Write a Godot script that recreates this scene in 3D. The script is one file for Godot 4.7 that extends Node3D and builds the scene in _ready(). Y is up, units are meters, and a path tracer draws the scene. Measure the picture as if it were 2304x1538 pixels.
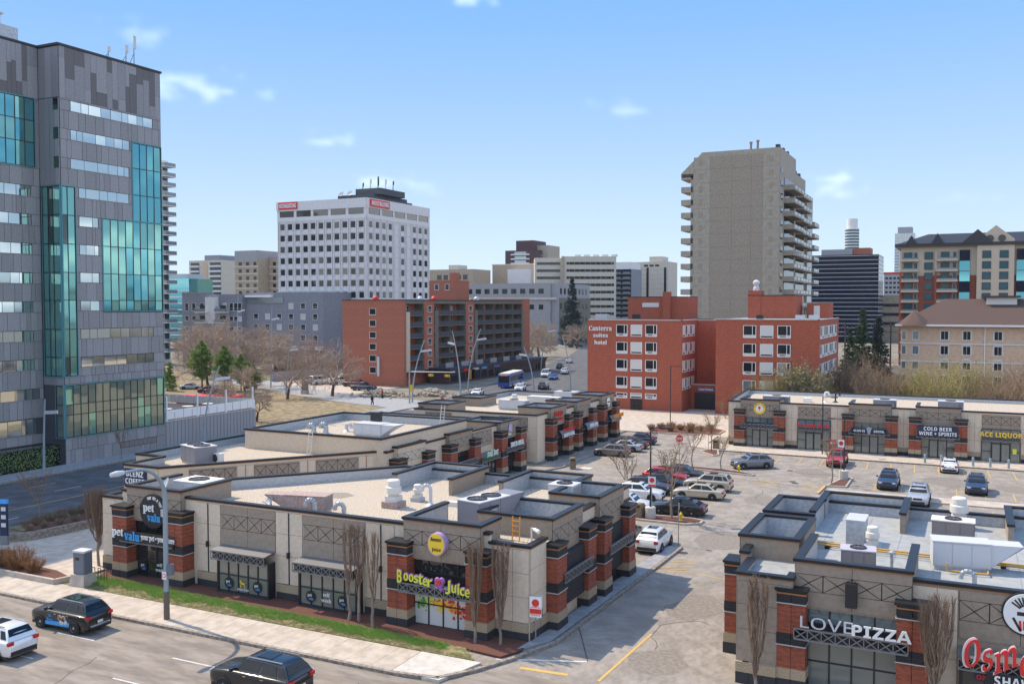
extends Node3D
# A commercial block in spring seen from a balcony about 18 m up. x runs along the shop fronts, -z along the driveway, metres.

var M := {}
var used_names := {}
var mesh_cache := {}
var rng := RandomNumberGenerator.new()

func _ready() -> void:
	rng.seed = 4711
	setup_view()
	make_materials()
	build_ground()
	build_shops()
	build_roof_gear()
	build_hotel()
	build_brick_apartments()
	build_office()
	build_skyline()
	build_residential()
	build_street_furniture()
	build_cars()
	build_trees()
	build_people()

func setup_view() -> void:
	var cam := Camera3D.new()
	cam.name = "camera"
	cam.position = Vector3(0, 18, 0)
	cam.rotation_degrees = Vector3(-2.26, 26.0, 0)
	cam.fov = 39.79
	cam.near = 0.2
	cam.far = 6000.0
	add_child(cam)
	cam.current = true
	var env := Environment.new()
	env.background_mode = Environment.BG_SKY
	var sky := Sky.new()
	var sm := ProceduralSkyMaterial.new()
	sm.sky_top_color = Color(0.21, 0.59, 0.92)
	sm.sky_horizon_color = Color(0.875, 0.94, 0.98)
	sm.sky_curve = 0.16
	sm.ground_bottom_color = Color(0.42, 0.40, 0.37)
	sm.ground_horizon_color = Color(0.70, 0.74, 0.77)
	sm.sky_energy_multiplier = 1.0
	sm.sky_cover = cloud_cover()
	sm.sky_cover_modulate = Color(1, 1, 1, 1)
	sky.sky_material = sm
	env.sky = sky
	env.tonemap_mode = Environment.TONE_MAPPER_LINEAR
	env.tonemap_exposure = 1.2
	env.sdfgi_enabled = true
	env.ssao_enabled = true
	env.ssil_enabled = true
	env.fog_enabled = true
	env.fog_density = 0.00006
	env.fog_light_color = Color(0.80, 0.88, 0.96)
	var we := WorldEnvironment.new()
	we.name = "environment"
	we.environment = env
	add_child(we)
	var sun := DirectionalLight3D.new()
	sun.name = "sun"
	sun.light_color = Color(1.0, 0.92, 0.81)
	sun.light_energy = 1.6
	sun.light_angular_distance = 0.5
	sun.shadow_enabled = true
	add_child(sun)
	sun.look_at_from_position(Vector3(-80, 100, -13), Vector3.ZERO, Vector3.UP)

# Fair-weather cumulus, broken, hinted at by the office glass; its unseen spread and warm tint are set for fill light, thinning to a few wisps over the far side of town.
func cloud_cover() -> ImageTexture:
	var w := 1536
	var h := 768
	var img := Image.create(w, h, false, Image.FORMAT_RGBA8)
	img.fill(Color(1, 1, 1, 0))
	var n := FastNoiseLite.new()
	n.seed = 12
	n.frequency = 0.55
	n.fractal_octaves = 5
	var view := Vector3(-sin(deg_to_rad(26.0)), 0.16, -cos(deg_to_rad(26.0))).normalized()
	for y in range(0, h / 2 - 4):
		var el := PI * (0.5 - (y + 0.5) / h)
		for x in w:
			var az := -TAU * (x + 0.5) / w
			var d := Vector3(-sin(az) * cos(el), sin(el), -cos(az) * cos(el))
			var far := smoothstep(0.62, 1.0, acos(clampf(d.dot(view), -1, 1)))
			if far <= 0.0:
				continue
			var p := Vector2(d.x, d.z) / (d.y + 0.16)
			var v := n.get_noise_2d(p.x, p.y)
			var a := clampf((v + 0.26) * 3.0, 0.0, 1.0) * far * 0.9
			if a > 0.01:
				img.set_pixel(x, y, Color(1, 0.955, 0.89, a))  # unseen cloud, coverage and warm tint added to whiten the fill in shade
	n.frequency = 0.03
	# wisps in view: azimuth from -Z (left is positive), elevation, half width, half height, strength
	for c in [[44.8, 12.4, 2.6, 1.1, 0.5], [47.8, 15.0, 1.8, 0.7, 0.35], [37.0, 9.7, 1.5, 0.55, 0.55], [33.4, 7.3, 2.6, 0.6, 0.35], [28.9, 17.8, 1.8, 0.5, 0.6], [40.4, 12.2, 0.8, 0.4, 0.25], [19.1, 11.6, 1.0, 0.7, 0.35], [21.5, 12.0, 0.8, 0.35, 0.3], [7.3, 7.0, 1.4, 0.9, 0.45], [0.4, 5.8, 1.4, 0.4, 0.2]]:
		var u0 := fposmod(-float(c[0]) / 360.0, 1.0)
		var v0: float = 0.5 - float(c[1]) / 180.0
		var ru: float = float(c[2]) / 360.0
		var rv: float = float(c[3]) / 180.0
		for x in range(int((u0 - ru * 1.5) * w), int((u0 + ru * 1.5) * w) + 1):
			for y in range(int((v0 - rv * 1.5) * h), int((v0 + rv * 1.5) * h) + 1):
				var dx := (float(x) / w - u0) / ru
				var dy := (float(y) / h - v0) / rv
				var a := clampf(1.0 - sqrt(dx * dx + dy * dy) + n.get_noise_2d(x * 3.0, y * 8.0) * 1.25 - 0.1, 0.0, 1.0)
				a = a * a * (3.0 - 2.0 * a) * float(c[4])
				var px := posmod(x, w)
				if a > 0.004:
					img.set_pixel(px, y, Color(1, 0.985, 0.97, maxf(img.get_pixel(px, y).a, a * 0.62)))
	return ImageTexture.create_from_image(img)

# ---------- naming and grouping ----------
func numbered(n: String) -> String:
	if not used_names.has(n):
		used_names[n] = 0
		return n
	used_names[n] += 1
	return "%s_%03d" % [n, used_names[n]]

func tag(o: Node, label: String, category: String, group := "", kind := "") -> void:
	if label != "":
		o.set_meta("label", label)
	if category != "":
		o.set_meta("category", category)
	if group != "":
		o.set_meta("group", group)
	if kind != "":
		o.set_meta("kind", kind)

func thing(called: String, label: String, category: String, at := Vector3.ZERO, turn := 0.0, group := "") -> Node3D:
	var o := Node3D.new()
	o.name = numbered(called)
	add_child(o)
	o.position = at
	o.rotation_degrees.y = turn
	tag(o, label, category, group)
	return o

func put(parent: Node, called: String, mesh: Mesh, m: Material, t := Transform3D.IDENTITY) -> MeshInstance3D:
	var o := MeshInstance3D.new()
	o.name = numbered(called) if parent == self else called
	o.mesh = mesh
	o.material_override = m
	parent.add_child(o, true)
	o.transform = t
	return o

func box_mesh(s: Vector3) -> Mesh:
	var k := "b%.3f,%.3f,%.3f" % [s.x, s.y, s.z]
	if not mesh_cache.has(k):
		var b := BoxMesh.new()
		b.size = s
		mesh_cache[k] = b
	return mesh_cache[k]

# a box given by its centre
func bx(parent: Node, called: String, m: Material, c: Vector3, s: Vector3, t := Transform3D.IDENTITY) -> MeshInstance3D:
	return put(parent, called, box_mesh(s), m, t * Transform3D(Basis.IDENTITY, c))

# a box given by two opposite corners
func bb(parent: Node, called: String, m: Material, a: Vector3, b: Vector3, t := Transform3D.IDENTITY) -> MeshInstance3D:
	return bx(parent, called, m, (a + b) * 0.5, (b - a).abs(), t)

# ---------- mesh builder ----------
class MB:
	var v := PackedVector3Array()
	var n := PackedVector3Array()
	func tri(a: Vector3, b: Vector3, c: Vector3, nn := Vector3.ZERO) -> void:
		var f := (c - a).cross(b - a)
		if nn == Vector3.ZERO:
			nn = f.normalized()
		if f.dot(nn) < 0.0:
			v.append_array([a, c, b])
		else:
			v.append_array([a, b, c])
		n.append_array([nn, nn, nn])
	func tri_s(a: Vector3, b: Vector3, c: Vector3, na: Vector3, nb: Vector3, nc: Vector3) -> void:
		if (c - a).cross(b - a).dot(na + nb + nc) < 0.0:
			v.append_array([a, c, b])
			n.append_array([na, nc, nb])
		else:
			v.append_array([a, b, c])
			n.append_array([na, nb, nc])
	func quad(a: Vector3, b: Vector3, c: Vector3, d: Vector3, nn := Vector3.ZERO) -> void:
		if nn == Vector3.ZERO:
			nn = (c - a).cross(b - a).normalized()
		tri(a, b, c, nn)
		tri(a, c, d, nn)
	func quad_s(a: Vector3, b: Vector3, c: Vector3, d: Vector3, na: Vector3, nb: Vector3, nc: Vector3, nd: Vector3) -> void:
		tri_s(a, b, c, na, nb, nc)
		tri_s(a, c, d, na, nc, nd)
	func box(c: Vector3, s: Vector3, b := Basis.IDENTITY) -> void:
		var h := s * 0.5
		for ax in 3:
			for sg in [-1.0, 1.0]:
				var nn := Vector3.ZERO
				nn[ax] = sg
				var u := Vector3.ZERO
				var w := Vector3.ZERO
				u[(ax + 1) % 3] = h[(ax + 1) % 3]
				w[(ax + 2) % 3] = h[(ax + 2) % 3]
				var o := nn * h[ax]
				quad(c + b * (o - u - w), c + b * (o + u - w), c + b * (o + u + w), c + b * (o - u + w), b * nn)
	func span(a: Vector3, b: Vector3) -> void:
		box((a + b) * 0.5, (b - a).abs())
	# flat bar between two points
	func bar(a: Vector3, b: Vector3, w: float, d: float, up := Vector3(0, 0, 1)) -> void:
		var y := (b - a)
		var l := y.length()
		if l < 0.0001:
			return
		y /= l
		var x := y.cross(up)
		if x.length() < 0.01:
			x = y.cross(Vector3(1, 0, 0))
		x = x.normalized()
		box((a + b) * 0.5, Vector3(w, l, d), Basis(x, y, x.cross(y)))
	func tube(a: Vector3, b: Vector3, ra: float, rb: float, sides := 6, caps := false) -> void:
		var y := (b - a).normalized()
		var x := y.cross(Vector3(0.31, 0.2, 0.93)).normalized()
		var z := x.cross(y)
		for i in sides:
			var p := TAU * i / sides
			var q := TAU * (i + 1) / sides
			var d0 := x * cos(p) + z * sin(p)
			var d1 := x * cos(q) + z * sin(q)
			quad_s(a + d0 * ra, a + d1 * ra, b + d1 * rb, b + d0 * rb, d0, d1, d1, d0)
			if caps:
				tri(a, a + d0 * ra, a + d1 * ra, -y)
				tri(b, b + d0 * rb, b + d1 * rb, y)
	func path(pts: Array, r: float, sides := 6) -> void:
		for i in pts.size() - 1:
			tube(pts[i], pts[i + 1], r, r, sides, i == 0 or i == pts.size() - 2)
	# turned about the vertical through c; profile is [radius, height] pairs
	func lathe(c: Vector3, prof: Array, sides := 16, b := Basis.IDENTITY) -> void:
		for k in prof.size() - 1:
			var r0: float = prof[k][0]
			var h0: float = prof[k][1]
			var r1: float = prof[k + 1][0]
			var h1: float = prof[k + 1][1]
			var nr := h1 - h0
			var ny := r0 - r1
			var ll := sqrt(nr * nr + ny * ny)
			if ll < 0.00001:
				continue
			for i in sides:
				var p := TAU * i / sides
				var q := TAU * (i + 1) / sides
				var d0 := Vector3(cos(p), 0, sin(p))
				var d1 := Vector3(cos(q), 0, sin(q))
				var n0 := b * ((d0 * nr + Vector3(0, ny, 0)) / ll)
				var n1 := b * ((d1 * nr + Vector3(0, ny, 0)) / ll)
				quad_s(c + b * (d0 * r0 + Vector3(0, h0, 0)), c + b * (d1 * r0 + Vector3(0, h0, 0)), c + b * (d1 * r1 + Vector3(0, h1, 0)), c + b * (d0 * r1 + Vector3(0, h1, 0)), n0, n1, n1, n0)
	# convex outline in x,y (counter-clockwise), pushed out along z
	func prism(poly: Array, z0: float, z1: float, t := Transform3D.IDENTITY) -> void:
		var k := poly.size()
		for i in range(1, k - 1):
			tri(t * Vector3(poly[0].x, poly[0].y, z1), t * Vector3(poly[i].x, poly[i].y, z1), t * Vector3(poly[i + 1].x, poly[i + 1].y, z1), t.basis * Vector3(0, 0, 1))
			tri(t * Vector3(poly[0].x, poly[0].y, z0), t * Vector3(poly[i].x, poly[i].y, z0), t * Vector3(poly[i + 1].x, poly[i + 1].y, z0), t.basis * Vector3(0, 0, -1))
		for i in k:
			var a: Vector2 = poly[i]
			var b: Vector2 = poly[(i + 1) % k]
			var e := b - a
			quad(t * Vector3(a.x, a.y, z0), t * Vector3(b.x, b.y, z0), t * Vector3(b.x, b.y, z1), t * Vector3(a.x, a.y, z1), t.basis * Vector3(e.y, -e.x, 0).normalized())
	func mesh() -> ArrayMesh:
		var a := []
		a.resize(Mesh.ARRAY_MAX)
		a[Mesh.ARRAY_VERTEX] = v
		a[Mesh.ARRAY_NORMAL] = n
		var m := ArrayMesh.new()
		if v.size() > 0:
			m.add_surface_from_arrays(Mesh.PRIMITIVE_TRIANGLES, a)
		return m

# flat sheet on the ground from an outline of [x, z] points (any simple polygon), with a skirt down
func slab(parent: Node, called: String, m: Material, pts: Array, top: float, thick := 0.0) -> MeshInstance3D:
	var poly := PackedVector2Array()
	for p in pts:
		poly.append(Vector2(p[0], p[1]))
	var mb := MB.new()
	var idx := Geometry2D.triangulate_polygon(poly)
	for i in range(0, idx.size(), 3):
		var a := poly[idx[i]]
		var b := poly[idx[i + 1]]
		var c := poly[idx[i + 2]]
		mb.tri(Vector3(a.x, top, a.y), Vector3(b.x, top, b.y), Vector3(c.x, top, c.y), Vector3.UP)
	if thick > 0.0:
		var cw := Geometry2D.is_polygon_clockwise(poly)
		for i in poly.size():
			var a := poly[i]
			var b := poly[(i + 1) % poly.size()]
			var e := (b - a).normalized()
			var nn := Vector3(e.y, 0, -e.x) * (-1.0 if cw else 1.0)
			mb.quad(Vector3(a.x, top - thick, a.y), Vector3(b.x, top - thick, b.y), Vector3(b.x, top, b.y), Vector3(a.x, top, a.y), nn)
	return put(parent, called, mb.mesh(), m)

# ---------- materials ----------
func noise_tex(seed_: int, freq: float, ramp: Array, octaves := 4, size := 512, kind := FastNoiseLite.TYPE_SIMPLEX_SMOOTH) -> NoiseTexture2D:
	var f := FastNoiseLite.new()
	f.seed = seed_
	f.noise_type = kind
	f.frequency = freq
	f.fractal_octaves = octaves
	var g := Gradient.new()
	g.offsets = PackedFloat32Array()
	g.colors = PackedColorArray()
	var offs := PackedFloat32Array()
	var cols := PackedColorArray()
	for r in ramp:
		offs.append(r[0])
		cols.append((r[1] as Color).linear_to_srgb())
	g.offsets = offs
	g.colors = cols
	var t := NoiseTexture2D.new()
	t.width = size
	t.height = size
	t.seamless = true
	t.noise = f
	t.color_ramp = g
	return t

func bump_tex(seed_: int, freq: float, strength: float, size := 512) -> NoiseTexture2D:
	var f := FastNoiseLite.new()
	f.seed = seed_
	f.frequency = freq
	f.fractal_octaves = 3
	var t := NoiseTexture2D.new()
	t.width = size
	t.height = size
	t.seamless = true
	t.noise = f
	t.as_normal_map = true
	t.bump_strength = strength
	return t

func lin(r: float, g: float, b: float) -> Color:
	return Color(r, g, b)

func plain(key: String, c: Color, rough := 0.8, metal := 0.0) -> StandardMaterial3D:
	var m := StandardMaterial3D.new()
	m.albedo_color = c.linear_to_srgb()
	m.roughness = rough
	m.metallic = metal
	M[key] = m
	return m

# two-tone mottled surface laid in world space
func mottled(key: String, a: Color, b: Color, rough: float, scale: float, seed_ := 1, freq := 0.02, bump := 0.0, octaves := 5) -> StandardMaterial3D:
	var m := StandardMaterial3D.new()
	m.albedo_texture = noise_tex(seed_, freq, [[0.25, a], [0.75, b]], octaves)
	m.roughness = rough
	m.uv1_triplanar = true
	m.uv1_world_triplanar = true
	m.uv1_scale = Vector3.ONE * scale
	if bump > 0.0:
		m.normal_enabled = true
		m.normal_texture = bump_tex(seed_ + 5, 0.09, 6.0, 256)
		m.normal_scale = bump
	M[key] = m
	return m

# running-bond brickwork seen from far: courses and joints as print, tones vary brick by brick
func brick_tex(base: Color, dark: Color, mortar: Color, seed_: int) -> ImageTexture:
	var w := 512
	var h := 512
	var img := Image.create(w, h, false, Image.FORMAT_RGB8)
	var r := RandomNumberGenerator.new()
	r.seed = seed_
	var rows := 32
	var cols := 11
	var mort := mortar.linear_to_srgb()
	img.fill(mort)
	var bh := float(h) / rows
	var bw := float(w) / cols
	for j in rows:
		var streak := r.randf() * 0.35
		for i in cols:
			var c := base.lerp(dark, clampf(r.randf() * 0.75 + streak - 0.1, 0, 1)).linear_to_srgb()
			var x0 := int((i + (0.5 if j % 2 else 0.0)) * bw)
			img.fill_rect(Rect2i(x0 + 1, int(j * bh) + 1, int(bw) - 2, int(bh) - 2), c)
			if x0 + bw > w:
				img.fill_rect(Rect2i(0, int(j * bh) + 1, int(x0 + bw - w) - 2, int(bh) - 2), c)
	img.generate_mipmaps()
	return ImageTexture.create_from_image(img)

func brick(key: String, base: Color, dark: Color, mortar: Color, seed_: int) -> StandardMaterial3D:
	var m := StandardMaterial3D.new()
	m.albedo_texture = brick_tex(base, dark, mortar, seed_)
	m.roughness = 0.9
	m.uv1_triplanar = true
	m.uv1_world_triplanar = true
	m.uv1_scale = Vector3.ONE * (1.0 / 2.56)
	M[key] = m
	return m

func glass(key: String, c: Color, rough := 0.04, metal := 0.0) -> StandardMaterial3D:
	var m := plain(key, c, rough, metal)
	m.metallic_specular = 0.8
	return m

func make_materials() -> void:
	# ground
	mottled("asphalt_lot", lin(0.208, 0.185, 0.157), lin(0.265, 0.238, 0.206), 0.92, 0.045, 3, 0.02, 0.25, 7)
	mottled("asphalt_road", lin(0.165, 0.142, 0.118), lin(0.245, 0.213, 0.178), 0.9, 0.07, 8, 0.02, 0.2, 7)
	M["asphalt_road"].uv1_scale = Vector3(0.02, 0.07, 0.09)
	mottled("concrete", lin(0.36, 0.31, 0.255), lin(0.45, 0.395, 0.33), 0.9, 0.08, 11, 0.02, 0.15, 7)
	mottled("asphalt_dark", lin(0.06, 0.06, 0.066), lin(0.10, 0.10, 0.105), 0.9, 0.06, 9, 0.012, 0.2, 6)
	mottled("concrete_new", lin(0.42, 0.40, 0.36), lin(0.50, 0.475, 0.43), 0.9, 0.16, 12, 0.015, 0.1, 6)
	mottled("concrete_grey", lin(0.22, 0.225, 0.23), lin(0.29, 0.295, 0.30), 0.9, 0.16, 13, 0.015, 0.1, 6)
	mottled("kerb", lin(0.16, 0.135, 0.11), lin(0.30, 0.265, 0.225), 0.92, 0.3, 14, 0.02, 0.2)
	mottled("lawn", lin(0.10, 0.115, 0.035), lin(0.26, 0.215, 0.11), 0.95, 0.15, 15, 0.02, 0.5, 6)
	mottled("dry_grass", lin(0.15, 0.115, 0.06), lin(0.27, 0.215, 0.125), 0.95, 0.07, 16, 0.015, 0.6, 6)
	mottled("mulch", lin(0.055, 0.02, 0.014), lin(0.21, 0.085, 0.058), 0.95, 0.9, 17, 0.05, 1.0, 4)
	mottled("far_ground", lin(0.14, 0.125, 0.09), lin(0.21, 0.19, 0.15), 0.95, 0.01, 18, 0.02)
	mottled("river_stone", lin(0.2, 0.17, 0.13), lin(0.42, 0.36, 0.28), 0.85, 0.6, 19, 0.03)
	mottled("paint_yellow", lin(0.42, 0.27, 0.075), lin(0.52, 0.36, 0.12), 0.85, 0.5, 20, 0.03)
	mottled("paint_white", lin(0.42, 0.41, 0.39), lin(0.60, 0.58, 0.55), 0.85, 0.5, 21, 0.03)
	mottled("asphalt_patch", lin(0.165, 0.145, 0.12), lin(0.222, 0.196, 0.166), 0.92, 0.2, 22, 0.03)
	mottled("roof_stain", lin(0.15, 0.135, 0.115), lin(0.33, 0.285, 0.225), 0.9, 0.5, 23, 0.04)
	plain("tar", lin(0.06, 0.055, 0.05), 0.8)
	plain("iron", lin(0.05, 0.045, 0.04), 0.7, 0.3)
	# shop fronts
	mottled("stucco_light", lin(0.55, 0.455, 0.345), lin(0.60, 0.50, 0.385), 0.95, 0.25, 31, 0.02, 0.12)
	mottled("stucco_brown", lin(0.265, 0.212, 0.16), lin(0.30, 0.242, 0.185), 0.95, 0.25, 32, 0.02, 0.12)
	mottled("stucco_cream", lin(0.52, 0.42, 0.31), lin(0.57, 0.465, 0.345), 0.95, 0.25, 33, 0.02, 0.12)
	plain("joint", lin(0.035, 0.03, 0.026), 0.95)
	plain("cap", lin(0.016, 0.017, 0.02), 0.45, 0.3)
	plain("copper", lin(0.34, 0.155, 0.06), 0.55, 0.3)
	brick("brick_pillar", lin(0.36, 0.085, 0.038), lin(0.17, 0.042, 0.025), lin(0.10, 0.06, 0.045), 5)
	brick("brick_dark", lin(0.035, 0.033, 0.034), lin(0.018, 0.017, 0.018), lin(0.012, 0.012, 0.012), 6)
	mottled("stone_tan", lin(0.27, 0.20, 0.125), lin(0.44, 0.35, 0.24), 0.9, 0.9, 34, 0.03, 0.4)
	plain("stone_dark", lin(0.028, 0.028, 0.031), 0.8)
	plain("band_white", lin(0.45, 0.43, 0.40), 0.8)
	plain("steel", lin(0.20, 0.205, 0.215), 0.5, 0.5)
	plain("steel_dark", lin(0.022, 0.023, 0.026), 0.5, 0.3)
	plain("mullion", lin(0.014, 0.014, 0.016), 0.5)
	glass("pane_shop", lin(0.022, 0.025, 0.027))
	glass("pane_pale", lin(0.16, 0.17, 0.15), 0.08)
	glass("pane_sky", lin(0.12, 0.17, 0.18), 0.05)
	mottled("gravel_roof", lin(0.28, 0.235, 0.175), lin(0.62, 0.545, 0.445), 0.95, 0.32, 35, 0.05, 0.8, 6)
	mottled("membrane", lin(0.255, 0.27, 0.272), lin(0.31, 0.326, 0.328), 0.75, 0.12, 36, 0.02)
	mottled("galvanised", lin(0.34, 0.37, 0.40), lin(0.43, 0.46, 0.49), 0.45, 0.3, 37, 0.02)
	M["galvanised"].metallic = 0.35
	mottled("rusty_sheet", lin(0.26, 0.20, 0.185), lin(0.42, 0.30, 0.26), 0.7, 0.5, 38, 0.02)
	plain("unit_grey", lin(0.20, 0.20, 0.225), 0.5, 0.1)
	plain("unit_light", lin(0.50, 0.51, 0.53), 0.5, 0.1)
	plain("unit_dark", lin(0.02, 0.02, 0.022), 0.6)
	plain("unit_brown", lin(0.19, 0.165, 0.16), 0.55)
	plain("white", lin(0.72, 0.72, 0.70), 0.6)
	plain("off_white", lin(0.58, 0.56, 0.52), 0.7)
	plain("black", lin(0.012, 0.012, 0.013), 0.5)
	plain("pipe_yellow", lin(0.46, 0.28, 0.06), 0.5)
	plain("red", lin(0.60, 0.025, 0.02), 0.5)
	plain("neon_red", lin(0.62, 0.02, 0.02), 0.5)
	plain("yellow", lin(0.78, 0.52, 0.03), 0.5)
	plain("lime", lin(0.60, 0.62, 0.05), 0.5)
	plain("sky_blue", lin(0.05, 0.33, 0.70), 0.5)
	plain("purple", lin(0.26, 0.10, 0.33), 0.5)
	plain("lilac", lin(0.42, 0.30, 0.50), 0.5)
	plain("unit_lavender", lin(0.40, 0.38, 0.44), 0.5)
	plain("orange", lin(0.75, 0.30, 0.03), 0.5)
	plain("green", lin(0.06, 0.28, 0.06), 0.5)
	plain("navy", lin(0.012, 0.02, 0.06), 0.4)
	plain("hydrant_yellow", lin(0.62, 0.42, 0.02), 0.5)
	plain("pole_blue", lin(0.26, 0.32, 0.36), 0.5, 0.3)
	plain("pole_grey", lin(0.24, 0.24, 0.25), 0.6, 0.3)
	plain("pole_base", lin(0.13, 0.105, 0.08), 0.9)
	plain("pole_black", lin(0.018, 0.017, 0.017), 0.5)
	plain("bin_brown", lin(0.19, 0.135, 0.08), 0.85)
	plain("cabinet_grey", lin(0.12, 0.135, 0.165), 0.6)
	# other buildings
	brick("brick_red", lin(0.46, 0.105, 0.05), lin(0.26, 0.065, 0.036), lin(0.20, 0.09, 0.06), 7)
	brick("brick_orange", lin(0.44, 0.135, 0.072), lin(0.26, 0.088, 0.054), lin(0.24, 0.13, 0.09), 8)
	brick("brick_plum", lin(0.10, 0.045, 0.045), lin(0.06, 0.03, 0.03), lin(0.09, 0.06, 0.055), 9)
	mottled("concrete_tan", lin(0.335, 0.29, 0.225), lin(0.385, 0.335, 0.265), 0.95, 0.08, 41, 0.02, 0.1, 6)
	mottled("concrete_aggregate", lin(0.285, 0.235, 0.175), lin(0.345, 0.29, 0.222), 0.95, 0.12, 42, 0.03, 0.1, 6)
	mottled("concrete_olive", lin(0.13, 0.12, 0.095), lin(0.18, 0.165, 0.13), 0.95, 0.1, 43, 0.02)
	mottled("precast_white", lin(0.60, 0.59, 0.575), lin(0.66, 0.65, 0.635), 0.9, 0.08, 44, 0.02)
	mottled("zinc", lin(0.225, 0.227, 0.235), lin(0.26, 0.262, 0.27), 0.6, 0.2, 45, 0.03)
	M["zinc"].metallic = 0.2
	mottled("zinc_b", lin(0.25, 0.252, 0.26), lin(0.285, 0.287, 0.295), 0.6, 0.2, 46, 0.03)
	mottled("zinc_brick", lin(0.10, 0.097, 0.099), lin(0.19, 0.185, 0.187), 0.9, 1.2, 47, 0.06)
	mottled("stucco_slate", lin(0.19, 0.20, 0.225), lin(0.225, 0.235, 0.26), 0.95, 0.1, 48, 0.02)
	mottled("stucco_grey", lin(0.27, 0.265, 0.27), lin(0.32, 0.315, 0.32), 0.95, 0.1, 49, 0.02)
	mottled("stucco_peach", lin(0.52, 0.36, 0.245), lin(0.58, 0.41, 0.285), 0.95, 0.1, 50, 0.02)
	mottled("shingle", lin(0.055, 0.034, 0.028), lin(0.12, 0.078, 0.064), 0.95, 0.6, 51, 0.06)
	mottled("cream_precast", lin(0.46, 0.42, 0.34), lin(0.53, 0.48, 0.395), 0.9, 0.06, 52, 0.02)
	mottled("beige_panel", lin(0.33, 0.26, 0.185), lin(0.38, 0.305, 0.22), 0.9, 0.06, 53, 0.02)
	plain("roof_dark", lin(0.03, 0.031, 0.036), 0.6)
	plain("roof_metal", lin(0.035, 0.033, 0.036), 0.4, 0.3)
	plain("penthouse_grey", lin(0.055, 0.058, 0.066), 0.8)
	glass("glass_dark", lin(0.014, 0.017, 0.02))
	M["glass_dark"].metallic_specular = 0.45
	glass("glass_brown", lin(0.055, 0.05, 0.04), 0.06)
	glass("glass_navy", lin(0.006, 0.009, 0.024), 0.12)
	M["glass_navy"].metallic_specular = 0.22
	glass("glass_teal", lin(0.12, 0.38, 0.42), 0.03, 0.7)
	glass("glass_green", lin(0.20, 0.44, 0.40), 0.03, 0.7)
	glass("glass_deep", lin(0.012, 0.045, 0.042), 0.03)
	glass("glass_pale", lin(0.24, 0.29, 0.31), 0.04, 0.5)
	glass("glass_lobby", lin(0.19, 0.25, 0.22), 0.04, 0.5)
	glass("glass_office", lin(0.50, 0.57, 0.58), 0.04, 0.85)
	glass("glass_condo", lin(0.02, 0.075, 0.09), 0.06)
	M["glass_condo"].metallic_specular = 0.4
	plain("curtain", lin(0.45, 0.45, 0.42), 0.9)
	plain("rail_dark", lin(0.03, 0.03, 0.034), 0.6)
	glass("rail_glass", lin(0.16, 0.19, 0.195), 0.1)
	# vehicles
	for p in [["paint_black", lin(0.008, 0.009, 0.012)], ["paint_charcoal", lin(0.035, 0.038, 0.043)], ["paint_silver", lin(0.36, 0.37, 0.39)], ["paint_steel", lin(0.14, 0.15, 0.17)], ["paint_pearl", lin(0.68, 0.68, 0.67)],
			["paint_red", lin(0.42, 0.018, 0.018)], ["paint_maroon", lin(0.10, 0.014, 0.012)], ["paint_navy", lin(0.014, 0.028, 0.065)], ["paint_champagne", lin(0.44, 0.385, 0.29)], ["paint_blue", lin(0.02, 0.07, 0.30)], ["paint_taupe", lin(0.16, 0.135, 0.11)]]:
		var m := plain(p[0], p[1], 0.3, 0.25)
		m.clearcoat_enabled = true
		m.clearcoat = 0.8
		m.clearcoat_roughness = 0.06
	glass("car_glass", lin(0.010, 0.011, 0.013), 0.04)
	M["car_glass"].metallic_specular = 0.45
	plain("tyre", lin(0.014, 0.014, 0.014), 0.85)
	plain("alloy", lin(0.42, 0.43, 0.45), 0.35, 0.7)
	plain("trim", lin(0.016, 0.016, 0.017), 0.6)
	plain("tail_red", lin(0.42, 0.012, 0.014), 0.25)
	plain("head_clear", lin(0.6, 0.62, 0.64), 0.15, 0.3)
	plain("plate", lin(0.6, 0.58, 0.58), 0.5)
	# plants
	plain("bark", lin(0.085, 0.062, 0.045), 0.95)
	plain("bark_pale", lin(0.21, 0.175, 0.14), 0.95)
	plain("twig", lin(0.33, 0.25, 0.19), 0.95)
	plain("shoot", lin(0.20, 0.14, 0.10), 0.95)
	plain("twig_brown", lin(0.22, 0.155, 0.10), 0.95)
	plain("twig_green", lin(0.27, 0.225, 0.09), 0.95)
	plain("twig_rust", lin(0.24, 0.115, 0.045), 0.95)
	for p in [["needle", lin(0.038, 0.07, 0.026)], ["needle_pale", lin(0.17, 0.24, 0.06)], ["needle_blue", lin(0.025, 0.042, 0.03)], ["grass_blade", lin(0.13, 0.25, 0.035)], ["grass_dry", lin(0.26, 0.21, 0.11)], ["bud_green", lin(0.22, 0.22, 0.06)]]:
		var m := plain(p[0], p[1], 0.8)
		m.backlight_enabled = true
		m.backlight = Color(p[1].r * 0.5, p[1].g * 0.5, p[1].b * 0.5).linear_to_srgb()
	# people
	plain("skin", lin(0.36, 0.21, 0.14), 0.7)
	plain("cloth_dark", lin(0.02, 0.02, 0.025), 0.9)
	plain("cloth_red", lin(0.35, 0.03, 0.025), 0.9)
	plain("denim", lin(0.04, 0.06, 0.11), 0.9)
	plain("hair", lin(0.03, 0.02, 0.014), 0.8)
# ---------- the setting ----------
func structure(o: Node, label: String) -> Node:
	o.set_meta("kind", "structure")
	o.set_meta("label", label)
	return o

func rect(x0: float, z0: float, x1: float, z1: float) -> Array:
	return [[x0, z0], [x1, z0], [x1, z1], [x0, z1]]

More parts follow.
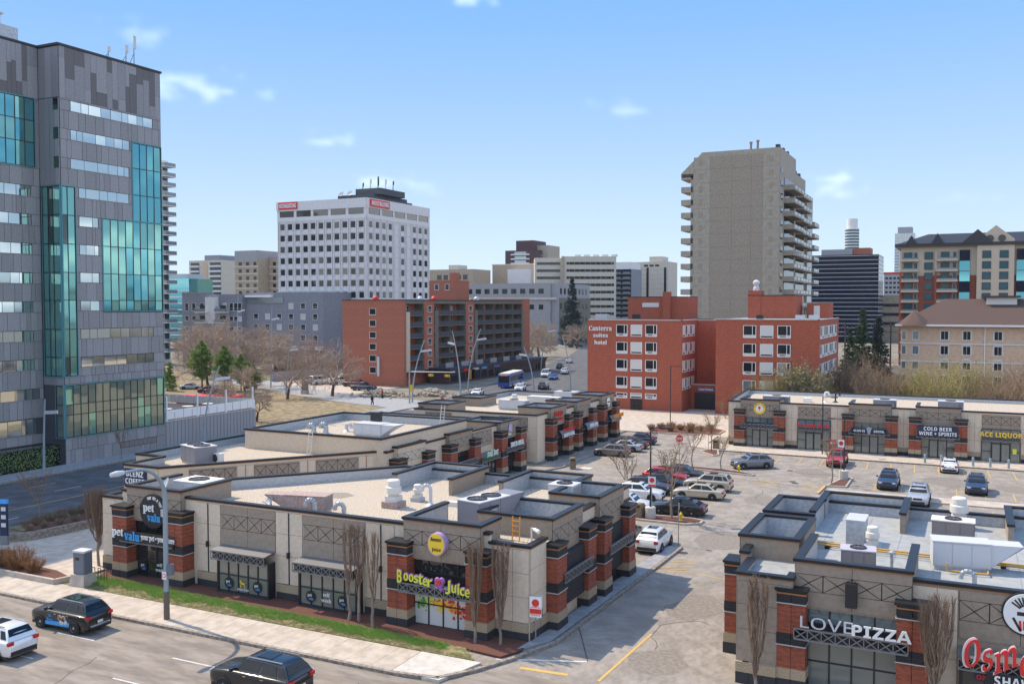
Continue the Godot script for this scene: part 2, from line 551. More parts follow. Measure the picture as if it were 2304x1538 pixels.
func build_ground() -> void:
	structure(slab(self, "ground", M.far_ground, rect(-2600, -3200, 2600, 600), -0.03), "dry spring ground stretching to the horizon")
	structure(slab(self, "street", M.asphalt_road, [[-400, -38.1], [-22.5, -38.1], [-21.2, -41], [-8, -41], [-6, -38.1], [160, -38.1], [160, -8], [-400, -8]], 0.0), "worn asphalt street in front of the shops")
	structure(slab(self, "parking_lot", M.asphalt_lot, rect(-43.5, -152, 60, -41.004), -0.004), "pale dusty asphalt parking lot between the shop buildings")
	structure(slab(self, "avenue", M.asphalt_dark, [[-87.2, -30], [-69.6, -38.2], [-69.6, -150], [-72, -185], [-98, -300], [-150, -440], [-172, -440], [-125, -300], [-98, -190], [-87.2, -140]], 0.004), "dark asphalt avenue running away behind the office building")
	structure(slab(self, "side_street", M.concrete_grey, [[-69.6, -140], [-87, -137], [-120, -148], [-150, -164], [-185, -192], [-180, -200], [-146, -173], [-118, -158], [-88, -150], [-69.6, -150]], 0.008), "grey side street crossing the avenue")
	structure(slab(self, "gravel_yard", M.concrete, [[-112, -152], [-135, -166], [-147, -174], [-143, -192], [-112, -174]], 0.0), "pale parking yard beside the brick apartments")
	structure(slab(self, "hotel_forecourt", M.concrete, [[-69, -128], [-28, -128], [-28, -166], [-69, -152]], 0.002), "pale paved forecourt of the red brick hotel")
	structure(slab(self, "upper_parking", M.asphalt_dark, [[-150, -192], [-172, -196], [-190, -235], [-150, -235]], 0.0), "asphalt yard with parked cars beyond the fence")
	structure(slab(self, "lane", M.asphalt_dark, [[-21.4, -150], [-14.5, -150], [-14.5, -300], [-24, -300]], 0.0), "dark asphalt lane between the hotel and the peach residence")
	# pavements stand a kerb's height above the road
	var walk := slab(self, "sidewalk", M.concrete, [[-53.5, -38.35], [-25.3, -38.35], [-25.3, -41.15], [-70, -41.15], [-70, -38.35]], 0.13, 0.2)
	structure(walk, "concrete sidewalk along the front street")
	structure(slab(self, "sidewalk_ramp", M.concrete_new, [[-25.28, -38.35], [-22.6, -38.35], [-21.8, -41.2], [-25.28, -41.2]], 0.12, 0.2), "new white concrete ramp at the driveway corner")
	joints(walk, -70, -25.4, 1.55, -38.4, -41.1, 0.131)
	kerb_line("kerb", "weathered kerb along the front street", [[-70, -38.23], [-25.0, -38.23], [-22.8, -38.6], [-21.7, -40.2], [-20.6, -42.6], [-19.6, -45.5], [-19.2, -60], [-19.05, -67.6]], 0.15, 0.24)
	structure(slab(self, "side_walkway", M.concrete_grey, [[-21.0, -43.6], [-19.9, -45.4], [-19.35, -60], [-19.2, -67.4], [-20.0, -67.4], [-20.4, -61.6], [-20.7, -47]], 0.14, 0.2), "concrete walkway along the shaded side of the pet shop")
	structure(slab(self, "lawn", M.lawn, [[-52.4, -41.2], [-22.2, -41.25], [-23.5, -42.6], [-30, -42.9], [-37, -43.1], [-45, -43.2], [-51.5, -43.5]], 0.135, 0.1), "strip of new green grass between sidewalk and shop wall")
	structure(slab(self, "mulch_bed", M.mulch, [[-51.5, -43.45], [-45, -43.15], [-37, -43.05], [-30, -42.85], [-23.5, -42.55], [-21.3, -42.3], [-20.7, -43.6], [-21, -45.2], [-52.6, -45.2]], 0.13, 0.1), "red bark mulch along the shop wall")
	structure(slab(self, "plaza", M.concrete, [[-69, -41.16], [-52.6, -41.16], [-52.6, -50], [-62, -56], [-64.9, -55], [-63.3, -53.2], [-63.9, -48.2], [-67, -46]], 0.12, 0.15), "pale concrete plaza at the street corner")
	# left planters and low walls
	structure(slab(self, "planting_bed", M.dry_grass, [[-69.4, -49.9], [-67.5, -49.8], [-67.0, -60], [-69.2, -60]], 0.1, 0.1), "dry planting bed beside the avenue")
	var rw := thing("retaining_wall", "low concrete retaining wall of the planting bed on the corner plaza", "wall")
	wall_run(rw, "wall_segment", M.kerb, [[-65.0, -46.9], [-64.0, -48.2], [-63.4, -53.2], [-64.2, -60]], 0.0, 0.75, 0.3)
	slab(rw, "soil", M.mulch, [[-65.0, -46.9], [-64.0, -48.2], [-63.4, -53.2], [-64.2, -60], [-66.6, -60], [-66.2, -50]], 0.55)
	var pl := thing("shrub_planter", "concrete edged planter with bare rusty shrubs near the utility cabinet", "planter")
	wall_run(pl, "edge", M.concrete, [[-60, -40.9], [-52.6, -40.9], [-52.3, -41.9]], 0.1, 0.45, 0.22)
	slab(pl, "soil", M.mulch, [[-60, -41], [-52.7, -41], [-52.4, -41.9], [-54.5, -42.6], [-60, -42.9]], 0.36)
	# parking lot islands
	island("parking_island", "kerbed mulch island with hydrant and concrete lamp base", [[-26.2, -74.9], [-20.8, -74.9], [-19.8, -75.7], [-19.8, -76.8], [-20.8, -77.2], [-26.2, -76.8]])
	island("parking_island", "long thin mulch island with a yellow hydrant and young trees", [[-28.4, -102.3], [-27.5, -100.9], [-20.6, -99.6], [-20.4, -100.2], [-24, -101.9]])
	island("parking_island", "small triangular island with a sapling by the liquor shops", [[-29.6, -113.3], [-27.4, -110.8], [-27.0, -111.6], [-27.9, -115], [-29, -115.2]])
	island("parking_island", "square mulch island with concrete lamp base and birch stems", [[-12.7, -97.0], [-10.9, -97.4], [-10.9, -102.6], [-11.6, -102.7]])
	island("parking_island", "curved island of dry shrubs before the hotel forecourt", [[-40.5, -127], [-34, -127.5], [-31.4, -130], [-31.4, -133.5], [-34, -136], [-42, -136]])
	var wk := slab(self, "median_walkway", M.concrete, [[-12.3, -92.9], [20, -93.2], [20, -95.9], [-12.3, -95.4]], 0.13, 0.2)
	structure(wk, "concrete walkway between the two parking rows")
	structure(slab(self, "shop_walkway", M.concrete, [[-28.5, -115.1], [20, -115.1], [20, -120.4], [-30.5, -120.4], [-31, -128], [-33.5, -128], [-32, -117]], 0.13, 0.2), "concrete walkway in front of the liquor shops")
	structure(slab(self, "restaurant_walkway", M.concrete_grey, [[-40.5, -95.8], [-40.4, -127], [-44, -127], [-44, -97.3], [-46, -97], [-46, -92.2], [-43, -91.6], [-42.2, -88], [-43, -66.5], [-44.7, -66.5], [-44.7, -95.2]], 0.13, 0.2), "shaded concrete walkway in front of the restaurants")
	structure(slab(self, "hedge_bed", M.dry_grass, [[-68.8, -62], [-63, -57.5], [-63, -124], [-68.8, -138]], 0.1, 0.1), "dry verge behind the restaurants")
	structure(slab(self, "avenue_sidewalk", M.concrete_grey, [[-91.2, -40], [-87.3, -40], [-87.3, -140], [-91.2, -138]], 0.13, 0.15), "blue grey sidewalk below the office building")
	structure(slab(self, "hill_slope", M.dry_grass, [[-91.3, -104], [-97.6, -104], [-112, -118], [-150, -158], [-146, -163], [-121, -149.5], [-96, -138.2], [-91.3, -136]], 0.1, 0.1), "dry yellow grass slope beside the office annex")
	structure(slab(self, "park_lawn", M.dry_grass, [[-112, -118], [-200, -118], [-210, -200], [-150, -158.5]], 0.05), "dry park lawn under the pines")
	structure(slab(self, "grass_corner", M.lawn, [[-150, -171], [-160, -183], [-159, -191], [-150, -180]], 0.1, 0.1), "small green grass corner beside the grey retaining wall")
	# far kerb of the avenue and the opposite verge
	kerb_line("kerb", "kerb of the avenue below the office building", [[-87.2, -40], [-87.2, -139]], 0.15, 0.2)
	kerb_line("kerb", "kerb before the liquor shops", [[-28.6, -115.05], [20, -115.05]], 0.15, 0.2)
	kerb_line("kerb", "kerb before the restaurants", [[-43.0, -88], [-40.4, -95.6], [-40.35, -127]], 0.15, 0.2)
	paint_lines()
	# covers and patches
	for p in [[-18.6, -66.5, "driveway"], [-16.2, -98.4, "island"], [-15.8, -97.6, "island"], [-3.9, -100.8, "liquor shops"], [-17.5, -104.8, "grey crossover"]]:
		var mb := MB.new()
		mb.lathe(Vector3(p[0], 0.0, p[1]), [[0.36, 0.0], [0.36, 0.006], [0.0, 0.007]], 20)
		tag(put(self, "manhole_cover", mb.mesh(), M.iron), "round iron manhole cover in the asphalt near the %s" % p[2], "manhole cover", "manhole covers")
	grass_blades()

func joints(parent: Node, x0: float, x1: float, step: float, z0: float, z1: float, y: float) -> void:
	var x := x0
	while x < x1:
		bx(parent, "joint", M.kerb, Vector3(x, y, (z0 + z1) * 0.5), Vector3(0.02, 0.004, absf(z1 - z0)))
		x += step

func kerb_line(called: String, label: String, pts: Array, h: float, w: float) -> void:
	var o := thing(called, label, "kerb")
	o.set_meta("kind", "structure")
	wall_run(o, "kerb_stone", M.kerb, pts, -0.02, h, w)

# straight pieces between plan points
func wall_run(parent: Node, called: String, m: Material, pts: Array, y0: float, y1: float, w: float) -> void:
	for i in pts.size() - 1:
		var a := Vector3(pts[i][0], 0, pts[i][1])
		var b := Vector3(pts[i + 1][0], 0, pts[i + 1][1])
		var d := b - a
		var n := maxi(1, int(d.length() / 6.0))
		for k in n:
			var c := a + d * ((k + 0.5) / n)
			var t := Transform3D(Basis(Vector3.UP, atan2(-d.z, d.x)), Vector3(c.x, (y0 + y1) * 0.5 + 0.002 * (k % 2), c.z))
			put(parent, called, box_mesh(Vector3(d.length() / n + (0.0 if n > 1 else w * 0.6) - 0.012, y1 - y0, w)), m, t)

func island(called: String, label: String, pts: Array) -> void:
	var o := thing(called, label, "traffic island", Vector3.ZERO, 0.0, "parking lot islands")
	var loop := pts.duplicate()
	loop.append(pts[0])
	wall_run(o, "kerb_stone", M.concrete, loop, -0.02, 0.16, 0.18)
	slab(o, "mulch", M.mulch, pts, 0.12)

func mark(m: Material, x0: float, z0: float, x1: float, z1: float, w: float, where: String, y := 0.006) -> void:
	var d := Vector3(x1 - x0, 0, z1 - z0)
	var o := put(self, "painted_line", box_mesh(Vector3(d.length(), 0.004, w)), m, Transform3D(Basis(Vector3.UP, atan2(-d.z, d.x)), Vector3((x0 + x1) * 0.5, y, (z0 + z1) * 0.5)))
	structure(o, where)

func paint_lines() -> void:
	for i in 9:
		mark(M.paint_white, -62.2 + i * 8.6, -35.1, -59.3 + i * 8.6, -35.1, 0.11, "white lane dash on the front street")
		mark(M.paint_white, -62.8 + i * 8.6, -31.9, -59.9 + i * 8.6, -31.9, 0.11, "white lane dash on the front street, second lane line")
	for i in 14:
		mark(M.paint_yellow, -22.3 + i * 2.43, -109.1, -22.55 + i * 2.43, -114.4, 0.1, "faded yellow stall line before the liquor shops")
	for i in 8:
		mark(M.paint_yellow, -8.3 + i * 2.44, -97.1, -8.45 + i * 2.44, -101.3, 0.1, "faded yellow stall line by the median walkway")
		mark(M.paint_yellow, -7.8 + i * 2.46, -86.9, -7.95 + i * 2.46, -91.4, 0.1, "faded yellow stall line behind the pizza shop")
	for i in 8:
		mark(M.paint_yellow, -24.8, -78.9 - i * 2.6, -20.0, -78.9 - i * 2.6, 0.1, "faded yellow stall line in the middle parking row")
		mark(M.paint_yellow, -40.0, -98.2 - i * 2.6, -35.6, -98.2 - i * 2.6, 0.1, "faded yellow stall line before the restaurants")
	mark(M.paint_yellow, -15.5, -49.2, -15.8, -41.8, 0.16, "yellow centre line of the driveway")
	mark(M.paint_yellow, -19.9, -41.7, -17.4, -41.9, 0.3, "worn yellow bar at the driveway mouth")
	for i in 5:
		mark(M.paint_yellow, -19.0 + i * 0.1, -61.2 - i * 0.9, -17.2, -62.4 - i * 0.8, 0.11, "yellow hatching by the walkway end")
	mark(M.paint_yellow, -19.0, -60.8, -17.0, -61.9, 0.14, "yellow hatching border by the walkway")
	mark(M.paint_yellow, -17.0, -61.9, -12.0, -60.5, 0.1, "yellow guide line across the driveway")
	for i in 6:
		mark(M.paint_yellow, -19.6, -94.2 - i * 0.75, -17.2, -94.8 - i * 0.75, 0.1, "yellow hatching beside the thin island")
		mark(M.paint_yellow, -15.0, -94.4 - i * 0.7, -12.9, -94.0 - i * 0.7, 0.1, "yellow hatching beside the square island")
	mark(M.paint_yellow, -12.95, -92.9, -12.8, -97.0, 0.2, "yellow painted kerb nose of the median walkway", 0.15)
	mark(M.paint_white, -21.5, -42.2, -17.2, -43.9, 0.16, "worn white stop bar at the driveway")
	mark(M.tar, -19.8, -73.4, -12.0, -72.9, 0.06, "thin tar seam across the driveway")
	mark(M.tar, -17.0, -104.0, -10.0, -103.4, 0.05, "thin tar seam in the parking lot")
	mark(M.tar, -22.0, -97.6, -14.0, -96.0, 0.05, "thin tar seam beside the thin island")
	mark(M.tar, -20.0, -49.5, -17.2, -44.0, 0.06, "thin tar seam along the driveway kerb")
	for z in [-50.0, -62.0, -74.0, -86.0, -98.0, -110.0, -122.0, -134.0]:
		mark(M.paint_yellow, -75.6, z, -75.4, z - 12.0, 0.14, "yellow centre line of the avenue", 0.01)
		mark(M.paint_white, -79.4, z, -79.4, z - 3.0, 0.11, "white lane dash of the avenue", 0.01)
		mark(M.paint_white, -83.1, z, -83.1, z - 3.0, 0.11, "white lane dash of the avenue, outer lane", 0.01)
		mark(M.paint_white, -72.4, z, -72.4, z - 3.0, 0.11, "white lane dash of the avenue, near lane", 0.01)
	# repairs and cracks worn into the asphalt
	var pr := RandomNumberGenerator.new()
	pr.seed = 19
	for p in [[-14.5, -55.0, 1.6], [-16.5, -71.5, 2.2], [-13.5, -80.0, 1.5], [-17.0, -88.0, 1.3], [-32.0, -99.0, 2.0], [-15.2, -104.6, 1.8], [-2.0, -105.0, 2.0], [-33.5, -118.0, 1.8], [4.0, -104.0, 1.4], [-14.0, -45.5, 1.2]]:
		var pts := []
		for k in 9:
			var a := -TAU * k / 9.0
			var q: float = p[2] * pr.randf_range(0.6, 1.1)
			pts.append([p[0] + cos(a) * q * 1.3, p[1] + sin(a) * q * 1.7])
		structure(slab(self, "asphalt_patch", M.asphalt_patch, pts, 0.0), "darker asphalt repair patch in the parking lot")
	for p in [[-18.4, -74.2], [-14.0, -66.0], [-33.0, -104.0], [-16.0, -103.0], [-6.0, -104.5], [-30.5, -110.0], [-13.0, -52.0], [-18.0, -92.5], [-40.0, -33.5], [-26.0, -36.6], [-34.0, -30.0]]:
		var c := Vector3(p[0], 0, p[1])
		var h := pr.randf() * TAU
		var mb := MB.new()
		for k in 9:
			var d := c + Vector3(cos(h), 0, sin(h)) * pr.randf_range(0.5, 1.1)
			mb.bar(c + Vector3(0, 0.005, 0), d + Vector3(0, 0.005, 0), 0.035, 0.004, Vector3.UP)
			c = d
			h += pr.randfn(0, 0.45)
		structure(put(self, "asphalt_crack", mb.mesh(), M.tar), "thin wandering tar sealed crack in the asphalt")
	# handicap symbols as pale blue squares worn into the asphalt
	mark(M.paint_white, -38.6, -96.6, -37.4, -96.6, 1.1, "worn pale parking symbol on the asphalt")

# blades too many to count: one object
func grass_blades() -> void:
	var mb := MB.new()
	for k in 5:
		var a := k * 1.25
		var d := Vector3(cos(a), 0, sin(a)) * 0.05
		var s := Vector3(-d.z, 0, d.x) * 0.22
		mb.tri(d - s, d + s, d * 2.4 + Vector3(0, 0.10 + 0.02 * k, 0))
	var mesh := mb.mesh()
	for pass_ in 2:
		var xf: Array[Transform3D] = []
		for i in (9000 if pass_ == 0 else 5000):
			var x := rng.randf_range(-51.6, -22.6)
			var back: float = lerpf(-43.45, -42.6, clampf((x + 51.5) / 28.0, 0, 1))
			var z := rng.randf_range(-41.25, back)
			var across := (z + 41.25) / (back + 41.25)
			var wob := sin(x * 0.9) * 0.12 + sin(x * 2.7) * 0.08
			var green := across > 0.34 + wob
			if pass_ == 0 and (not green or x > -24.5 + wob * 4.0):
				continue
			if pass_ == 1 and green and rng.randf() > 0.12:
				continue
			var s := rng.randf_range(0.6, 1.2) * (1.0 if pass_ == 0 else 0.7)
			xf.append(Transform3D(Basis(Vector3.UP, rng.randf() * TAU).scaled(Vector3(s, s * rng.randf_range(0.6, 1.3), s)), Vector3(x, 0.135, z)))
		var mm := MultiMesh.new()
		mm.transform_format = MultiMesh.TRANSFORM_3D
		mm.mesh = mesh
		mm.instance_count = xf.size()
		for i in xf.size():
			mm.set_instance_transform(i, xf[i])
		var o := MultiMeshInstance3D.new()
		o.name = "grass" if pass_ == 0 else "dry_grass"
		o.multimesh = mm
		o.material_override = M.grass_blade if pass_ == 0 else M.grass_dry
		add_child(o)
		tag(o, "fresh green grass blades before the pet shop" if pass_ == 0 else "dry yellow grass blades along the sidewalk edge", "grass", "", "stuff")
# ---------- the shop buildings ----------
var lift := 0

func face(x: float, z: float, turn: float) -> Transform3D:
	return Transform3D(Basis(Vector3.UP, deg_to_rad(turn)), Vector3(x, 0, z))

# parapet from p to q (local x, z of t); its outer face is on the side to the right when walking p -> q seen from above
func parapet(b: Node, t: Transform3D, p: Vector2, q: Vector2, y0: float, y1: float, m: Material, lined := true, called := "parapet") -> void:
	var d := q - p
	var l := d.length()
	lift = (lift + 1) % 5
	var e := lift * 0.003
	var tt := t * Transform3D(Basis(Vector3.UP, atan2(-d.y, d.x)), Vector3((p.x + q.x) * 0.5, 0, (p.y + q.y) * 0.5))
	var w := bx(b, called, m, Vector3(0, (y0 + y1) * 0.5, -0.13), Vector3(l - 0.008 - e, y1 - y0, 0.26), tt)
	if lined:
		bx(w, "lining", M.galvanised, Vector3(0, 0.02, -0.145), Vector3(l - 0.3, y1 - y0 - 0.06, 0.03))
	bx(w, "cap", M.cap, Vector3(0, (y1 - y0) * 0.5 + 0.05 + e, 0), Vector3(l + 0.12, 0.14, 0.40))
	bx(w, "copper_line", M.copper, Vector3(0, (y1 - y0) * 0.5 - 0.05, 0.145), Vector3(l + 0.02, 0.045, 0.03))

func tri_mesh(w: float, h: float, which: int) -> Mesh:
	var k := "t%.3f,%.3f,%d" % [w, h, which]
	if not mesh_cache.has(k):
		var g := 0.018
		var c := Vector2(0, 0)
		var bl := Vector2(-w / 2, -h / 2)
		var br := Vector2(w / 2, -h / 2)
		var tr := Vector2(w / 2, h / 2)
		var tl := Vector2(-w / 2, h / 2)
		var t: Array = [[bl, br, c], [br, tr, c], [tr, tl, c], [tl, bl, c]][which]
		var mid: Vector2 = (t[0] + t[1] + t[2]) / 3.0
		var ins := []
		for p in t:
			ins.append((p as Vector2) + (mid - (p as Vector2)).normalized() * g * 2.0)
		var mb := MB.new()
		mb.prism(ins, 0.0, 0.03)
		mesh_cache[k] = mb.mesh()
	return mesh_cache[k]

# brown wall field divided by reveals: plain panels with a band of X-divided ones
func x_field(b: Node, t: Transform3D, x0: float, x1: float, y0: float, y1: float, band0: float, band1: float, n: int, m: Material) -> void:
	bb(b, "panel_backing", M.joint, Vector3(x0, y0, 0.0), Vector3(x1, y1, 0.012), t)
	var w := (x1 - x0) / n
	for i in n:
		var cx := x0 + (i + 0.5) * w
		for k in 4:
			put(b, "wall_panel", tri_mesh(w - 0.02, band1 - band0 - 0.02, k), m, t * Transform3D(Basis.IDENTITY, Vector3(cx, (band0 + band1) * 0.5, 0.012)))
	var halves := maxi(1, int(n / 2.0))
	var hw := (x1 - x0) / halves
	for i in halves:
		if y1 - band1 > 0.08:
			bb(b, "wall_panel", m, Vector3(x0 + i * hw + 0.012, band1 + 0.012, 0.012), Vector3(x0 + (i + 1) * hw - 0.012, y1, 0.042), t)
		if band0 - y0 > 0.08:
			bb(b, "wall_panel", m, Vector3(x0 + i * hw + 0.012, y0, 0.012), Vector3(x0 + (i + 1) * hw - 0.012, band0 - 0.012, 0.042), t)

# stucco wall field of plain light panels with real joints between them
func plain_field(b: Node, t: Transform3D, xs: Array, ys: Array, m: Material) -> void:
	bb(b, "panel_backing", M.joint, Vector3(xs[0], ys[0], 0.0), Vector3(xs[-1], ys[-1], 0.01), t)
	for i in xs.size() - 1:
		for j in ys.size() - 1:
			bb(b, "wall_panel", m, Vector3(xs[i] + 0.012, ys[j] + 0.01, 0.01), Vector3(xs[i + 1] - 0.012, ys[j + 1] - 0.01, 0.035), t)

# stone plinth: dark base course and tan blocks above it
func plinth(b: Node, t: Transform3D, x0: float, x1: float, z: float) -> void:
	var n := maxi(1, int((x1 - x0) / 0.62))
	var w := (x1 - x0) / n
	for i in n:
		for j in 2:
			var off := w * 0.5 if j == 1 and i > 0 else 0.0
			var m: Material = M.stone_dark if j == 0 else M.stone_tan
			bb(b, "stone", m, Vector3(x0 + i * w + 0.008 - off, 0.55 * j, 0), Vector3(x0 + (i + 1) * w - 0.008 - (off if i < n - 1 else 0.0), 0.54 + 0.5 * j, z + 0.02 * ((i * 7 + j * 3) % 3)), t)

func pillar(b: Node, t: Transform3D, cx: float, w: float, z: float, h := 4.62) -> void:
	var p := Node3D.new()
	p.name = "pillar"
	b.add_child(p, true)
	p.transform = t * Transform3D(Basis.IDENTITY, Vector3(cx, 0, 0))
	var y := 0.0
	for s in [["base", M.stone_dark, 0.55, 0.06], ["stone", M.stone_tan, 0.5, 0.04], ["brick_face", M.brick_pillar, 1.1, 0.0], ["band", M.brick_dark, 0.55, 0.02], ["brick_face", M.brick_pillar, h - 3.2, 0.0], ["band", M.brick_dark, 0.42, 0.02]]:
		var hh: float = s[2]
		var g: float = s[3]
		for sx in [-1, 1]:
			bb(p, s[0], s[1], Vector3(sx * 0.012, y, 0.0), Vector3(sx * (w * 0.5 + g), y + hh - 0.004, z + g))
		if s[0] == "band":
			bb(p, "ledge", M.band_white, Vector3(-w * 0.5 - 0.05, y - 0.03, 0.0), Vector3(w * 0.5 + 0.05, y + 0.012, z + 0.055))
		y += hh
	bb(p, "copper_line", M.copper, Vector3(-w * 0.5 - 0.05, y, 0.0), Vector3(w * 0.5 + 0.05, y + 0.07, z + 0.055))
	bb(p, "cap", M.cap, Vector3(-w * 0.5 - 0.02, y + 0.072, 0.0), Vector3(w * 0.5 + 0.02, y + 0.16, z + 0.03))
	bb(p, "cap", M.cap, Vector3(-w * 0.5 - 0.1, y + 0.162, 0.0), Vector3(w * 0.5 + 0.1, y + 0.28, z + 0.1))

# steel lattice canopy
func truss(b: Node, t: Transform3D, x0: float, x1: float, y0: float, y1: float, z: float, n: int, called := "canopy_truss") -> Node:
	var mb := MB.new()
	mb.span(Vector3(x0, y1 - 0.07, z - 0.1), Vector3(x1, y1, z + 0.02))
	mb.span(Vector3(x0, y0, z - 0.1), Vector3(x1, y0 + 0.07, z + 0.02))
	var w := (x1 - x0) / n
	for i in n + 1:
		mb.bar(Vector3(x0 + i * w, y0 + 0.07, z), Vector3(x0 + i * w, y1 - 0.07, z), 0.04, 0.03)
	for i in n:
		mb.bar(Vector3(x0 + i * w, y0 + 0.05, z + 0.002), Vector3(x0 + (i + 1) * w, y1 - 0.05, z + 0.002), 0.045, 0.02)
		mb.bar(Vector3(x0 + i * w, y1 - 0.05, z - 0.012), Vector3(x0 + (i + 1) * w, y0 + 0.05, z - 0.012), 0.045, 0.02)
	# struts back to the wall
	for sx in [x0 + 0.1, x1 - 0.1]:
		mb.bar(Vector3(sx, y1 - 0.04, z), Vector3(sx, y1 - 0.04, 0.02), 0.06, 0.06, Vector3(0, 1, 0))
		mb.bar(Vector3(sx, y0 + 0.04, z), Vector3(sx, y0 + 0.04, 0.02), 0.06, 0.06, Vector3(0, 1, 0))
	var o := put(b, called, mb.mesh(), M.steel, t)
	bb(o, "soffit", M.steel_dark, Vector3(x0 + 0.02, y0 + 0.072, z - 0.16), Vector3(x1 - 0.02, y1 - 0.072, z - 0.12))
	return o

# glazing: frame bars with one pane per field
func glazing(b: Node, t: Transform3D, x0: float, x1: float, y0: float, y1: float, nx: int, ny: int, m: Material, called := "window", z := 0.02, bar := 0.07) -> Node:
	var mb := MB.new()
	var w := (x1 - x0) / nx
	var h := (y1 - y0) / ny
	for i in nx + 1:
		mb.span(Vector3(x0 + i * w - bar * 0.5, y0, z), Vector3(x0 + i * w + bar * 0.5, y1, z + 0.09))
	for j in ny + 1:
		mb.span(Vector3(x0, y0 + j * h - bar * 0.5, z + 0.003), Vector3(x1, y0 + j * h + bar * 0.5, z + 0.087))
	var o := put(b, called, mb.mesh(), M.mullion, t)
	for i in nx:
		for j in ny:
			var tilt := Basis(Vector3.UP, rng.randf_range(-0.006, 0.006)) * Basis(Vector3.RIGHT, rng.randf_range(-0.006, 0.006))
			put(o, "pane", box_mesh(Vector3(w - bar, h - bar, 0.02)), m, Transform3D(tilt, Vector3(x0 + (i + 0.5) * w, y0 + (j + 0.5) * h, z + 0.03)))
	return o

# tower bay of a shop front: raised brown field, brick pillars, lattice canopy, glazing
func bay(b: Node, t: Transform3D, w := 4.8, deep_l := 4.2, deep_r := 4.2, opt := {}) -> void:
	var h: float = opt.get("h", 6.0)
	var ph: float = opt.get("pillar_h", 4.62)
	var zf := 0.4
	var hw := w * 0.5
	var m: Material = opt.get("m", M.stucco_brown)
	bb(b, "tower_wall", m, Vector3(-hw + 0.007, 3.8, 0.0), Vector3(hw - 0.007, h - 0.003, zf - 0.045), t)
	var tf := t * Transform3D(Basis.IDENTITY, Vector3(0, 0, zf - 0.043))
	var drop := h - 6.0
	x_field(b, tf, -hw, hw, 3.9, h - 0.06, 4.62 + drop, 5.42 + drop, 4, m)
	# cap along the front, and parapets running back on both sides
	lift = (lift + 1) % 5
	bb(b, "cap", M.cap, Vector3(-hw - 0.08, h - 0.02, zf - 0.32), Vector3(hw + 0.08, h + 0.12 + lift * 0.003, zf + 0.08), t)
	bb(b, "copper_line", M.copper, Vector3(-hw - 0.01, h - 0.085, zf - 0.01), Vector3(hw + 0.01, h - 0.035, zf + 0.035), t)
	bb(b, "lining", M.galvanised, Vector3(-hw + 0.2, 4.6, -0.03), Vector3(hw - 0.2, h - 0.05, -0.002), t)
	if deep_l > 0.0:
		parapet(b, t, Vector2(-hw, -deep_l), Vector2(-hw, zf - 0.05), 4.0, h, m)
	if deep_r > 0.0:
		parapet(b, t, Vector2(hw, zf - 0.05), Vector2(hw, -deep_r), 4.0, h, m)
	if opt.get("back", false):
		parapet(b, t, Vector2(hw, -deep_r), Vector2(-hw, -deep_l), 4.0, h, m)
	if opt.get("bare", false):
		return
	var pw := 1.28
	pillar(b, t, -hw - 0.05, pw, 1.0, ph)
	pillar(b, t, hw + 0.05, pw, 1.0, ph)
	var gx: float = hw - 0.58
	var pm: Material = opt.get("pane", M.pane_shop)
	glazing(b, t, -gx, gx, 3.08, 3.86, 4, 1, opt.get("pane_top", pm), "clerestory", 0.12)
	var shop = glazing(b, t, -gx, gx, 0.12, 2.5, 4, 2, pm, "shop_window", 0.12)
	if opt.get("door", false):
		bb(shop, "door_frame", M.mullion, Vector3(-0.98, 0.1, 0.16), Vector3(0.98, 2.2, 0.235))
		for sx in [-0.47, 0.47]:
			bx(shop, "door_pane", pm, Vector3(sx, 1.18, 0.24), Vector3(0.78, 1.9, 0.02))
			bx(shop, "door_handle", M.steel, Vector3(sx * 0.2, 1.1, 0.28), Vector3(0.03, 0.4, 0.04))
	bb(b, "spandrel", M.mullion, Vector3(-gx, 2.48, 0.0), Vector3(gx, 3.1, 0.1), t)
	bb(b, "threshold", M.stone_dark, Vector3(-gx, 0.0, 0.0), Vector3(gx, 0.12, 0.25), t)
	truss(b, t, -hw + 0.1, hw - 0.1, opt.get("truss_y", 2.5), opt.get("truss_y", 2.5) + 0.56, 1.12, 8)

# shop window without a tower, under its own lattice awning
func awning_window(b: Node, t: Transform3D, x0: float, x1: float, m: Material, nx := 5, y_sill := 0.25) -> void:
	glazing(b, t, x0 + 0.05, x1 - 0.05, y_sill, 2.3, nx, 2, m, "shop_window", 0.5)
	for sx in [x0, x1]:
		bb(b, "window_cheek", M.mullion, Vector3(sx - 0.06, 0.1, 0.0), Vector3(sx + 0.06, 2.3, 0.62), t)
	bb(b, "window_base", M.stone_dark, Vector3(x0 - 0.05, 0.0, 0.0), Vector3(x1 + 0.05, y_sill - 0.04, 0.7), t)
	var o := truss(b, t, x0 - 0.1, x1 + 0.1, 2.26, 2.82, 1.1, 8, "awning_truss")
	var mb := MB.new()
	mb.quad(Vector3(x0 - 0.14, 2.84, 1.14), Vector3(x1 + 0.14, 2.84, 1.14), Vector3(x1 + 0.14, 2.96, 0.04), Vector3(x0 - 0.14, 2.96, 0.04), Vector3(0, 1, 0.1).normalized())
	mb.quad(Vector3(x0 - 0.14, 2.815, 1.14), Vector3(x1 + 0.14, 2.815, 1.14), Vector3(x1 + 0.14, 2.93, 0.04), Vector3(x0 - 0.14, 2.93, 0.04), Vector3(0, -1, 0))
	put(o, "awning_sheet", mb.mesh(), M.steel)

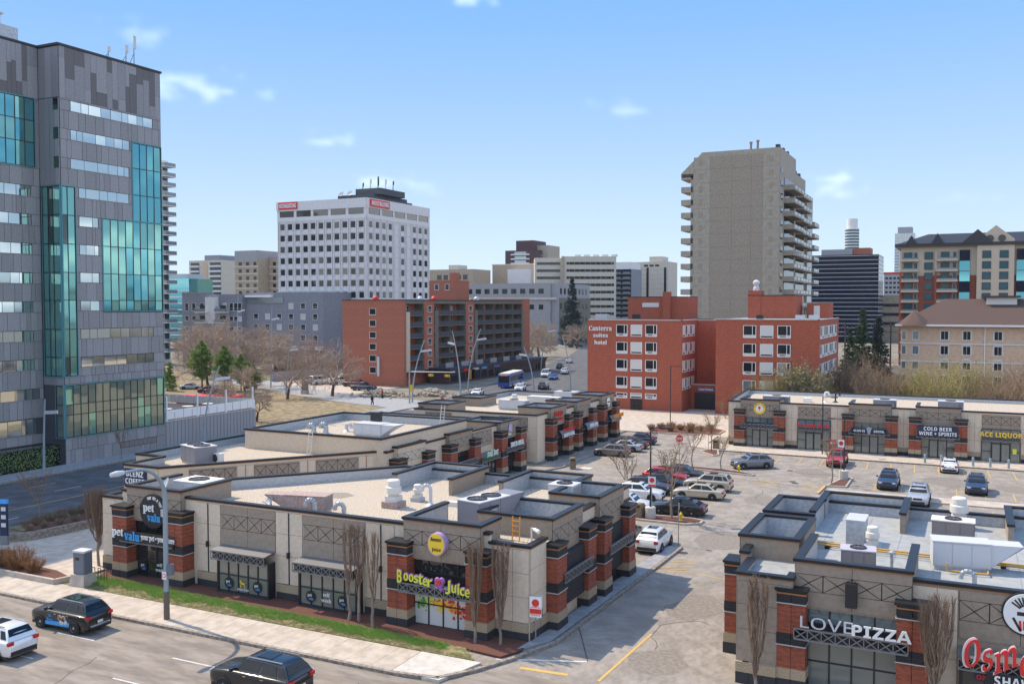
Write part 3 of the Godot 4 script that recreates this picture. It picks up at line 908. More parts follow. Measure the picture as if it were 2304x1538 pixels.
var fonts := {}
func font(family: String, bold := 0.0, slant := 0.0) -> Font:
	var k := "%s%.2f%.2f" % [family, bold, slant]
	if not fonts.has(k):
		var s := SystemFont.new()
		s.font_names = PackedStringArray([family])
		var f := FontVariation.new()
		f.base_font = s
		s.font_weight = 700 if bold > 0.45 else 400
		if slant != 0.0:
			f.variation_transform = Transform2D(Vector2(1, 0), Vector2(slant, 1), Vector2.ZERO)
		fonts[k] = f
	return fonts[k]

func letters(b: Node, t: Transform3D, at: Vector3, text: String, height: float, width: float, m: Material, family := "Droid Sans", bold := 0.6, slant := 0.0, depth := 0.06, called := "lettering") -> MeshInstance3D:
	var tm := TextMesh.new()
	tm.text = text
	tm.font = font(family, bold, slant)
	tm.font_size = 64
	tm.pixel_size = 0.01
	tm.depth = 0.1
	tm.curve_step = 1.2
	tm.horizontal_alignment = HORIZONTAL_ALIGNMENT_CENTER
	tm.vertical_alignment = VERTICAL_ALIGNMENT_CENTER
	var a := tm.get_aabb()
	var s := Vector3(width / maxf(a.size.x, 0.01), height / maxf(a.size.y, 0.01), depth / 0.1)
	var o := put(b, called, tm, m, t * Transform3D(Basis.from_scale(s), at - Vector3(a.get_center().x * s.x, a.get_center().y * s.y, 0)))
	return o

func disc(b: Node, t: Transform3D, at: Vector3, r: float, depth: float, m: Material, called := "sign_disc", squash := 1.0) -> MeshInstance3D:
	var mb := MB.new()
	mb.lathe(Vector3.ZERO, [[0, 0], [r, 0], [r, depth], [r * 0.985, depth + 0.01], [0, depth + 0.01]], 40, Basis(Vector3.RIGHT, PI / 2))
	return put(b, called, mb.mesh(), m, t * Transform3D(Basis.from_scale(Vector3(squash, 1, 1)), at))

func build_shops() -> void:
	build_pet_shop()
	build_pizza_shop()
	build_coffee_shop()
	build_restaurants()
	build_liquor_row()

func build_pet_shop() -> void:
	var b := thing("pet_shop_building", "tan stucco shop building with pet shop and juice bar signs beside the driveway", "building")
	shell_cw(b, [[-52.9, -50.2, 5.0], [-48.2, -50.2, 5.57], [-39.0, -61.2, 5.57], [-20.9, -61.2, 4.7], [-20.9, -47.2, 5.1], [-20.9, -45.0, 5.1], [-23.3, -45.0, 5.57], [-51.0, -45.0, 5.0], [-52.9, -45.0, 5.0]], 4.9, M.stucco_light, M.gravel_roof)
	var f := face(0, -45.0, 0)
	# fields of the long front wall
	plain_field(b, f, [-52.8, -51.6], [1.05, 2.6, 3.9, 4.85], M.stucco_light)
	plain_field(b, f, [-44.4, -43.4, -42.4], [1.05, 2.75, 4.1, 5.42], M.stucco_light)
	x_field(b, f, -42.35, -38.0, 2.95, 5.42, 3.95, 4.85, 4, M.stucco_brown)
	plain_field(b, f, [-37.95, -36.95, -35.95], [1.05, 2.75, 4.1, 5.42], M.stucco_light)
	x_field(b, f, -35.9, -31.4, 2.95, 5.42, 3.95, 4.85, 4, M.stucco_brown)
	plain_field(b, f, [-31.35, -30.3, -29.4], [1.05, 2.75, 4.1, 5.42], M.stucco_light)
	plain_field(b, f, [-22.8, -21.9, -20.93], [1.05, 2.4, 3.7, 4.95], M.stucco_light)
	for s in [[-52.85, -51.6], [-44.3, -42.4], [-37.9, -36.1], [-31.4, -29.5], [-22.9, -20.95]]:
		plinth(b, f, s[0], s[1], 0.12)
	for x in [-43.4, -36.95, -30.3]:
		bx(b, "wall_lamp", M.black, Vector3(x, 2.85, -44.88), Vector3(0.12, 0.34, 0.2))
		bx(b, "downpipe", M.steel_dark, Vector3(x, 3.2, -44.95), Vector3(0.06, 4.4, 0.06))
	awning_window(b, f, -42.1, -38.1, M.pane_pale)
	awning_window(b, f, -35.75, -31.65, M.pane_pale)
	bay(b, face(-47.75, -45.0, 0), 4.8, 4.2, 4.2, {})
	bay(b, face(-26.1, -45.0, 0), 4.9, 4.2, 2.0, {"truss_y": 2.06, "pane": M.off_white, "pane_top": M.pane_shop})
	# shaded side along the driveway
	var s := face(-20.9, 0, 90)
	plain_field(b, s, [45.05, 46.2, 47.1], [1.05, 2.5, 3.9, 5.0], M.stucco_light)
	plinth(b, s, 45.05, 47.1, 0.1)
	bb(b, "service_door", M.off_white, Vector3(45.5, 0.05, 0.03), Vector3(46.5, 2.25, 0.09), s)
	bb(b, "door_lock", M.black, Vector3(46.25, 1.0, 0.09), Vector3(46.38, 1.5, 0.13), s)
	bay(b, face(-21.2, -50.1, 90), 4.5, 4.3, 4.3, {"back": true, "pane": M.stone_dark, "pane_top": M.stone_dark})
	bay(b, face(-21.0, -56.9, 90), 4.5, 3.0, 3.0, {"back": true, "pane": M.stone_dark, "pane_top": M.stone_dark})
	for z in [-50.1, -56.9]:
		bb(b, "blanked_window", M.brick_dark, Vector3(-z - 1.7, 1.0, 0.0), Vector3(-z + 1.7, 3.9, 0.45), s)
	for q in [[-52.3, -54.7], [-59.1, -61.2]]:
		parapet(b, Transform3D.IDENTITY, Vector2(-20.92, q[0]), Vector2(-20.92, q[1]), 0.0, 5.57, M.stucco_light, true, "wall")
	bay(b, face(-34.3, -61.2, 180), 4.8, 5.2, 5.2, {"bare": true})
	bay(b, face(-26.2, -61.2, 180), 4.8, 4.6, 4.6, {"bare": true})
	# signs of the pet shop
	var pf := face(-47.75, -45.0, 0)
	var d := disc(b, pf, Vector3(0.1, 4.6, 0.42), 1.12, 0.16, M.black, "round_sign", 1.0)
	letters(d, Transform3D.IDENTITY, Vector3(-0.3, 0.12, 0.2), "pet", 0.62, 0.95, M.white, "Droid Serif", 0.9)
	letters(d, Transform3D.IDENTITY, Vector3(0.15, -0.4, 0.2), "valu", 0.52, 1.15, M.sky_blue, "Droid Serif", 0.7)
	arc_text(d, "your pet \u2022 your store", 0.88, 115.0, -14.0, 0.2, M.white)
	bb(b, "sign_band", M.black, Vector3(-2.7, 2.62, 1.16), Vector3(2.5, 3.3, 1.2), pf)
	letters(b, pf, Vector3(-2.35, 3.06, 1.24), "pet", 0.62, 1.0, M.white, "Droid Serif", 0.9)
	letters(b, pf, Vector3(-1.05, 3.0, 1.24), "valu", 0.6, 1.35, M.sky_blue, "Droid Serif", 0.7)
	letters(b, pf, Vector3(1.2, 2.98, 1.24), "your pet \u2022 your store", 0.4, 2.9, M.white, "Droid Serif", 0.2)
	for x in [-48.9, -41.2, -38.95, -34.9, -32.6]:
		var q := face(x, -45.0, 0)
		var zz := 0.24 if x < -45.0 else 0.62
		var dd := disc(b, q, Vector3(0, 0.78, zz), 0.34, 0.01, M.black, "window_sticker")
		letters(dd, Transform3D.IDENTITY, Vector3(-0.05, 0.06, 0.025), "pet", 0.2, 0.3, M.white, "Droid Serif", 0.6, 0, 0.01)
		letters(dd, Transform3D.IDENTITY, Vector3(0.05, -0.12, 0.025), "valu", 0.16, 0.34, M.sky_blue, "Droid Serif", 0.6, 0, 0.01)
	for x in [-47.45, -33.75]:
		letters(b, face(x, -45.0, 0), Vector3(0, 0.86, 0.25 if x < -45.0 else 0.64), "self\nwash", 0.55, 0.7, M.white, "Droid Serif", 0.5, 0, 0.01, "window_lettering")
	var dog := letters(b, face(-40.05, -45.0, 0), Vector3(0, 0.5, 0.64), "natural nutrition", 0.16, 0.9, M.white, "Droid Sans", 0.4, 0, 0.01, "window_lettering")
	var dm := MB.new()
	dm.bar(Vector3(-0.16, 0.9, 0.645), Vector3(0.12, 0.84, 0.645), 0.12, 0.01)
	dm.bar(Vector3(-0.14, 0.86, 0.645), Vector3(-0.18, 0.62, 0.645), 0.05, 0.01)
	dm.bar(Vector3(0.1, 0.84, 0.645), Vector3(0.16, 0.62, 0.645), 0.05, 0.01)
	dm.bar(Vector3(-0.16, 0.9, 0.645), Vector3(-0.22, 1.06, 0.645), 0.1, 0.01)
	put(b, "dog_sticker", dm.mesh(), M.yellow, face(-40.05, -45.0, 0))
	# signs of the juice bar
	var jf := face(-26.1, -45.0, 0)
	var jd := disc(b, jf, Vector3(-0.05, 4.9, 0.42), 0.64, 0.42, M.lilac, "round_sign", 0.86)
	disc(jd, Transform3D.IDENTITY, Vector3(0, 0, 0.43), 0.58, 0.01, M.yellow, "sign_face")
	letters(jd, Transform3D.IDENTITY, Vector3(0, 0.28, 0.46), "Booster", 0.22, 0.8, M.black, "Droid Serif", 0.6, 0.2, 0.02)
	letters(jd, Transform3D.IDENTITY, Vector3(0.02, -0.3, 0.46), "Juice", 0.26, 0.66, M.black, "Droid Serif", 0.6, 0.2, 0.02)
	var bl := [["B", -2.15, 3.0, 0.72], ["o", -1.72, 3.02, 0.42], ["o", -1.38, 3.0, 0.42], ["s", -1.06, 2.98, 0.42], ["t", -0.78, 3.0, 0.55], ["e", -0.48, 2.9, 0.42], ["r", -0.2, 2.86, 0.42], ["J", 0.95, 2.78, 0.72], ["u", 1.32, 2.74, 0.42], ["i", 1.6, 2.76, 0.55], ["c", 1.84, 2.66, 0.42], ["e", 2.15, 2.62, 0.42]]
	for c in bl:
		letters(b, jf, Vector3(c[1] - 0.05, c[2], 1.18), c[0], c[3] + 0.07, 0.36 if c[0] != "i" else 0.16, M.purple, "Droid Sans", 1.6, 0.05, 0.05, "letter_outline")
		letters(b, jf, Vector3(c[1] - 0.05, c[2] - 0.02, 1.22), c[0], c[3], 0.29 if c[0] != "i" else 0.11, M.lime, "Droid Sans", 1.2, 0.05, 0.06, "letter")
	var berry := MB.new()
	for p in [[-0.14, 0.1, 0.2], [0.14, 0.12, 0.2], [0.0, -0.1, 0.24], [0.1, -0.34, 0.14], [-0.16, -0.05, 0.16]]:
		berry.lathe(Vector3(p[0], p[1], 0), [[0, 0], [p[2], 0.0], [p[2] * 0.8, 0.09], [0, 0.12]], 18, Basis(Vector3.RIGHT, PI / 2))
	put(b, "fruit_emblem", berry.mesh(), M.purple, jf * Transform3D(Basis.IDENTITY, Vector3(0.36, 2.92, 1.16)))
	disc(b, jf, Vector3(0.34, 2.98, 1.29), 0.15, 0.03, M.red, "fruit_heart")
	# printed fruit burst on the juice bar windows
	var r := RandomNumberGenerator.new()
	r.seed = 77
	var cols := [M.green, M.lime, M.orange, M.yellow, M.red, M.orange, M.neon_red]
	for k in 7:
		var mb := MB.new()
		for i in 42:
			var u := r.randfn(0.0, 0.34)
			var x: float = lerpf(-1.25, 1.35, k / 6.0) + u * 0.9
			var y: float = 1.35 + sin((x + 1.5) * 1.6) * 0.2 + r.randfn(0.0, 0.24)
			x = clampf(x, -1.6, 1.7)
			y = clampf(y, 0.35, 2.2)
			var rad := r.randf_range(0.03, 0.10)
			mb.lathe(Vector3(x, y, 0.175 + 0.0008 * k + 0.0001 * i), [[rad, 0.0], [rad * 0.95, 0.002], [0, 0.0022]], 9, Basis(Vector3.RIGHT, PI / 2))
		put(b, "window_print", mb.mesh(), cols[k], jf)
	var lad := MB.new()
	for sx in [-0.22, 0.22]:
		lad.bar(Vector3(sx, 3.9, 0.12), Vector3(sx, 6.25, 0.02), 0.05, 0.05)
	for k in 8:
		lad.bar(Vector3(-0.22, 4.05 + k * 0.28, 0.1), Vector3(0.22, 4.05 + k * 0.28, 0.1), 0.04, 0.04)
	tag(put(self, "roof_ladder", lad.mesh(), M.orange, face(-22.6, -46.9, 0)), "short orange roof ladder leaning on the wall above the juice bar corner", "ladder")
	var cam := thing("security_camera", "white dome security camera on a wall pole by the service door", "camera", Vector3(-21.6, 0, -46.75))
	var cm := MB.new()
	cm.tube(Vector3(0, 4.4, 0), Vector3(0, 5.75, 0), 0.05, 0.05, 8, true)
	cm.tube(Vector3(0, 5.7, 0), Vector3(0.3, 5.75, 0.1), 0.04, 0.04, 6)
	put(cam, "bracket", cm.mesh(), M.off_white)
	var hd := MB.new()
	hd.tube(Vector3(0.2, 5.7, 0.1), Vector3(0.55, 5.62, 0.25), 0.1, 0.12, 10, true)
	put(cam, "camera_head", hd.mesh(), M.white)

# shell for outlines listed with the outside on the left
func shell_cw(b: Node, pts: Array, roof_y: float, wall_m: Material, roof_m: Material, lined := true) -> void:
	for i in pts.size():
		var a = pts[i]
		var c = pts[(i + 1) % pts.size()]
		parapet(b, Transform3D.IDENTITY, Vector2(c[0], c[1]), Vector2(a[0], a[1]), 0.0, a[2], wall_m, lined, "wall")
	var o := []
	for p in pts:
		o.append([p[0], p[1]])
	slab(b, "roof", roof_m, o, roof_y)

func arc_text(parent: Node, text: String, r: float, a0: float, a1: float, z: float, m: Material) -> void:
	for i in text.length():
		if text[i] == " ":
			continue
		var a := deg_to_rad(lerpf(a0, a1, float(i) / (text.length() - 1)))
		letters(parent, Transform3D(Basis(Vector3(0, 0, 1), a - PI / 2), Vector3(cos(a) * r, sin(a) * r, 0)), Vector3(0, 0, z), text[i], 0.19, 0.1, m, "Droid Serif", 0.5, 0, 0.02)

func build_pizza_shop() -> void:
	var b := thing("pizza_shop_building", "tan stucco shop building with pizza sign and grey membrane roof", "building")
	shell_cw(b, [[-10.3, -62.4, 5.5], [16.0, -62.4, 5.57], [16.0, -45.7, 5.57], [-7.3, -45.7, 5.2], [-7.3, -44.75, 5.2], [-9.9, -44.75, 5.2], [-9.9, -47.5, 5.5], [-10.3, -47.5, 4.7]], 4.9, M.stucco_brown, M.membrane)
	var f := face(0, -44.75, 0)
	plain_field(b, f, [-9.85, -8.6, -7.35], [1.65, 2.6, 3.8, 4.9], M.stucco_brown)
	plinth(b, f, -9.9, -8.0, 0.15)
	var g := face(0, -45.7, 0)
	plain_field(b, g, [-2.2, -1.2, -0.35], [1.05, 2.3, 3.6, 4.8, 5.42], M.stucco_light)
	x_field(b, g, -0.3, 4.5, 3.3, 5.42, 4.1, 5.0, 4, M.stucco_brown)
	plain_field(b, g, [4.55, 5.5, 6.5], [1.05, 2.3, 3.6, 4.8, 5.42], M.stucco_light)
	plinth(b, g, -2.1, -0.4, 0.12)
	awning_window(b, g, -0.2, 4.4, M.pane_shop)
	bay(b, face(-4.75, -45.7, 0), 5.1, 4.9, 4.9, {"pane": M.pane_pale, "pane_top": M.pane_sky})
	for q in [[-62.4, -60.2], [-55.4, -54.3], [-49.1, -47.5]]:
		parapet(b, Transform3D.IDENTITY, Vector2(-10.32, q[0]), Vector2(-10.32, q[1]), 0.0, 5.5, M.stucco_brown, true, "wall")
	bay(b, face(-10.3, -51.7, -90), 5.4, 2.6, 2.6, {"back": true})
	bay(b, face(-10.3, -57.8, -90), 4.9, 2.4, 2.4, {"bare": true})
	bay(b, face(-5.75, -62.4, 180), 5.0, 4.5, 6.0, {"bare": true})
	bay(b, face(4.4, -62.4, 180), 4.9, 5.0, 5.0, {"bare": true})
	var pf := face(-4.75, -45.7, 0)
	letters(b, pf, Vector3(-1.0, 3.42, 1.22), "LOVE", 0.52, 2.3, M.unit_light, "Droid Sans", -0.2, 0, 0.05)
	letters(b, pf, Vector3(1.35, 3.36, 1.22), "PIZZA", 0.52, 2.5, M.white, "Droid Sans", 1.1, 0, 0.06)
	var sm := MB.new()
	sm.box(Vector3(0, 4.75, 0.55), Vector3(0.5, 1.1, 0.5))
	sm.lathe(Vector3(0, 4.2, 0.55), [[0, 0], [0.25, 0], [0.25, 0.02], [0, 0.02]], 16)
	put(b, "blade_sign", sm.mesh(), M.black, pf)
	letters(b, g, Vector3(2.0, 3.05, 1.25), "Osmow\u2019s", 1.5, 4.3, M.white, "Droid Serif", 1.6, 0.35, 0.05, "letter_outline")
	letters(b, g, Vector3(2.0, 3.05, 1.3), "Osmow\u2019s", 1.38, 4.12, M.red, "Droid Serif", 1.0, 0.35, 0.08)
	letters(b, g, Vector3(2.6, 2.1, 1.3), "SHAWARMA", 0.42, 3.0, M.white, "Droid Sans", 1.0, 0, 0.05)
	bb(b, "sign_band", M.steel_dark, Vector3(0.8, 1.85, 1.2), Vector3(4.4, 2.38, 1.24), g)
	var d := disc(b, g, Vector3(2.3, 4.75, 0.03), 0.95, 0.1, M.black, "round_sign")
	disc(d, Transform3D.IDENTITY, Vector3(0, 0, 0.105), 0.88, 0.01, M.white, "sign_face")
	var em := MB.new()
	for i in 9:
		var a := -0.9 + i * 0.225
		em.bar(Vector3(sin(a) * 0.3, cos(a) * 0.3 + 0.05, 0.13), Vector3(sin(a) * 0.72, cos(a) * 0.72 + 0.02, 0.13), 0.07, 0.02)
	em.bar(Vector3(-0.35, 0.0, 0.13), Vector3(0.35, 0.0, 0.13), 0.16, 0.02)
	em.bar(Vector3(-0.5, -0.2, 0.13), Vector3(-0.2, -0.75, 0.13), 0.1, 0.02)
	em.bar(Vector3(0.5, -0.2, 0.13), Vector3(0.2, -0.75, 0.13), 0.1, 0.02)
	put(d, "emblem", em.mesh(), M.black)
	var eb := MB.new()
	for i in 4:
		eb.bar(Vector3(-0.24 + i * 0.16, -0.3, 0.13), Vector3(-0.2 + i * 0.13, -0.7, 0.13), 0.09, 0.02)
	put(d, "emblem", eb.mesh(), M.red)
	var op := bb(b, "open_sign", M.navy, Vector3(0.35, 1.75, 0.66), Vector3(1.25, 2.1, 0.7), g)
	letters(op, Transform3D.IDENTITY, Vector3(0, 0, 0.03), "OPEN", 0.22, 0.74, M.neon_red, "Droid Sans", 0.6, 0, 0.02)

func build_coffee_shop() -> void:
	var b := thing("coffee_shop_building", "cream stucco shop building with coffee sign and raised gravel roof", "building")
	shell_cw(b, [[-62.6, -92.0, 5.4], [-44.6, -92.0, 5.4], [-44.6, -67.0, 5.45], [-45.2, -66.6, 5.5], [-55.7, -52.6, 5.5], [-59.4, -52.6, 5.5], [-59.6, -56.7, 5.5], [-62.6, -56.7, 5.5]], 4.9, M.stucco_cream, M.gravel_roof)
	# raised middle
	shell_cw(b, [[-59.6, -81.5, 6.6], [-44.75, -81.5, 6.6], [-44.75, -66.5, 6.6], [-59.6, -66.5, 6.6]], 5.9, M.stucco_cream, M.gravel_roof)
	var dir := Vector2(10.5, -14.0).normalized()
	var ang := rad_to_deg(atan2(14.0, 10.5))
	var t := face(-55.7, -52.6, ang)
	for k in 3:
		var x0 := 2.2 + k * 5.0
		x_field(b, t, x0, x0 + 3.6, 3.6, 5.25, 4.0, 5.1, 4, M.stucco_brown)
		plain_field(b, t, [x0 + 3.65, x0 + 4.3, x0 + 4.95], [2.6, 4.0, 5.25], M.stucco_light)
		bb(b, "copper_strip", M.copper, Vector3(x0 + 4.28, 0.5, 0.04), Vector3(x0 + 4.33, 5.3, 0.06), t)
	var f := face(0, -52.6, 0)
	plain_field(b, f, [-59.3, -58.4, -55.75], [1.0, 2.6, 4.0, 5.3], M.stucco_light)
	var sb := bb(b, "sign_board", M.navy, Vector3(-59.2, 3.95, 0.05), Vector3(-56.9, 5.3, 0.16), f)
	letters(sb, Transform3D.IDENTITY, Vector3(0, 0.3, 0.08), "BLENZ", 0.44, 1.8, M.white, "Droid Sans", 1.2, 0, 0.04)
	letters(sb, Transform3D.IDENTITY, Vector3(0, -0.28, 0.08), "COFFEE", 0.44, 2.0, M.white, "Droid Sans", 1.2, 0, 0.04)
	bay(b, face(-44.6, -70.5, 90), 4.6, 0.4, 0.4, {"h": 5.7, "m": M.stucco_cream})
	bay(b, face(-44.6, -79.4, 90), 4.6, 0.6, 0.6, {"h": 5.7, "m": M.stucco_brown})
	bay(b, face(-44.6, -90.0, 90), 4.4, 4.2, 4.2, {"h": 5.6, "back": true})
	var s := face(-44.6, 0, 90)
	x_field(b, s, 82.4, 86.6, 3.6, 5.25, 4.0, 5.1, 4, M.stucco_brown)
	awning_window(b, s, 82.6, 86.4, M.pane_shop)
	letters(b, s, Vector3(84.4, 3.0, 1.2), "nail bar", 0.8, 2.6, M.green, "Droid Serif", 1.0, 0.3, 0.08)
	letters(b, s, Vector3(84.5, 3.06, 1.24), "nail bar", 0.66, 2.4, M.white, "Droid Serif", 0.2, 0.3, 0.08)
	var bell := MB.new()
	bell.lathe(Vector3(0, -0.35, 0), [[0.5, 0], [0.42, 0.14], [0.34, 0.45], [0.2, 0.66], [0, 0.72]], 18)
	put(b, "bell_emblem", bell.mesh(), M.lilac, s * Transform3D(Basis.from_scale(Vector3(1, 1, 0.3)), Vector3(90.0, 5.0, 0.5)))
	letters(b, s, Vector3(90.0, 4.4, 0.45), "TACO\nBELL", 0.55, 0.8, M.white, "Droid Sans", 0.8, 0, 0.06)
	letters(b, s, Vector3(90.1, 3.3, 1.3), "TACO BELL", 0.5, 3.2, M.white, "Droid Sans", 1.0, 0, 0.1)
	plinth(b, s, 82.0, 87.0, 0.1)

func build_restaurants() -> void:
	var b := thing("restaurant_building", "tan shop building of restaurants with brick pillars facing the parking lot", "building")
	shell_cw(b, [[-60.6, -123.6, 5.4], [-44.2, -123.6, 5.4], [-44.2, -97.2, 5.4], [-60.6, -97.2, 5.4]], 4.85, M.stucco_light, M.gravel_roof)
	var f := face(0, -97.2, 0)
	x_field(b, f, -49.0, -45.4, 3.6, 5.2, 4.0, 5.0, 4, M.stucco_brown)
	x_field(b, f, -59.0, -55.4, 3.6, 5.2, 4.0, 5.0, 4, M.stucco_brown)
	plain_field(b, f, [-55.3, -52.2, -49.1], [0.2, 2.6, 4.0, 5.2], M.stucco_light)
	plain_field(b, f, [-45.3, -44.25], [1.0, 2.6, 4.0, 5.2], M.stucco_light)
	glazing(b, f, -48.9, -45.6, 2.7, 3.9, 4, 1, M.pane_shop, "clerestory", 0.05)
	awning_window(b, f, -48.9, -45.6, M.pane_shop, 4)
	var s := face(-44.2, 0, 90)
	for z in [102.4, 110.4, 119.2]:
		bay(b, face(-44.2, -z, 90), 4.7, 3.8, 3.8, {"h": 5.95, "back": true, "door": true})
		plain_field(b, s, [z + 3.0, z + 3.7, z + 4.3], [0.2, 2.6, 4.0, 5.2], M.stucco_light)
		# curved steel hood under the sign
		var hood := MB.new()
		for k in 6:
			var a0 := k * 0.3
			var a1 := (k + 1) * 0.3
			hood.quad(Vector3(z - 1.9, 2.5 + sin(a0) * 0.8, 1.2 + cos(a0) * 0.5), Vector3(z + 1.9, 2.5 + sin(a0) * 0.8, 1.2 + cos(a0) * 0.5), Vector3(z + 1.9, 2.5 + sin(a1) * 0.8, 1.2 + cos(a1) * 0.5), Vector3(z - 1.9, 2.5 + sin(a1) * 0.8, 1.2 + cos(a1) * 0.5), Vector3(0, sin(a0 + 0.15), cos(a0 + 0.15)))
		put(b, "canopy_hood", hood.mesh(), M.steel, s)
	for z in [101.0, 109.5]:
		bay(b, face(-60.6, -z, -90), 4.4, 3.8, 3.8, {"h": 5.9, "bare": true, "back": true})
	letters(b, s, Vector3(102.2, 5.1, 0.5), "Ricky\u2019s", 0.8, 2.5, M.red, "Droid Serif", 1.0, 0.3, 0.08)
	letters(b, s, Vector3(102.6, 4.5, 0.5), "ALL DAY GRILL", 0.28, 2.0, M.red, "Droid Sans", 0.6, 0, 0.06)
	letters(b, s, Vector3(102.4, 3.4, 1.75), "ALL DAY GRILL", 0.36, 3.4, M.red, "Droid Sans", 1.0, 0, 0.08)
	letters(b, s, Vector3(102.4, 2.8, 1.8), "RICKY\u2019S GRILL", 0.4, 3.2, M.white, "Droid Sans", 0.6, 0, 0.08)
	letters(b, s, Vector3(110.4, 3.0, 1.8), "POKE BAR", 0.45, 2.8, M.white, "Droid Serif", 0.6, 0, 0.08)
	var d := disc(b, s, Vector3(119.0, 5.0, 0.5), 0.6, 0.06, M.white, "round_sign")
	bx(d, "emblem", M.black, Vector3(0, 0, 0.08), Vector3(0.9, 0.16, 0.03))
	letters(b, s, Vector3(119.6, 3.2, 1.8), "BURGER BARON", 0.5, 3.6, M.orange, "Droid Sans", 1.0, 0, 0.1)

func build_liquor_row() -> void:
	var b := thing("liquor_shop_building", "long shop building with liquor and wine signs across the parking lot", "building")
	shell_cw(b, [[-29.5, -139.8, 5.45], [24.0, -139.8, 5.65], [24.0, -120.6, 5.65], [-27.9, -120.6, 5.65]], 5.0, M.stucco_light, M.gravel_roof)
	var f := face(0, -120.6, 0)
	var ys := [1.05, 2.4, 3.9, 5.45]
	plain_field(b, f, [-27.85, -26.9], ys, M.stucco_light)
	plain_field(b, f, [-20.7, -20.0, -19.3], ys, M.stucco_light)
	x_field(b, f, -19.25, -15.4, 3.85, 5.45, 4.3, 5.2, 4, M.stucco_brown)
	plain_field(b, f, [-15.35, -14.6, -13.8], ys, M.stucco_light)
	plain_field(b, f, [-7.8, -7.1, -6.35], ys, M.stucco_light)
	plain_field(b, f, [-0.3, 0.45, 1.15], ys, M.stucco_light)
	x_field(b, f, 1.2, 5.1, 3.85, 5.45, 4.3, 5.2, 4, M.stucco_brown)
	plain_field(b, f, [5.15, 5.9, 6.6], ys, M.stucco_light)
	for s in [[-27.85, -26.95], [-20.8, -19.3], [-15.3, -13.9], [-7.8, -6.4], [-0.3, 1.1], [5.2, 6.6]]:
		plinth(b, f, s[0], s[1], 0.1)
	bay(b, face(-23.87, -120.6, 0), 4.8, 4.2, 4.2, {"door": true, "pane": M.pane_pale, "pane_top": M.pane_sky})
	bay(b, face(-10.85, -120.6, 0), 4.8, 4.2, 4.2, {"door": true, "pane": M.pane_pale, "pane_top": M.pane_pale})
	bay(b, face(-3.37, -120.6, 0), 4.8, 4.2, 4.2, {"door": true, "pane": M.pane_pale})
	bay(b, face(9.7, -120.6, 0), 4.8, 4.2, 4.2, {"door": true})
	for x in [-17.33, 3.15]:
		var g := face(x, -120.6, 0)
		var w = glazing(b, g, -1.95, 1.95, 0.1, 2.5, 4, 2, M.pane_pale, "shop_window", 0.1)
		glazing(b, g, -1.95, 1.95, 2.95, 3.8, 4, 1, M.pane_sky if x < 0 else M.pane_pale, "clerestory", 0.1)
		bb(b, "spandrel", M.mullion, Vector3(-1.95, 2.45, 0), Vector3(1.95, 3.0, 0.1), g)
		truss(b, g, -1.95, 1.95, 2.48, 3.0, 0.5, 8)
		for sx in [-0.47, 0.47]:
			bx(w, "door_frame", M.mullion, Vector3(sx, 1.15, 0.2), Vector3(0.92, 2.2, 0.06))
			bx(w, "door_pane", M.pane_pale, Vector3(sx, 1.15, 0.235), Vector3(0.74, 1.95, 0.02))
	# signs
	var d := disc(b, face(-23.9, -120.6, 0), Vector3(0, 4.95, 0.42), 0.72, 0.1, M.yellow, "round_sign")
	disc(d, Transform3D.IDENTITY, Vector3(0, 0, 0.105), 0.45, 0.012, M.white, "sign_face")
	var cone := MB.new()
	cone.prism([Vector2(0, -0.34), Vector2(0.12, 0.02), Vector2(-0.12, 0.02)], 0.12, 0.15)
	put(d, "cone_emblem", cone.mesh(), M.orange)
	disc(d, Transform3D.IDENTITY, Vector3(0, 0.12, 0.12), 0.16, 0.03, M.red, "scoop_emblem")
	arc_text(d, "MARBLE SLAB", 0.58, 160.0, 20.0, 0.14, M.orange)
	letters(b, face(-17.33, -120.6, 0), Vector3(0, 3.2, 0.6), "Proven Halo", 0.5, 3.7, M.neon_red, "Droid Sans", 1.0, 0, 0.1)
	var qf := face(-10.85, -120.6, 0)
	var pl := MB.new()
	pl.box(Vector3(0, 2.95, 1.2), Vector3(3.7, 0.55, 0.12))
	pl.lathe(Vector3(-1.85, 2.95, 1.14), [[0, 0], [0.275, 0], [0.275, 0.12], [0, 0.12]], 18, Basis(Vector3.RIGHT, PI / 2))
	pl.lathe(Vector3(1.85, 2.95, 1.14), [[0, 0], [0.275, 0], [0.275, 0.12], [0, 0.12]], 18, Basis(Vector3.RIGHT, PI / 2))
	put(b, "sign_board", pl.mesh(), M.navy, qf)
	letters(b, qf, Vector3(-1.1, 2.95, 1.28), "OLIVE US", 0.26, 1.3, M.white, "Droid Sans", 0.8, 0, 0.04)
	letters(b, qf, Vector3(1.15, 2.95, 1.28), "DENTAL", 0.26, 1.2, M.white, "Droid Sans", 0.8, 0, 0.04)
	var tooth := MB.new()
	tooth.prism([Vector2(-0.3, 0.35), Vector2(-0.12, -0.4), Vector2(0.12, -0.4), Vector2(0.3, 0.35), Vector2(0, 0.45)], 1.18, 1.3)
	put(b, "tooth_emblem", tooth.mesh(), M.pole_blue, qf * Transform3D(Basis.IDENTITY, Vector3(0, 2.98, 0)))
	var wf := face(-3.37, -120.6, 0)
	var board := bb(b, "sign_board", M.navy, Vector3(-2.15, 2.72, 1.16), Vector3(2.15, 3.95, 1.26), wf)
	letters(board, Transform3D.IDENTITY, Vector3(0, 0.3, 0.06), "COLD BEER", 0.42, 3.0, M.white, "Droid Sans", 1.0, 0, 0.04)
	letters(board, Transform3D.IDENTITY, Vector3(0, -0.26, 0.06), "WINE + SPIRITS", 0.42, 4.0, M.white, "Droid Sans", 1.0, 0, 0.04)
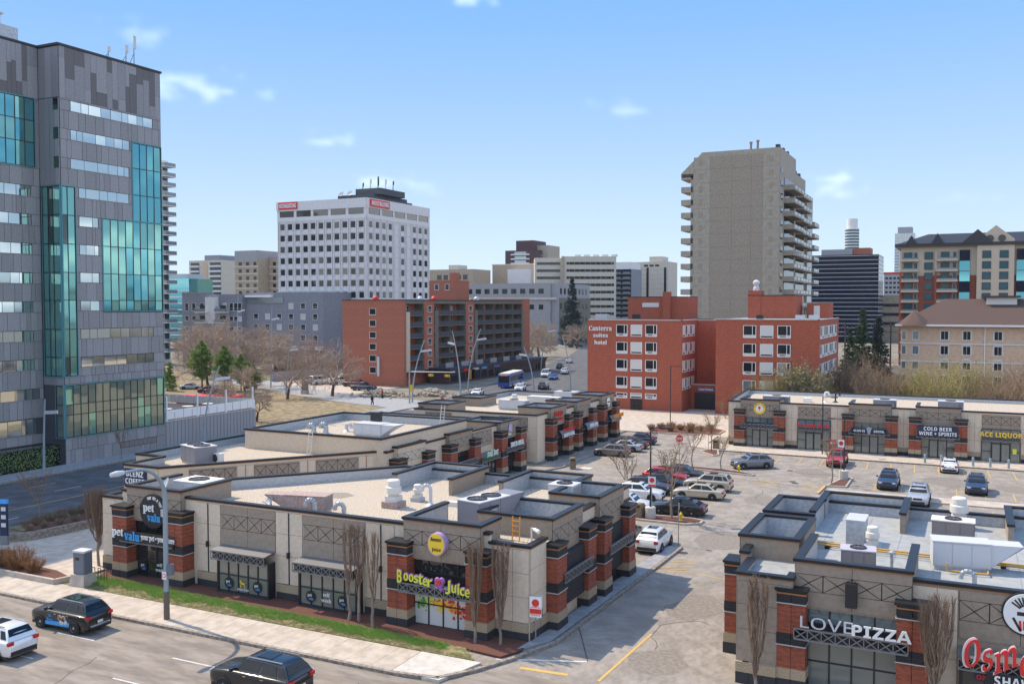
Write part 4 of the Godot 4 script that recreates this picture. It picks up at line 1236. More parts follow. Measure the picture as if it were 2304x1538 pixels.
	letters(b, face(3.15, -120.6, 0), Vector3(0, 3.2, 0.6), "ACE LIQUOR", 0.62, 4.3, M.yellow, "Droid Sans", 1.2, 0, 0.12)
	bx(b, "poster", M.lime, Vector3(4.55, 1.4, -120.35), Vector3(0.4, 0.6, 0.02))
# ---------- things standing on the roofs ----------
func rtu(label: String, at: Vector3, size: Vector3, turn: float, m: Material, fans: int, hood := 0, top: Material = null) -> void:
	var o := thing("rooftop_air_unit", label, "air conditioner", at, turn, "rooftop air units")
	var h := size * 0.5
	bx(o, "kerb_frame", M.galvanised, Vector3(0, 0.1, 0), Vector3(size.x * 0.94, 0.2, size.z * 0.94))
	var mb := MB.new()
	mb.box(Vector3(0, 0.2 + h.y, 0), Vector3(size.x, size.y, size.z))
	put(o, "casing", mb.mesh(), m)
	bx(o, "lid", top if top else m, Vector3(0, 0.22 + size.y, 0), Vector3(size.x + 0.08, 0.06, size.z + 0.08))
	for i in 3:
		bx(o, "access_panel", m, Vector3(-h.x + size.x * (i + 0.5) / 3.0, 0.2 + h.y, h.z + 0.012), Vector3(size.x / 3.0 - 0.05, size.y - 0.12, 0.024))
	var lou := MB.new()
	for i in 9:
		lou.box(Vector3(h.x + 0.012, 0.3 + (size.y - 0.2) * (i + 0.5) / 9.0, 0), Vector3(0.024, (size.y - 0.2) / 16.0, size.z - 0.2))
	put(o, "louvre", lou.mesh(), M.unit_grey)
	for i in fans:
		var fx := 0.0 if fans == 1 else -h.x * 0.45 + i * h.x * 0.9
		var fm := MB.new()
		var r := minf(size.x / (fans + 1.0), size.z * 0.36)
		fm.lathe(Vector3(fx, 0.25 + size.y, 0), [[r, 0], [r, 0.06], [r * 0.9, 0.06], [r * 0.9, 0.01], [r * 0.15, 0.02], [0, 0.05]], 20)
		var f := put(o, "fan_ring", fm.mesh(), M.unit_dark)
		var bl := MB.new()
		for k in 8:
			var a := k * TAU / 8.0
			bl.bar(Vector3(fx, 0.3 + size.y, 0), Vector3(fx + cos(a) * r, 0.3 + size.y, sin(a) * r), 0.02, 0.015, Vector3.UP)
		put(f, "fan_guard", bl.mesh(), M.unit_grey)
	if hood != 0:
		var hm := MB.new()
		var x0 := h.x * hood
		var x1 := x0 + hood * size.x * 0.55
		var y0 := 0.25
		var y1 := 0.2 + size.y
		for sz in [-1, 1]:
			hm.tri(Vector3(x0, y0, h.z * 0.9 * sz), Vector3(x0, y1, h.z * 0.9 * sz), Vector3(x1, y1, h.z * 0.9 * sz), Vector3(0, 0, sz))
		hm.quad(Vector3(x0, y1, -h.z * 0.9), Vector3(x0, y1, h.z * 0.9), Vector3(x1, y1, h.z * 0.9), Vector3(x1, y1, -h.z * 0.9), Vector3.UP)
		hm.quad(Vector3(x0, y0, -h.z * 0.9), Vector3(x0, y0, h.z * 0.9), Vector3(x1, y1 - 0.05, h.z * 0.9), Vector3(x1, y1 - 0.05, -h.z * 0.9), Vector3(hood, -1, 0).normalized())
		put(o, "intake_hood", hm.mesh(), m)

func mushroom(label: String, at: Vector3, s: float, m: Material, curb: Material) -> void:
	var o := thing("exhaust_fan", label, "exhaust fan", at, 0.0, "rooftop exhaust fans")
	bx(o, "kerb_box", curb, Vector3(0, 0.18 * s, 0), Vector3(1.0 * s, 0.36 * s, 1.0 * s))
	bx(o, "plinth", m, Vector3(0, 0.5 * s, 0), Vector3(0.72 * s, 0.3 * s, 0.72 * s))
	var mb := MB.new()
	mb.lathe(Vector3(0, 0.65 * s, 0), [[0.3 * s, 0], [0.3 * s, 0.12 * s], [0.44 * s, 0.16 * s], [0.44 * s, 0.5 * s], [0.34 * s, 0.56 * s]], 20)
	put(o, "housing", mb.mesh(), m)
	var cp := MB.new()
	cp.lathe(Vector3(0, 1.21 * s, 0), [[0.34 * s, 0], [0.36 * s, 0.04 * s], [0.36 * s, 0.3 * s], [0.3 * s, 0.36 * s], [0, 0.38 * s]], 20)
	put(o, "motor_cap", cp.mesh(), m)

func gooseneck(label: String, at: Vector3, h: float, r: float, turn: float, m: Material) -> void:
	var o := thing("gooseneck_vent", label, "vent", at, turn, "gooseneck roof vents")
	var mb := MB.new()
	var pts := [Vector3(0, 0.05, 0), Vector3(0, h, 0)]
	for k in 6:
		var a := PI - (k + 1) * PI / 6.0
		pts.append(Vector3(0.28 + cos(a) * 0.28, h + sin(a) * 0.28, 0))
	pts.append(Vector3(0.56, h - 0.12, 0))
	mb.path(pts, r, 10)
	put(o, "pipe", mb.mesh(), m)
	var fl := MB.new()
	fl.lathe(Vector3.ZERO, [[0.42, 0.0], [r * 1.1, 0.22]], 4)
	put(o, "flashing", fl.mesh(), m)

func dish(label: String, at: Vector3, turn: float, r: float) -> void:
	var o := thing("satellite_dish", label, "satellite dish", at, turn, "roof satellite dishes")
	var mb := MB.new()
	mb.lathe(Vector3(0, 0.65, 0), [[0, 0.0], [r * 0.5, 0.05], [r * 0.85, 0.13], [r, 0.2], [r * 0.85, 0.15], [r * 0.5, 0.07], [0, 0.02]], 22, Basis(Vector3.RIGHT, 1.1))
	put(o, "reflector", mb.mesh(), M.unit_light)
	var st := MB.new()
	st.tube(Vector3(0, 0, -0.05), Vector3(0, 0.65, 0), 0.03, 0.03, 6)
	st.tube(Vector3(0, 0.45, 0.1), Vector3(0, 0.75, 0.55), 0.02, 0.02, 6)
	put(o, "mast", st.mesh(), M.steel)

func build_roof_gear() -> void:
	# pet shop roof
	rtu("rust stained make-up air unit with slanted intake on gravel roof", Vector3(-37.4, 4.9, -47.5), Vector3(2.7, 0.95, 1.2), 12, M.rusty_sheet, 0, -1)
	gooseneck("galvanised gooseneck beside the rust stained unit", Vector3(-36.2, 4.9, -46.5), 0.85, 0.14, 200, M.galvanised)
	gooseneck("galvanised gooseneck behind the bare twin trees", Vector3(-34.0, 4.9, -46.5), 0.8, 0.14, 200, M.galvanised)
	gooseneck("tall white vent elbow in the middle of the gravel roof", Vector3(-31.5, 4.9, -52.5), 1.1, 0.12, 200, M.unit_light)
	dish("small satellite dish beside the rust stained unit", Vector3(-39.6, 4.9, -46.5), -30, 0.42)
	mushroom("tall white exhaust fan on a rusty square base", Vector3(-33.5, 4.9, -51.2), 1.15, M.off_white, M.rusty_sheet)
	mushroom("small white exhaust fan behind the tall one", Vector3(-33.1, 4.9, -53.5), 0.72, M.off_white, M.galvanised)
	tag(bx(self, "roof_hatch", M.off_white, Vector3(-30.2, 5.05, -53.2), Vector3(0.8, 0.3, 0.5)), "small white roof vent box near the grey ribbed unit", "vent box")
	rtu("grey ribbed air unit with two fans behind the juice bar sign", Vector3(-26.1, 4.9, -49.7), Vector3(2.9, 1.35, 1.7), 78, M.unit_grey, 2, 1, M.unit_light)
	rtu("pale air unit inside the far parapet of the pet shop roof", Vector3(-24.2, 4.9, -57.6), Vector3(1.7, 1.0, 1.5), 0, M.unit_light, 1, 0, M.unit_light)
	rtu("white topped air unit behind the pet shop tower", Vector3(-47.3, 4.9, -48.2), Vector3(2.6, 0.95, 2.0), 0, M.unit_light, 1, 0, M.white)
	dish("large satellite dish in front of the white topped unit", Vector3(-48.4, 5.15, -46.4), -35, 0.6)
	structure(slab(self, "roof_stain", M.roof_stain, [[-40.2, -52.3], [-39.8, -53.5], [-38.9, -53.7], [-37.9, -53.1], [-38.2, -51.9], [-39.3, -51.8]], 4.904), "dark dirt patch on the gravel roof behind the rust stained unit")
	# coffee shop roof
	rtu("big slate grey air unit on the coffee shop roof", Vector3(-57.5, 4.9, -58.6), Vector3(2.6, 1.25, 1.9), -20, M.unit_grey, 2, 0, M.unit_light)
	var ms := thing("heat_pump", "white heat pump box with one round fan beside the slate grey unit", "heat pump", Vector3(-55.7, 4.9, -58.9), -10)
	bx(ms, "casing", M.off_white, Vector3(0, 0.5, 0), Vector3(1.0, 0.8, 0.45))
	var fg := MB.new()
	fg.lathe(Vector3(-0.1, 0.5, 0.225), [[0.33, 0], [0.33, 0.02], [0.05, 0.03], [0, 0.03]], 20, Basis(Vector3.RIGHT, PI / 2))
	put(ms, "fan_grille", fg.mesh(), M.unit_dark)
	var rp := MB.new()
	rp.path([Vector3(-55.2, 5.1, -58.9), Vector3(-54.4, 4.98, -59.2), Vector3(-52.6, 4.98, -60.4), Vector3(-49.5, 5.0, -63.4), Vector3(-48.5, 5.2, -64.4)], 0.06, 6)
	tag(put(self, "roof_pipe", rp.mesh(), M.black), "black insulated pipe crossing the coffee shop roof", "pipe")
	rtu("pale packaged air unit on the raised coffee shop roof", Vector3(-49.6, 5.9, -72.2), Vector3(3.0, 1.0, 1.6), 0, M.unit_light, 0, 1)
	var cu := thing("condenser", "dark square condenser standing beside the pale packaged unit", "condenser", Vector3(-49.9, 7.1, -73.4))
	bx(cu, "casing", M.unit_dark, Vector3(0, 0.45, 0), Vector3(0.8, 0.9, 0.8))
	bx(cu, "lid", M.unit_grey, Vector3(0, 0.93, 0), Vector3(0.85, 0.06, 0.85))
	bx(cu, "stand", M.unit_light, Vector3(0, -0.58, 0), Vector3(0.9, 1.15, 0.9))
	gooseneck("wide galvanised duct elbow on the raised roof, first of three", Vector3(-55.6, 5.9, -71.4), 0.5, 0.24, 180, M.galvanised)
	gooseneck("wide galvanised duct elbow on the raised roof, second of three", Vector3(-54.5, 5.9, -71.8), 0.6, 0.24, 180, M.galvanised)
	gooseneck("small galvanised duct elbow by the white vent hood", Vector3(-53.6, 5.9, -73.8), 0.45, 0.18, 0, M.unit_light)
	var ld := MB.new()
	for sx in [-0.2, 0.2]:
		ld.bar(Vector3(sx, 4.9, 0.35), Vector3(sx, 7.1, -0.05), 0.05, 0.04)
	for k in 7:
		ld.bar(Vector3(-0.2, 5.1 + k * 0.28, 0.32 - k * 0.05), Vector3(0.2, 5.1 + k * 0.28, 0.32 - k * 0.05), 0.035, 0.035)
	tag(put(self, "roof_ladder", ld.mesh(), M.off_white, face(-51.8, -66.1, 0)), "aluminium ladder leaning on the raised coffee shop roof", "ladder")
	tag(put(self, "roof_ladder", ld.mesh(), M.off_white, face(-46.9, -80.6, 0) * Transform3D(Basis.IDENTITY, Vector3(0, 1.0, 0))), "aluminium ladder on the far edge of the raised roof", "ladder")
	tag(bx(self, "skylight", M.off_white, Vector3(-50.0, 5.05, -67.6), Vector3(1.4, 0.3, 0.9)), "low white skylight box beside the ladder", "skylight")
	# restaurant roof
	rtu("pale air unit in the middle of the restaurant roof", Vector3(-51.5, 4.85, -106.2), Vector3(3.6, 1.0, 1.6), 0, M.unit_light, 1)
	rtu("pale air unit with hood on the restaurant roof edge", Vector3(-50.2, 4.85, -111.0), Vector3(2.8, 1.1, 1.6), 0, M.off_white, 0, 1)
	rtu("grey air unit at the far end of the restaurant roof", Vector3(-49.2, 4.85, -117.8), Vector3(3.0, 1.2, 1.8), 0, M.unit_light, 1)
	mushroom("white exhaust fan on the restaurant roof", Vector3(-53.2, 4.85, -109.8), 1.0, M.off_white, M.galvanised)
	# liquor row roof
	for a in [[-22.6, -124.5, "behind the round yellow sign", 3.2], [-9.6, -125.5, "behind the dental sign", 2.6], [-2.2, -127.0, "behind the wine sign", 2.8]]:
		rtu("grey air unit %s" % a[2], Vector3(a[0], 5.0, a[1]), Vector3(a[3], 1.0, 1.6), 0, M.unit_grey, 1, 0, M.unit_light)
	gooseneck("white vent stack on the liquor row roof", Vector3(-17.5, 5.0, -131.0), 1.1, 0.12, 0, M.white)
	gooseneck("dark vent stack on the liquor row roof", Vector3(-16.2, 5.0, -131.5), 1.0, 0.1, 0, M.black)
	tag(bx(self, "roof_hatch", M.white, Vector3(-19.6, 5.3, -130.0), Vector3(1.0, 0.6, 0.8)), "white vent box on the liquor row roof", "vent box")
	# pizza shop roof
	rtu("long pale make-up air unit with wedge intake on the membrane roof", Vector3(-0.35, 4.9, -51.6), Vector3(2.6, 1.2, 1.3), 8, M.unit_light, 0, 1)
	rtu("brown air unit with one fan on the membrane roof", Vector3(-0.75, 4.9, -56.6), Vector3(2.1, 1.15, 1.2), 0, M.unit_brown, 1, 0, M.off_white)
	rtu("lavender grey air unit with a fan behind the pizza sign", Vector3(-4.9, 4.9, -49.3), Vector3(1.6, 0.8, 1.1), 6, M.unit_brown, 1, 0, M.unit_lavender)
	var tall := thing("duct_cabinet", "tall narrow galvanised cabinet with ridged top", "duct cabinet", Vector3(-5.5, 4.9, -54.6))
	bx(tall, "casing", M.galvanised, Vector3(0, 0.7, 0), Vector3(0.95, 1.4, 1.9))
	for i in 4:
		bx(tall, "lid", M.unit_light, Vector3(0, 1.43, -0.72 + i * 0.48), Vector3(1.02, 0.05, 0.44))
	mushroom("white upblast fan beside the tall galvanised cabinet", Vector3(-4.6, 4.9, -53.5), 0.8, M.off_white, M.galvanised)
	mushroom("large stained upblast fan at the rear parapet", Vector3(-0.5, 4.9, -61.0), 1.15, M.off_white, M.unit_light)
	gooseneck("galvanised gooseneck near the shawarma sign", Vector3(0.3, 4.9, -48.2), 0.5, 0.1, 180, M.galvanised)
	gooseneck("white gooseneck inside the corner parapet", Vector3(-8.9, 4.9, -50.0), 0.55, 0.1, 0, M.white)
	var pv := MB.new()
	pv.lathe(Vector3(-3.4, 4.9, -50.1), [[0.08, 0], [0.08, 0.7], [0.16, 0.72], [0.16, 0.82], [0, 0.9]], 12)
	tag(put(self, "vent_pipe", pv.mesh(), M.galvanised), "short galvanised vent pipe beside the lavender unit", "vent")
	for k in 2:
		var gp := thing("gas_pipe", "yellow gas pipe on blocks across the membrane roof, %s run" % ["front", "rear"][k], "pipe", Vector3.ZERO, 0.0, "yellow roof gas pipes")
		var mb := MB.new()
		var z := -52.6 - k * 0.45
		mb.path([Vector3(-7.7, 5.12, z), Vector3(-2.0, 5.12, z + 0.3), Vector3(5.5, 5.12, z + 0.5)], 0.05, 8)
		if k == 0:
			mb.path([Vector3(0.9, 5.12, z + 0.4), Vector3(0.9, 5.05, z + 2.2), Vector3(-0.9, 5.05, z + 2.3), Vector3(-0.9, 5.4, z + 2.3)], 0.045, 8)
		put(gp, "pipe", mb.mesh(), M.pipe_yellow)
		for i in 6:
			bx(gp, "pipe_block", M.black, Vector3(-6.8 + i * 2.1, 4.99, z + 0.04 * i), Vector3(0.25, 0.16, 0.16))
	var seams := thing("roof_seams", "thin welded seams of the grey membrane roof", "seam")
	seams.set_meta("kind", "structure")
	for i in 9:
		bx(seams, "seam", M.unit_grey, Vector3(-7.2 + i * 1.9, 4.903, -54.0), Vector3(0.03, 0.004, 15.0))
# ---------- hotel ----------
func hotel_window(b: Node, t: Transform3D, cx: float, y: float, w: float, h: float, kind: int) -> void:
	var o := Node3D.new()
	o.name = "window"
	b.add_child(o, true)
	o.transform = t * Transform3D(Basis.IDENTITY, Vector3(cx, y, 0))
	var mb := MB.new()
	for s in [-1, 1]:
		mb.span(Vector3(s * w * 0.5 - 0.05, 0, -0.02), Vector3(s * w * 0.5 + 0.05, h, 0.06))
	mb.span(Vector3(-w * 0.5, -0.04, -0.02), Vector3(w * 0.5, 0.06, 0.08))
	mb.span(Vector3(-w * 0.5, h - 0.06, -0.02), Vector3(w * 0.5, h + 0.03, 0.062))
	if kind == 0:
		mb.span(Vector3(w * 0.2, 0.4, -0.02), Vector3(w * 0.2 + 0.08, h, 0.055))
	put(o, "frame", mb.mesh(), M.white)
	if kind == 1:
		bb(o, "shutter", M.off_white, Vector3(-w * 0.47, 0.3, 0.0), Vector3(w * 0.47, h - 0.03, 0.03))
		bb(o, "grille", M.glass_dark, Vector3(-w * 0.44, 0.08, 0.0), Vector3(w * 0.44, 0.28, 0.03))
	else:
		bb(o, "pane", M.glass_dark if rng.randf() < 0.7 else M.glass_pale, Vector3(-w * 0.47, 0.48, 0.0), Vector3(w * 0.2, h - 0.03, 0.025))
		bb(o, "pane", M.glass_dark, Vector3(w * 0.26, 0.48, 0.0), Vector3(w * 0.47, h - 0.03, 0.025))
		bb(o, "sill_panel", M.off_white, Vector3(-w * 0.47, 0.06, 0.0), Vector3(w * 0.47, 0.46, 0.04))
		if rng.randf() < 0.6:
			bb(o, "grille", M.unit_grey, Vector3(-w * 0.3, 0.12, 0.04), Vector3(w * 0.12, 0.36, 0.06))

func block(b: Node, called: String, m: Material, x0: float, x1: float, z0: float, z1: float, y0: float, y1: float) -> MeshInstance3D:
	return bb(b, called, m, Vector3(x0, y0, z0), Vector3(x1, y1, z1))

func build_hotel() -> void:
	var b := thing("hotel", "red brick hotel of two wings with white window frames", "building")
	block(b, "wall", M.brick_red, -60.6, -43.65, -154.5, -176.0, 0, 15.3)
	block(b, "wall", M.brick_red, -43.65, -37.96, -164.0, -176.0, 4.0, 15.2)
	block(b, "wall", M.brick_red, -37.96, -21.6, -154.5, -178.2, 0, 15.55)
	block(b, "entrance_wall", M.brick_red, -43.64, -37.97, -160.0, -164.0, 0, 4.2)
	block(b, "roof", M.roof_dark, -60.3, -43.9, -154.8, -175.7, 15.3, 15.34)
	block(b, "roof", M.membrane, -37.7, -21.9, -154.8, -177.9, 15.55, 15.6)
	for r in [[-60.7, -43.55, -154.4, -154.7, 15.3], [-43.95, -43.55, -154.4, -164.0, 15.31], [-60.7, -60.4, -154.4, -176.0, 15.312], [-38.05, -21.5, -154.4, -154.7, 15.55], [-21.8, -21.5, -154.4, -178.2, 15.56], [-43.6, -38.0, -163.9, -164.2, 15.2], [-43.7, -37.9, -159.9, -160.2, 4.2]]:
		block(b, "coping", M.band_white, r[0], r[1], r[2], r[3], r[4], r[4] + 0.14)
	var g := block(b, "garage_opening", M.black, -42.9, -39.0, -159.9, -160.02, 0.1, 2.9)
	for i in 3:
		bx(g, "door_panel", M.unit_dark, Vector3(0, -0.9 + i * 0.9, 0.08), Vector3(3.7, 0.8, 0.05))
	letters(b, face(-40.9, -159.9, 0), Vector3(0, 3.45, 0.1), "CANTERRA", 0.35, 2.6, M.white, "Droid Sans", 0.6, 0, 0.06, "entrance_lettering")
	block(b, "sign_board", M.paint_blue, -42.5, -39.4, -159.82, -159.9, 3.2, 3.7)
	var f := face(0, -154.5, 0)
	for fl in 4:
		var y: float = 12.6 - fl * 2.98
		for i in 3:
			hotel_window(b, f, -54.27 + i * 2.62, y, 1.95, 1.95, 1 if i == 1 else 0)
			hotel_window(b, f, -32.44 + i * 2.72, y + 0.05, 2.0, 1.98, 1 if i == 1 else 0)
		bb(b, "spandrel", M.brick_red, Vector3(-55.3, y - 0.98, 0.0), Vector3(-48.0, y - 0.06, 0.045), f)
		bb(b, "spandrel", M.brick_red, Vector3(-33.5, y - 0.95, 0.0), Vector3(-25.9, y - 0.06, 0.045), f)
		var s1 := face(-43.65, 0, 90)
		var s2 := face(-21.6, 0, 90)
		for i in 5:
			hotel_window(b, s1, 155.5 + i * 1.5, y, 1.3, 1.9, 1 if i % 2 == 0 else 0)
		for i in 9:
			hotel_window(b, s2, 156.5 + i * 2.2, y, 1.9, 1.9, 1 if i % 3 == 1 else 0)
	for i in 3:
		hotel_window(b, f, -54.27 + i * 2.62, 1.95, 1.95, 0.9, 0 if i != 1 else 1)
	glazing(b, face(-51.6, -154.5, 0), -1.0, 1.0, 0.1, 1.9, 3, 2, M.glass_dark, "entrance_door", 0.02)
	letters(b, f, Vector3(-58.2, 13.9, 0.08), "Canterra", 0.82, 4.2, M.white, "Droid Serif", 0.9, 0, 0.14)
	letters(b, f, Vector3(-58.15, 12.7, 0.08), "suites", 0.72, 2.7, M.white, "Droid Sans", 0.8, 0, 0.14)
	letters(b, f, Vector3(-58.15, 11.45, 0.08), "hotel", 0.76, 2.2, M.white, "Droid Sans", 0.8, 0, 0.14)
	# lift houses and chimneys
	var ph := block(b, "lift_house", M.brick_red, -58.0, -46.6, -168.5, -175.5, 15.3, 19.4)
	bb(ph, "chimney", M.brick_red, Vector3(1.2, -2.0, 3.3), Vector3(2.6, 3.0, 4.2))
	bb(ph, "vent_grille", M.off_white, Vector3(-2.9, 0.2, 3.5), Vector3(0.3, 1.0, 3.56))
	bb(ph, "coping", M.roof_dark, Vector3(-5.8, 2.05, -3.6), Vector3(5.8, 2.15, 3.6))
	var p2 := block(b, "lift_house", M.brick_red, -35.6, -27.4, -168.0, -175.0, 15.55, 19.6)
	bb(p2, "coping", M.roof_dark, Vector3(-4.2, 2.0, -3.6), Vector3(4.2, 2.12, 3.6))
	bb(p2, "chimney", M.brick_red, Vector3(-4.1, -2.0, 0.5), Vector3(-1.9, 2.9, 3.6))
	var cm := MB.new()
	cm.lathe(Vector3(-3.0, 2.9, 2.0), [[0.55, 0], [0.55, 0.5], [0.42, 0.6], [0.42, 1.1], [0.6, 1.2], [0.6, 1.6], [0.2, 1.9], [0, 1.9]], 16)
	put(p2, "chimney_cowl", cm.mesh(), M.unit_light)
	var p3 := block(b, "stair_house", M.brick_red, -26.2, -22.4, -172.0, -177.0, 15.55, 18.3)
	bb(p3, "door", M.off_white, Vector3(-0.7, -1.3, 2.5), Vector3(0.3, 0.9, 2.56))
	for a in [[-59.0, -157.5, 2.2], [-52.5, -157.0, 1.2], [-31.2, -156.5, 1.0], [-25.0, -157.5, 1.4], [-22.9, -158.0, 1.6]]:
		tag(bx(self, "roof_vent_box", M.unit_light if a[2] > 1.3 else M.unit_dark, Vector3(a[0], 15.95, a[1]), Vector3(a[2], 0.75, 1.0)), "metal vent box on the hotel roof near %s" % ["the front coping", "the lift house"][int(a[2] > 1.3)], "vent box", "vent boxes on the hotel roof")

# ---------- brick apartments with recessed balconies ----------
func small_window(b: Node, t: Transform3D, cx: float, y: float, w: float, h: float, frame: Material, pane: Material, bar := true) -> void:
	var mb := MB.new()
	for s in [-1, 1]:
		mb.span(Vector3(s * w * 0.5 - 0.04, 0, 0.0), Vector3(s * w * 0.5 + 0.04, h, 0.06))
	mb.span(Vector3(-w * 0.5 - 0.06, -0.08, 0.0), Vector3(w * 0.5 + 0.06, 0.03, 0.1))
	mb.span(Vector3(-w * 0.5, h - 0.03, 0.0), Vector3(w * 0.5, h + 0.04, 0.062))
	if bar:
		mb.span(Vector3(-w * 0.5, h * 0.3, 0.0), Vector3(w * 0.5, h * 0.3 + 0.05, 0.055))
	var o := put(b, "window", mb.mesh(), frame, t * Transform3D(Basis.IDENTITY, Vector3(cx, y, 0)))
	bb(o, "pane", pane, Vector3(-w * 0.48, 0.02, 0.0), Vector3(w * 0.48, h - 0.02, 0.03))

func build_brick_apartments() -> void:
	var b := thing("brick_apartment_building", "orange brick apartment building with dark recessed balconies above shops", "building")
	block(b, "end_wall", M.brick_orange, -128.0, -111.66, -175.0, -176.0, 0, 18.95)
	block(b, "core_wall", M.brick_orange, -127.9, -114.0, -176.0, -240.0, 0, 18.9)
	block(b, "end_wall", M.brick_orange, -127.9, -111.66, -235.5, -240.2, 0, 19.6)
	block(b, "roof_edge", M.roof_dark, -128.1, -111.5, -174.9, -235.4, 18.95, 19.15)
	var f := face(0, -175.0, 0)
	for i in 6:
		small_window(b, f, -119.8, 15.8 - i * 2.6, 1.7, 1.35, M.white, M.glass_dark, false)
	bb(b, "flue", M.unit_light, Vector3(-118.4, 2.2, 0.05), Vector3(-117.9, 6.5, 0.5), f)
	var s := face(-111.66, 0, 90)
	var zones := [[175.8, 183.6, "b"], [183.6, 187.9, "w"], [187.9, 203.2, "b"], [203.2, 207.4, "w"], [207.4, 235.4, "b"]]
	for zn in zones:
		var a: float = zn[0]
		var c: float = zn[1]
		if zn[2] == "w":
			bb(b, "wall", M.brick_orange, Vector3(a, 3.2, -2.4), Vector3(c, 18.9, 0.0), s)
			for fl in 6:
				small_window(b, s, (a + c) * 0.5 + 0.2, 3.9 + fl * 2.49, 1.6, 1.4, M.white, M.glass_dark)
			continue
		# balcony bays: slabs, dividing fins, rails, doors at the back
		for fl in 6:
			var y := 3.2 + fl * 2.49
			bb(b, "balcony_slab", M.concrete_olive, Vector3(a, y - 0.2, -2.4), Vector3(c, y, 0.05), s)
			bb(b, "balcony_rail", M.penthouse_grey, Vector3(a + 0.2, y + 0.06, -0.1), Vector3(c - 0.1, y + 0.98, -0.05), s)
			bb(b, "balcony_wall", M.brick_orange, Vector3(a, y, -2.45), Vector3(c, y + 2.3, -2.35), s)
			var n := maxi(1, int((c - a) / 5.2))
			for k in n:
				var w0 := a + (c - a) * (k + 0.3) / n
				small_window(b, s * Transform3D(Basis.IDENTITY, Vector3(0, 0, -2.34)), w0, y + 0.05, 1.7, 2.05, M.white, M.glass_dark, false)
				small_window(b, s * Transform3D(Basis.IDENTITY, Vector3(0, 0, -2.34)), w0 + 2.1, y + 0.9, 1.0, 1.1, M.white, M.curtain if (fl + k) % 3 == 0 else M.glass_dark)
		bb(b, "balcony_slab", M.concrete_olive, Vector3(a, 18.2, -2.4), Vector3(c, 18.9, 0.04), s)
		var nf := maxi(1, int((c - a) / 5.2))
		for k in nf + 1:
			var fx := clampf(a + (c - a) * k / nf, a + 0.3, c - 0.2)
			bb(b, "fin_wall", M.concrete_olive, Vector3(fx - 0.12, 3.2, -2.4), Vector3(fx + 0.12, 18.2, -0.12), s)
	bb(b, "fin_wall", M.stucco_cream, Vector3(175.9, 3.2, 0.0), Vector3(177.4, 16.4, 0.1), s)
	for z in [188.2, 207.6, 234.8]:
		bb(b, "pier", M.concrete_olive, Vector3(z, 3.2, 0.0), Vector3(z + 1.6, 16.6, 0.12), s)
	# shop podium along the street
	bb(b, "podium", M.brick_plum, Vector3(186.0, 0.0, 0.0), Vector3(240.0, 3.1, 5.0), s)
	bb(b, "podium_roof", M.roof_dark, Vector3(185.6, 3.1, 0.0), Vector3(240.4, 3.5, 5.5), s)
	bb(b, "podium_fascia", M.brick_plum, Vector3(185.9, 2.3, 5.0), Vector3(240.2, 3.1, 5.2), s)
	for i in 14:
		bb(b, "shop_window", M.glass_dark, Vector3(187.0 + i * 3.7, 0.4, 5.0), Vector3(189.9 + i * 3.7, 2.2, 5.06), s)
		if i % 2 == 0:
			bb(b, "patio_screen", M.stucco_grey, Vector3(188.0 + i * 3.7, 3.5, 3.0), Vector3(191.5 + i * 3.7, 4.6, 3.1), s)
	for q in [[192.5, M.red, 2.2], [197.0, M.off_white, 3.0], [201.5, M.sky_blue, 2.6], [208.0, M.paint_blue, 3.0], [186.9, M.purple, 1.8]]:
		bb(b, "shop_sign", q[1], Vector3(q[0], 2.5, 5.2), Vector3(q[0] + q[2], 3.0, 5.3), s)
	for q in [[194.6, M.orange], [196.4, M.black]]:
		bb(b, "banner", q[1], Vector3(q[0], 0.5, 5.3), Vector3(q[0] + 0.1, 2.8, 6.1), s)
	# lift house and roof gear
	var ph := block(b, "lift_house", M.brick_orange, -122.0, -114.5, -203.0, -210.0, 18.9, 24.0)
	for x in [-1.6, 1.4]:
		small_window(ph, Transform3D.IDENTITY, x, 0.2, 1.1, 1.4, M.white, M.glass_dark, false)
	for c in ph.get_children():
		c.position.z += 3.5
	bb(ph, "chimney", M.brick_orange, Vector3(1.8, 2.5, 1.0), Vector3(3.6, 4.4, 3.0))
	for q in [[-121.0, -178.0, M.red], [-116.5, -196.0, M.red], [-118.5, -193.0, M.unit_light], [-114.0, -213.0, M.unit_light]]:
		var mb := MB.new()
		mb.lathe(Vector3(q[0], 19.1, q[1]), [[0.7, 0], [0.7, 0.5], [0.4, 0.9], [0, 1.0]], 14)
		tag(put(self, "turbine_vent", mb.mesh(), q[2]), "round vent cap on the brick apartment roof", "vent", "vent caps on the brick apartments")

# ---------- grey panelled office building ----------
func panel_row(b: Node, t: Transform3D, x0: float, x1: float, y0: float, y1: float, seed_: int) -> void:
	var r := RandomNumberGenerator.new()
	r.seed = seed_
	var x := x0
	while x < x1 - 0.05:
		var w := r.randf_range(0.45, 1.55)
		if x + w > x1 - 0.35:
			w = x1 - x
		bb(b, "cladding_panel", M.zinc if r.randf() < 0.6 else M.zinc_b, Vector3(x + 0.022, y0 + 0.022, 0.0), Vector3(x + w - 0.022, y1 - 0.022, 0.05 + 0.004 * r.randi_range(0, 2)), t)
		x += w

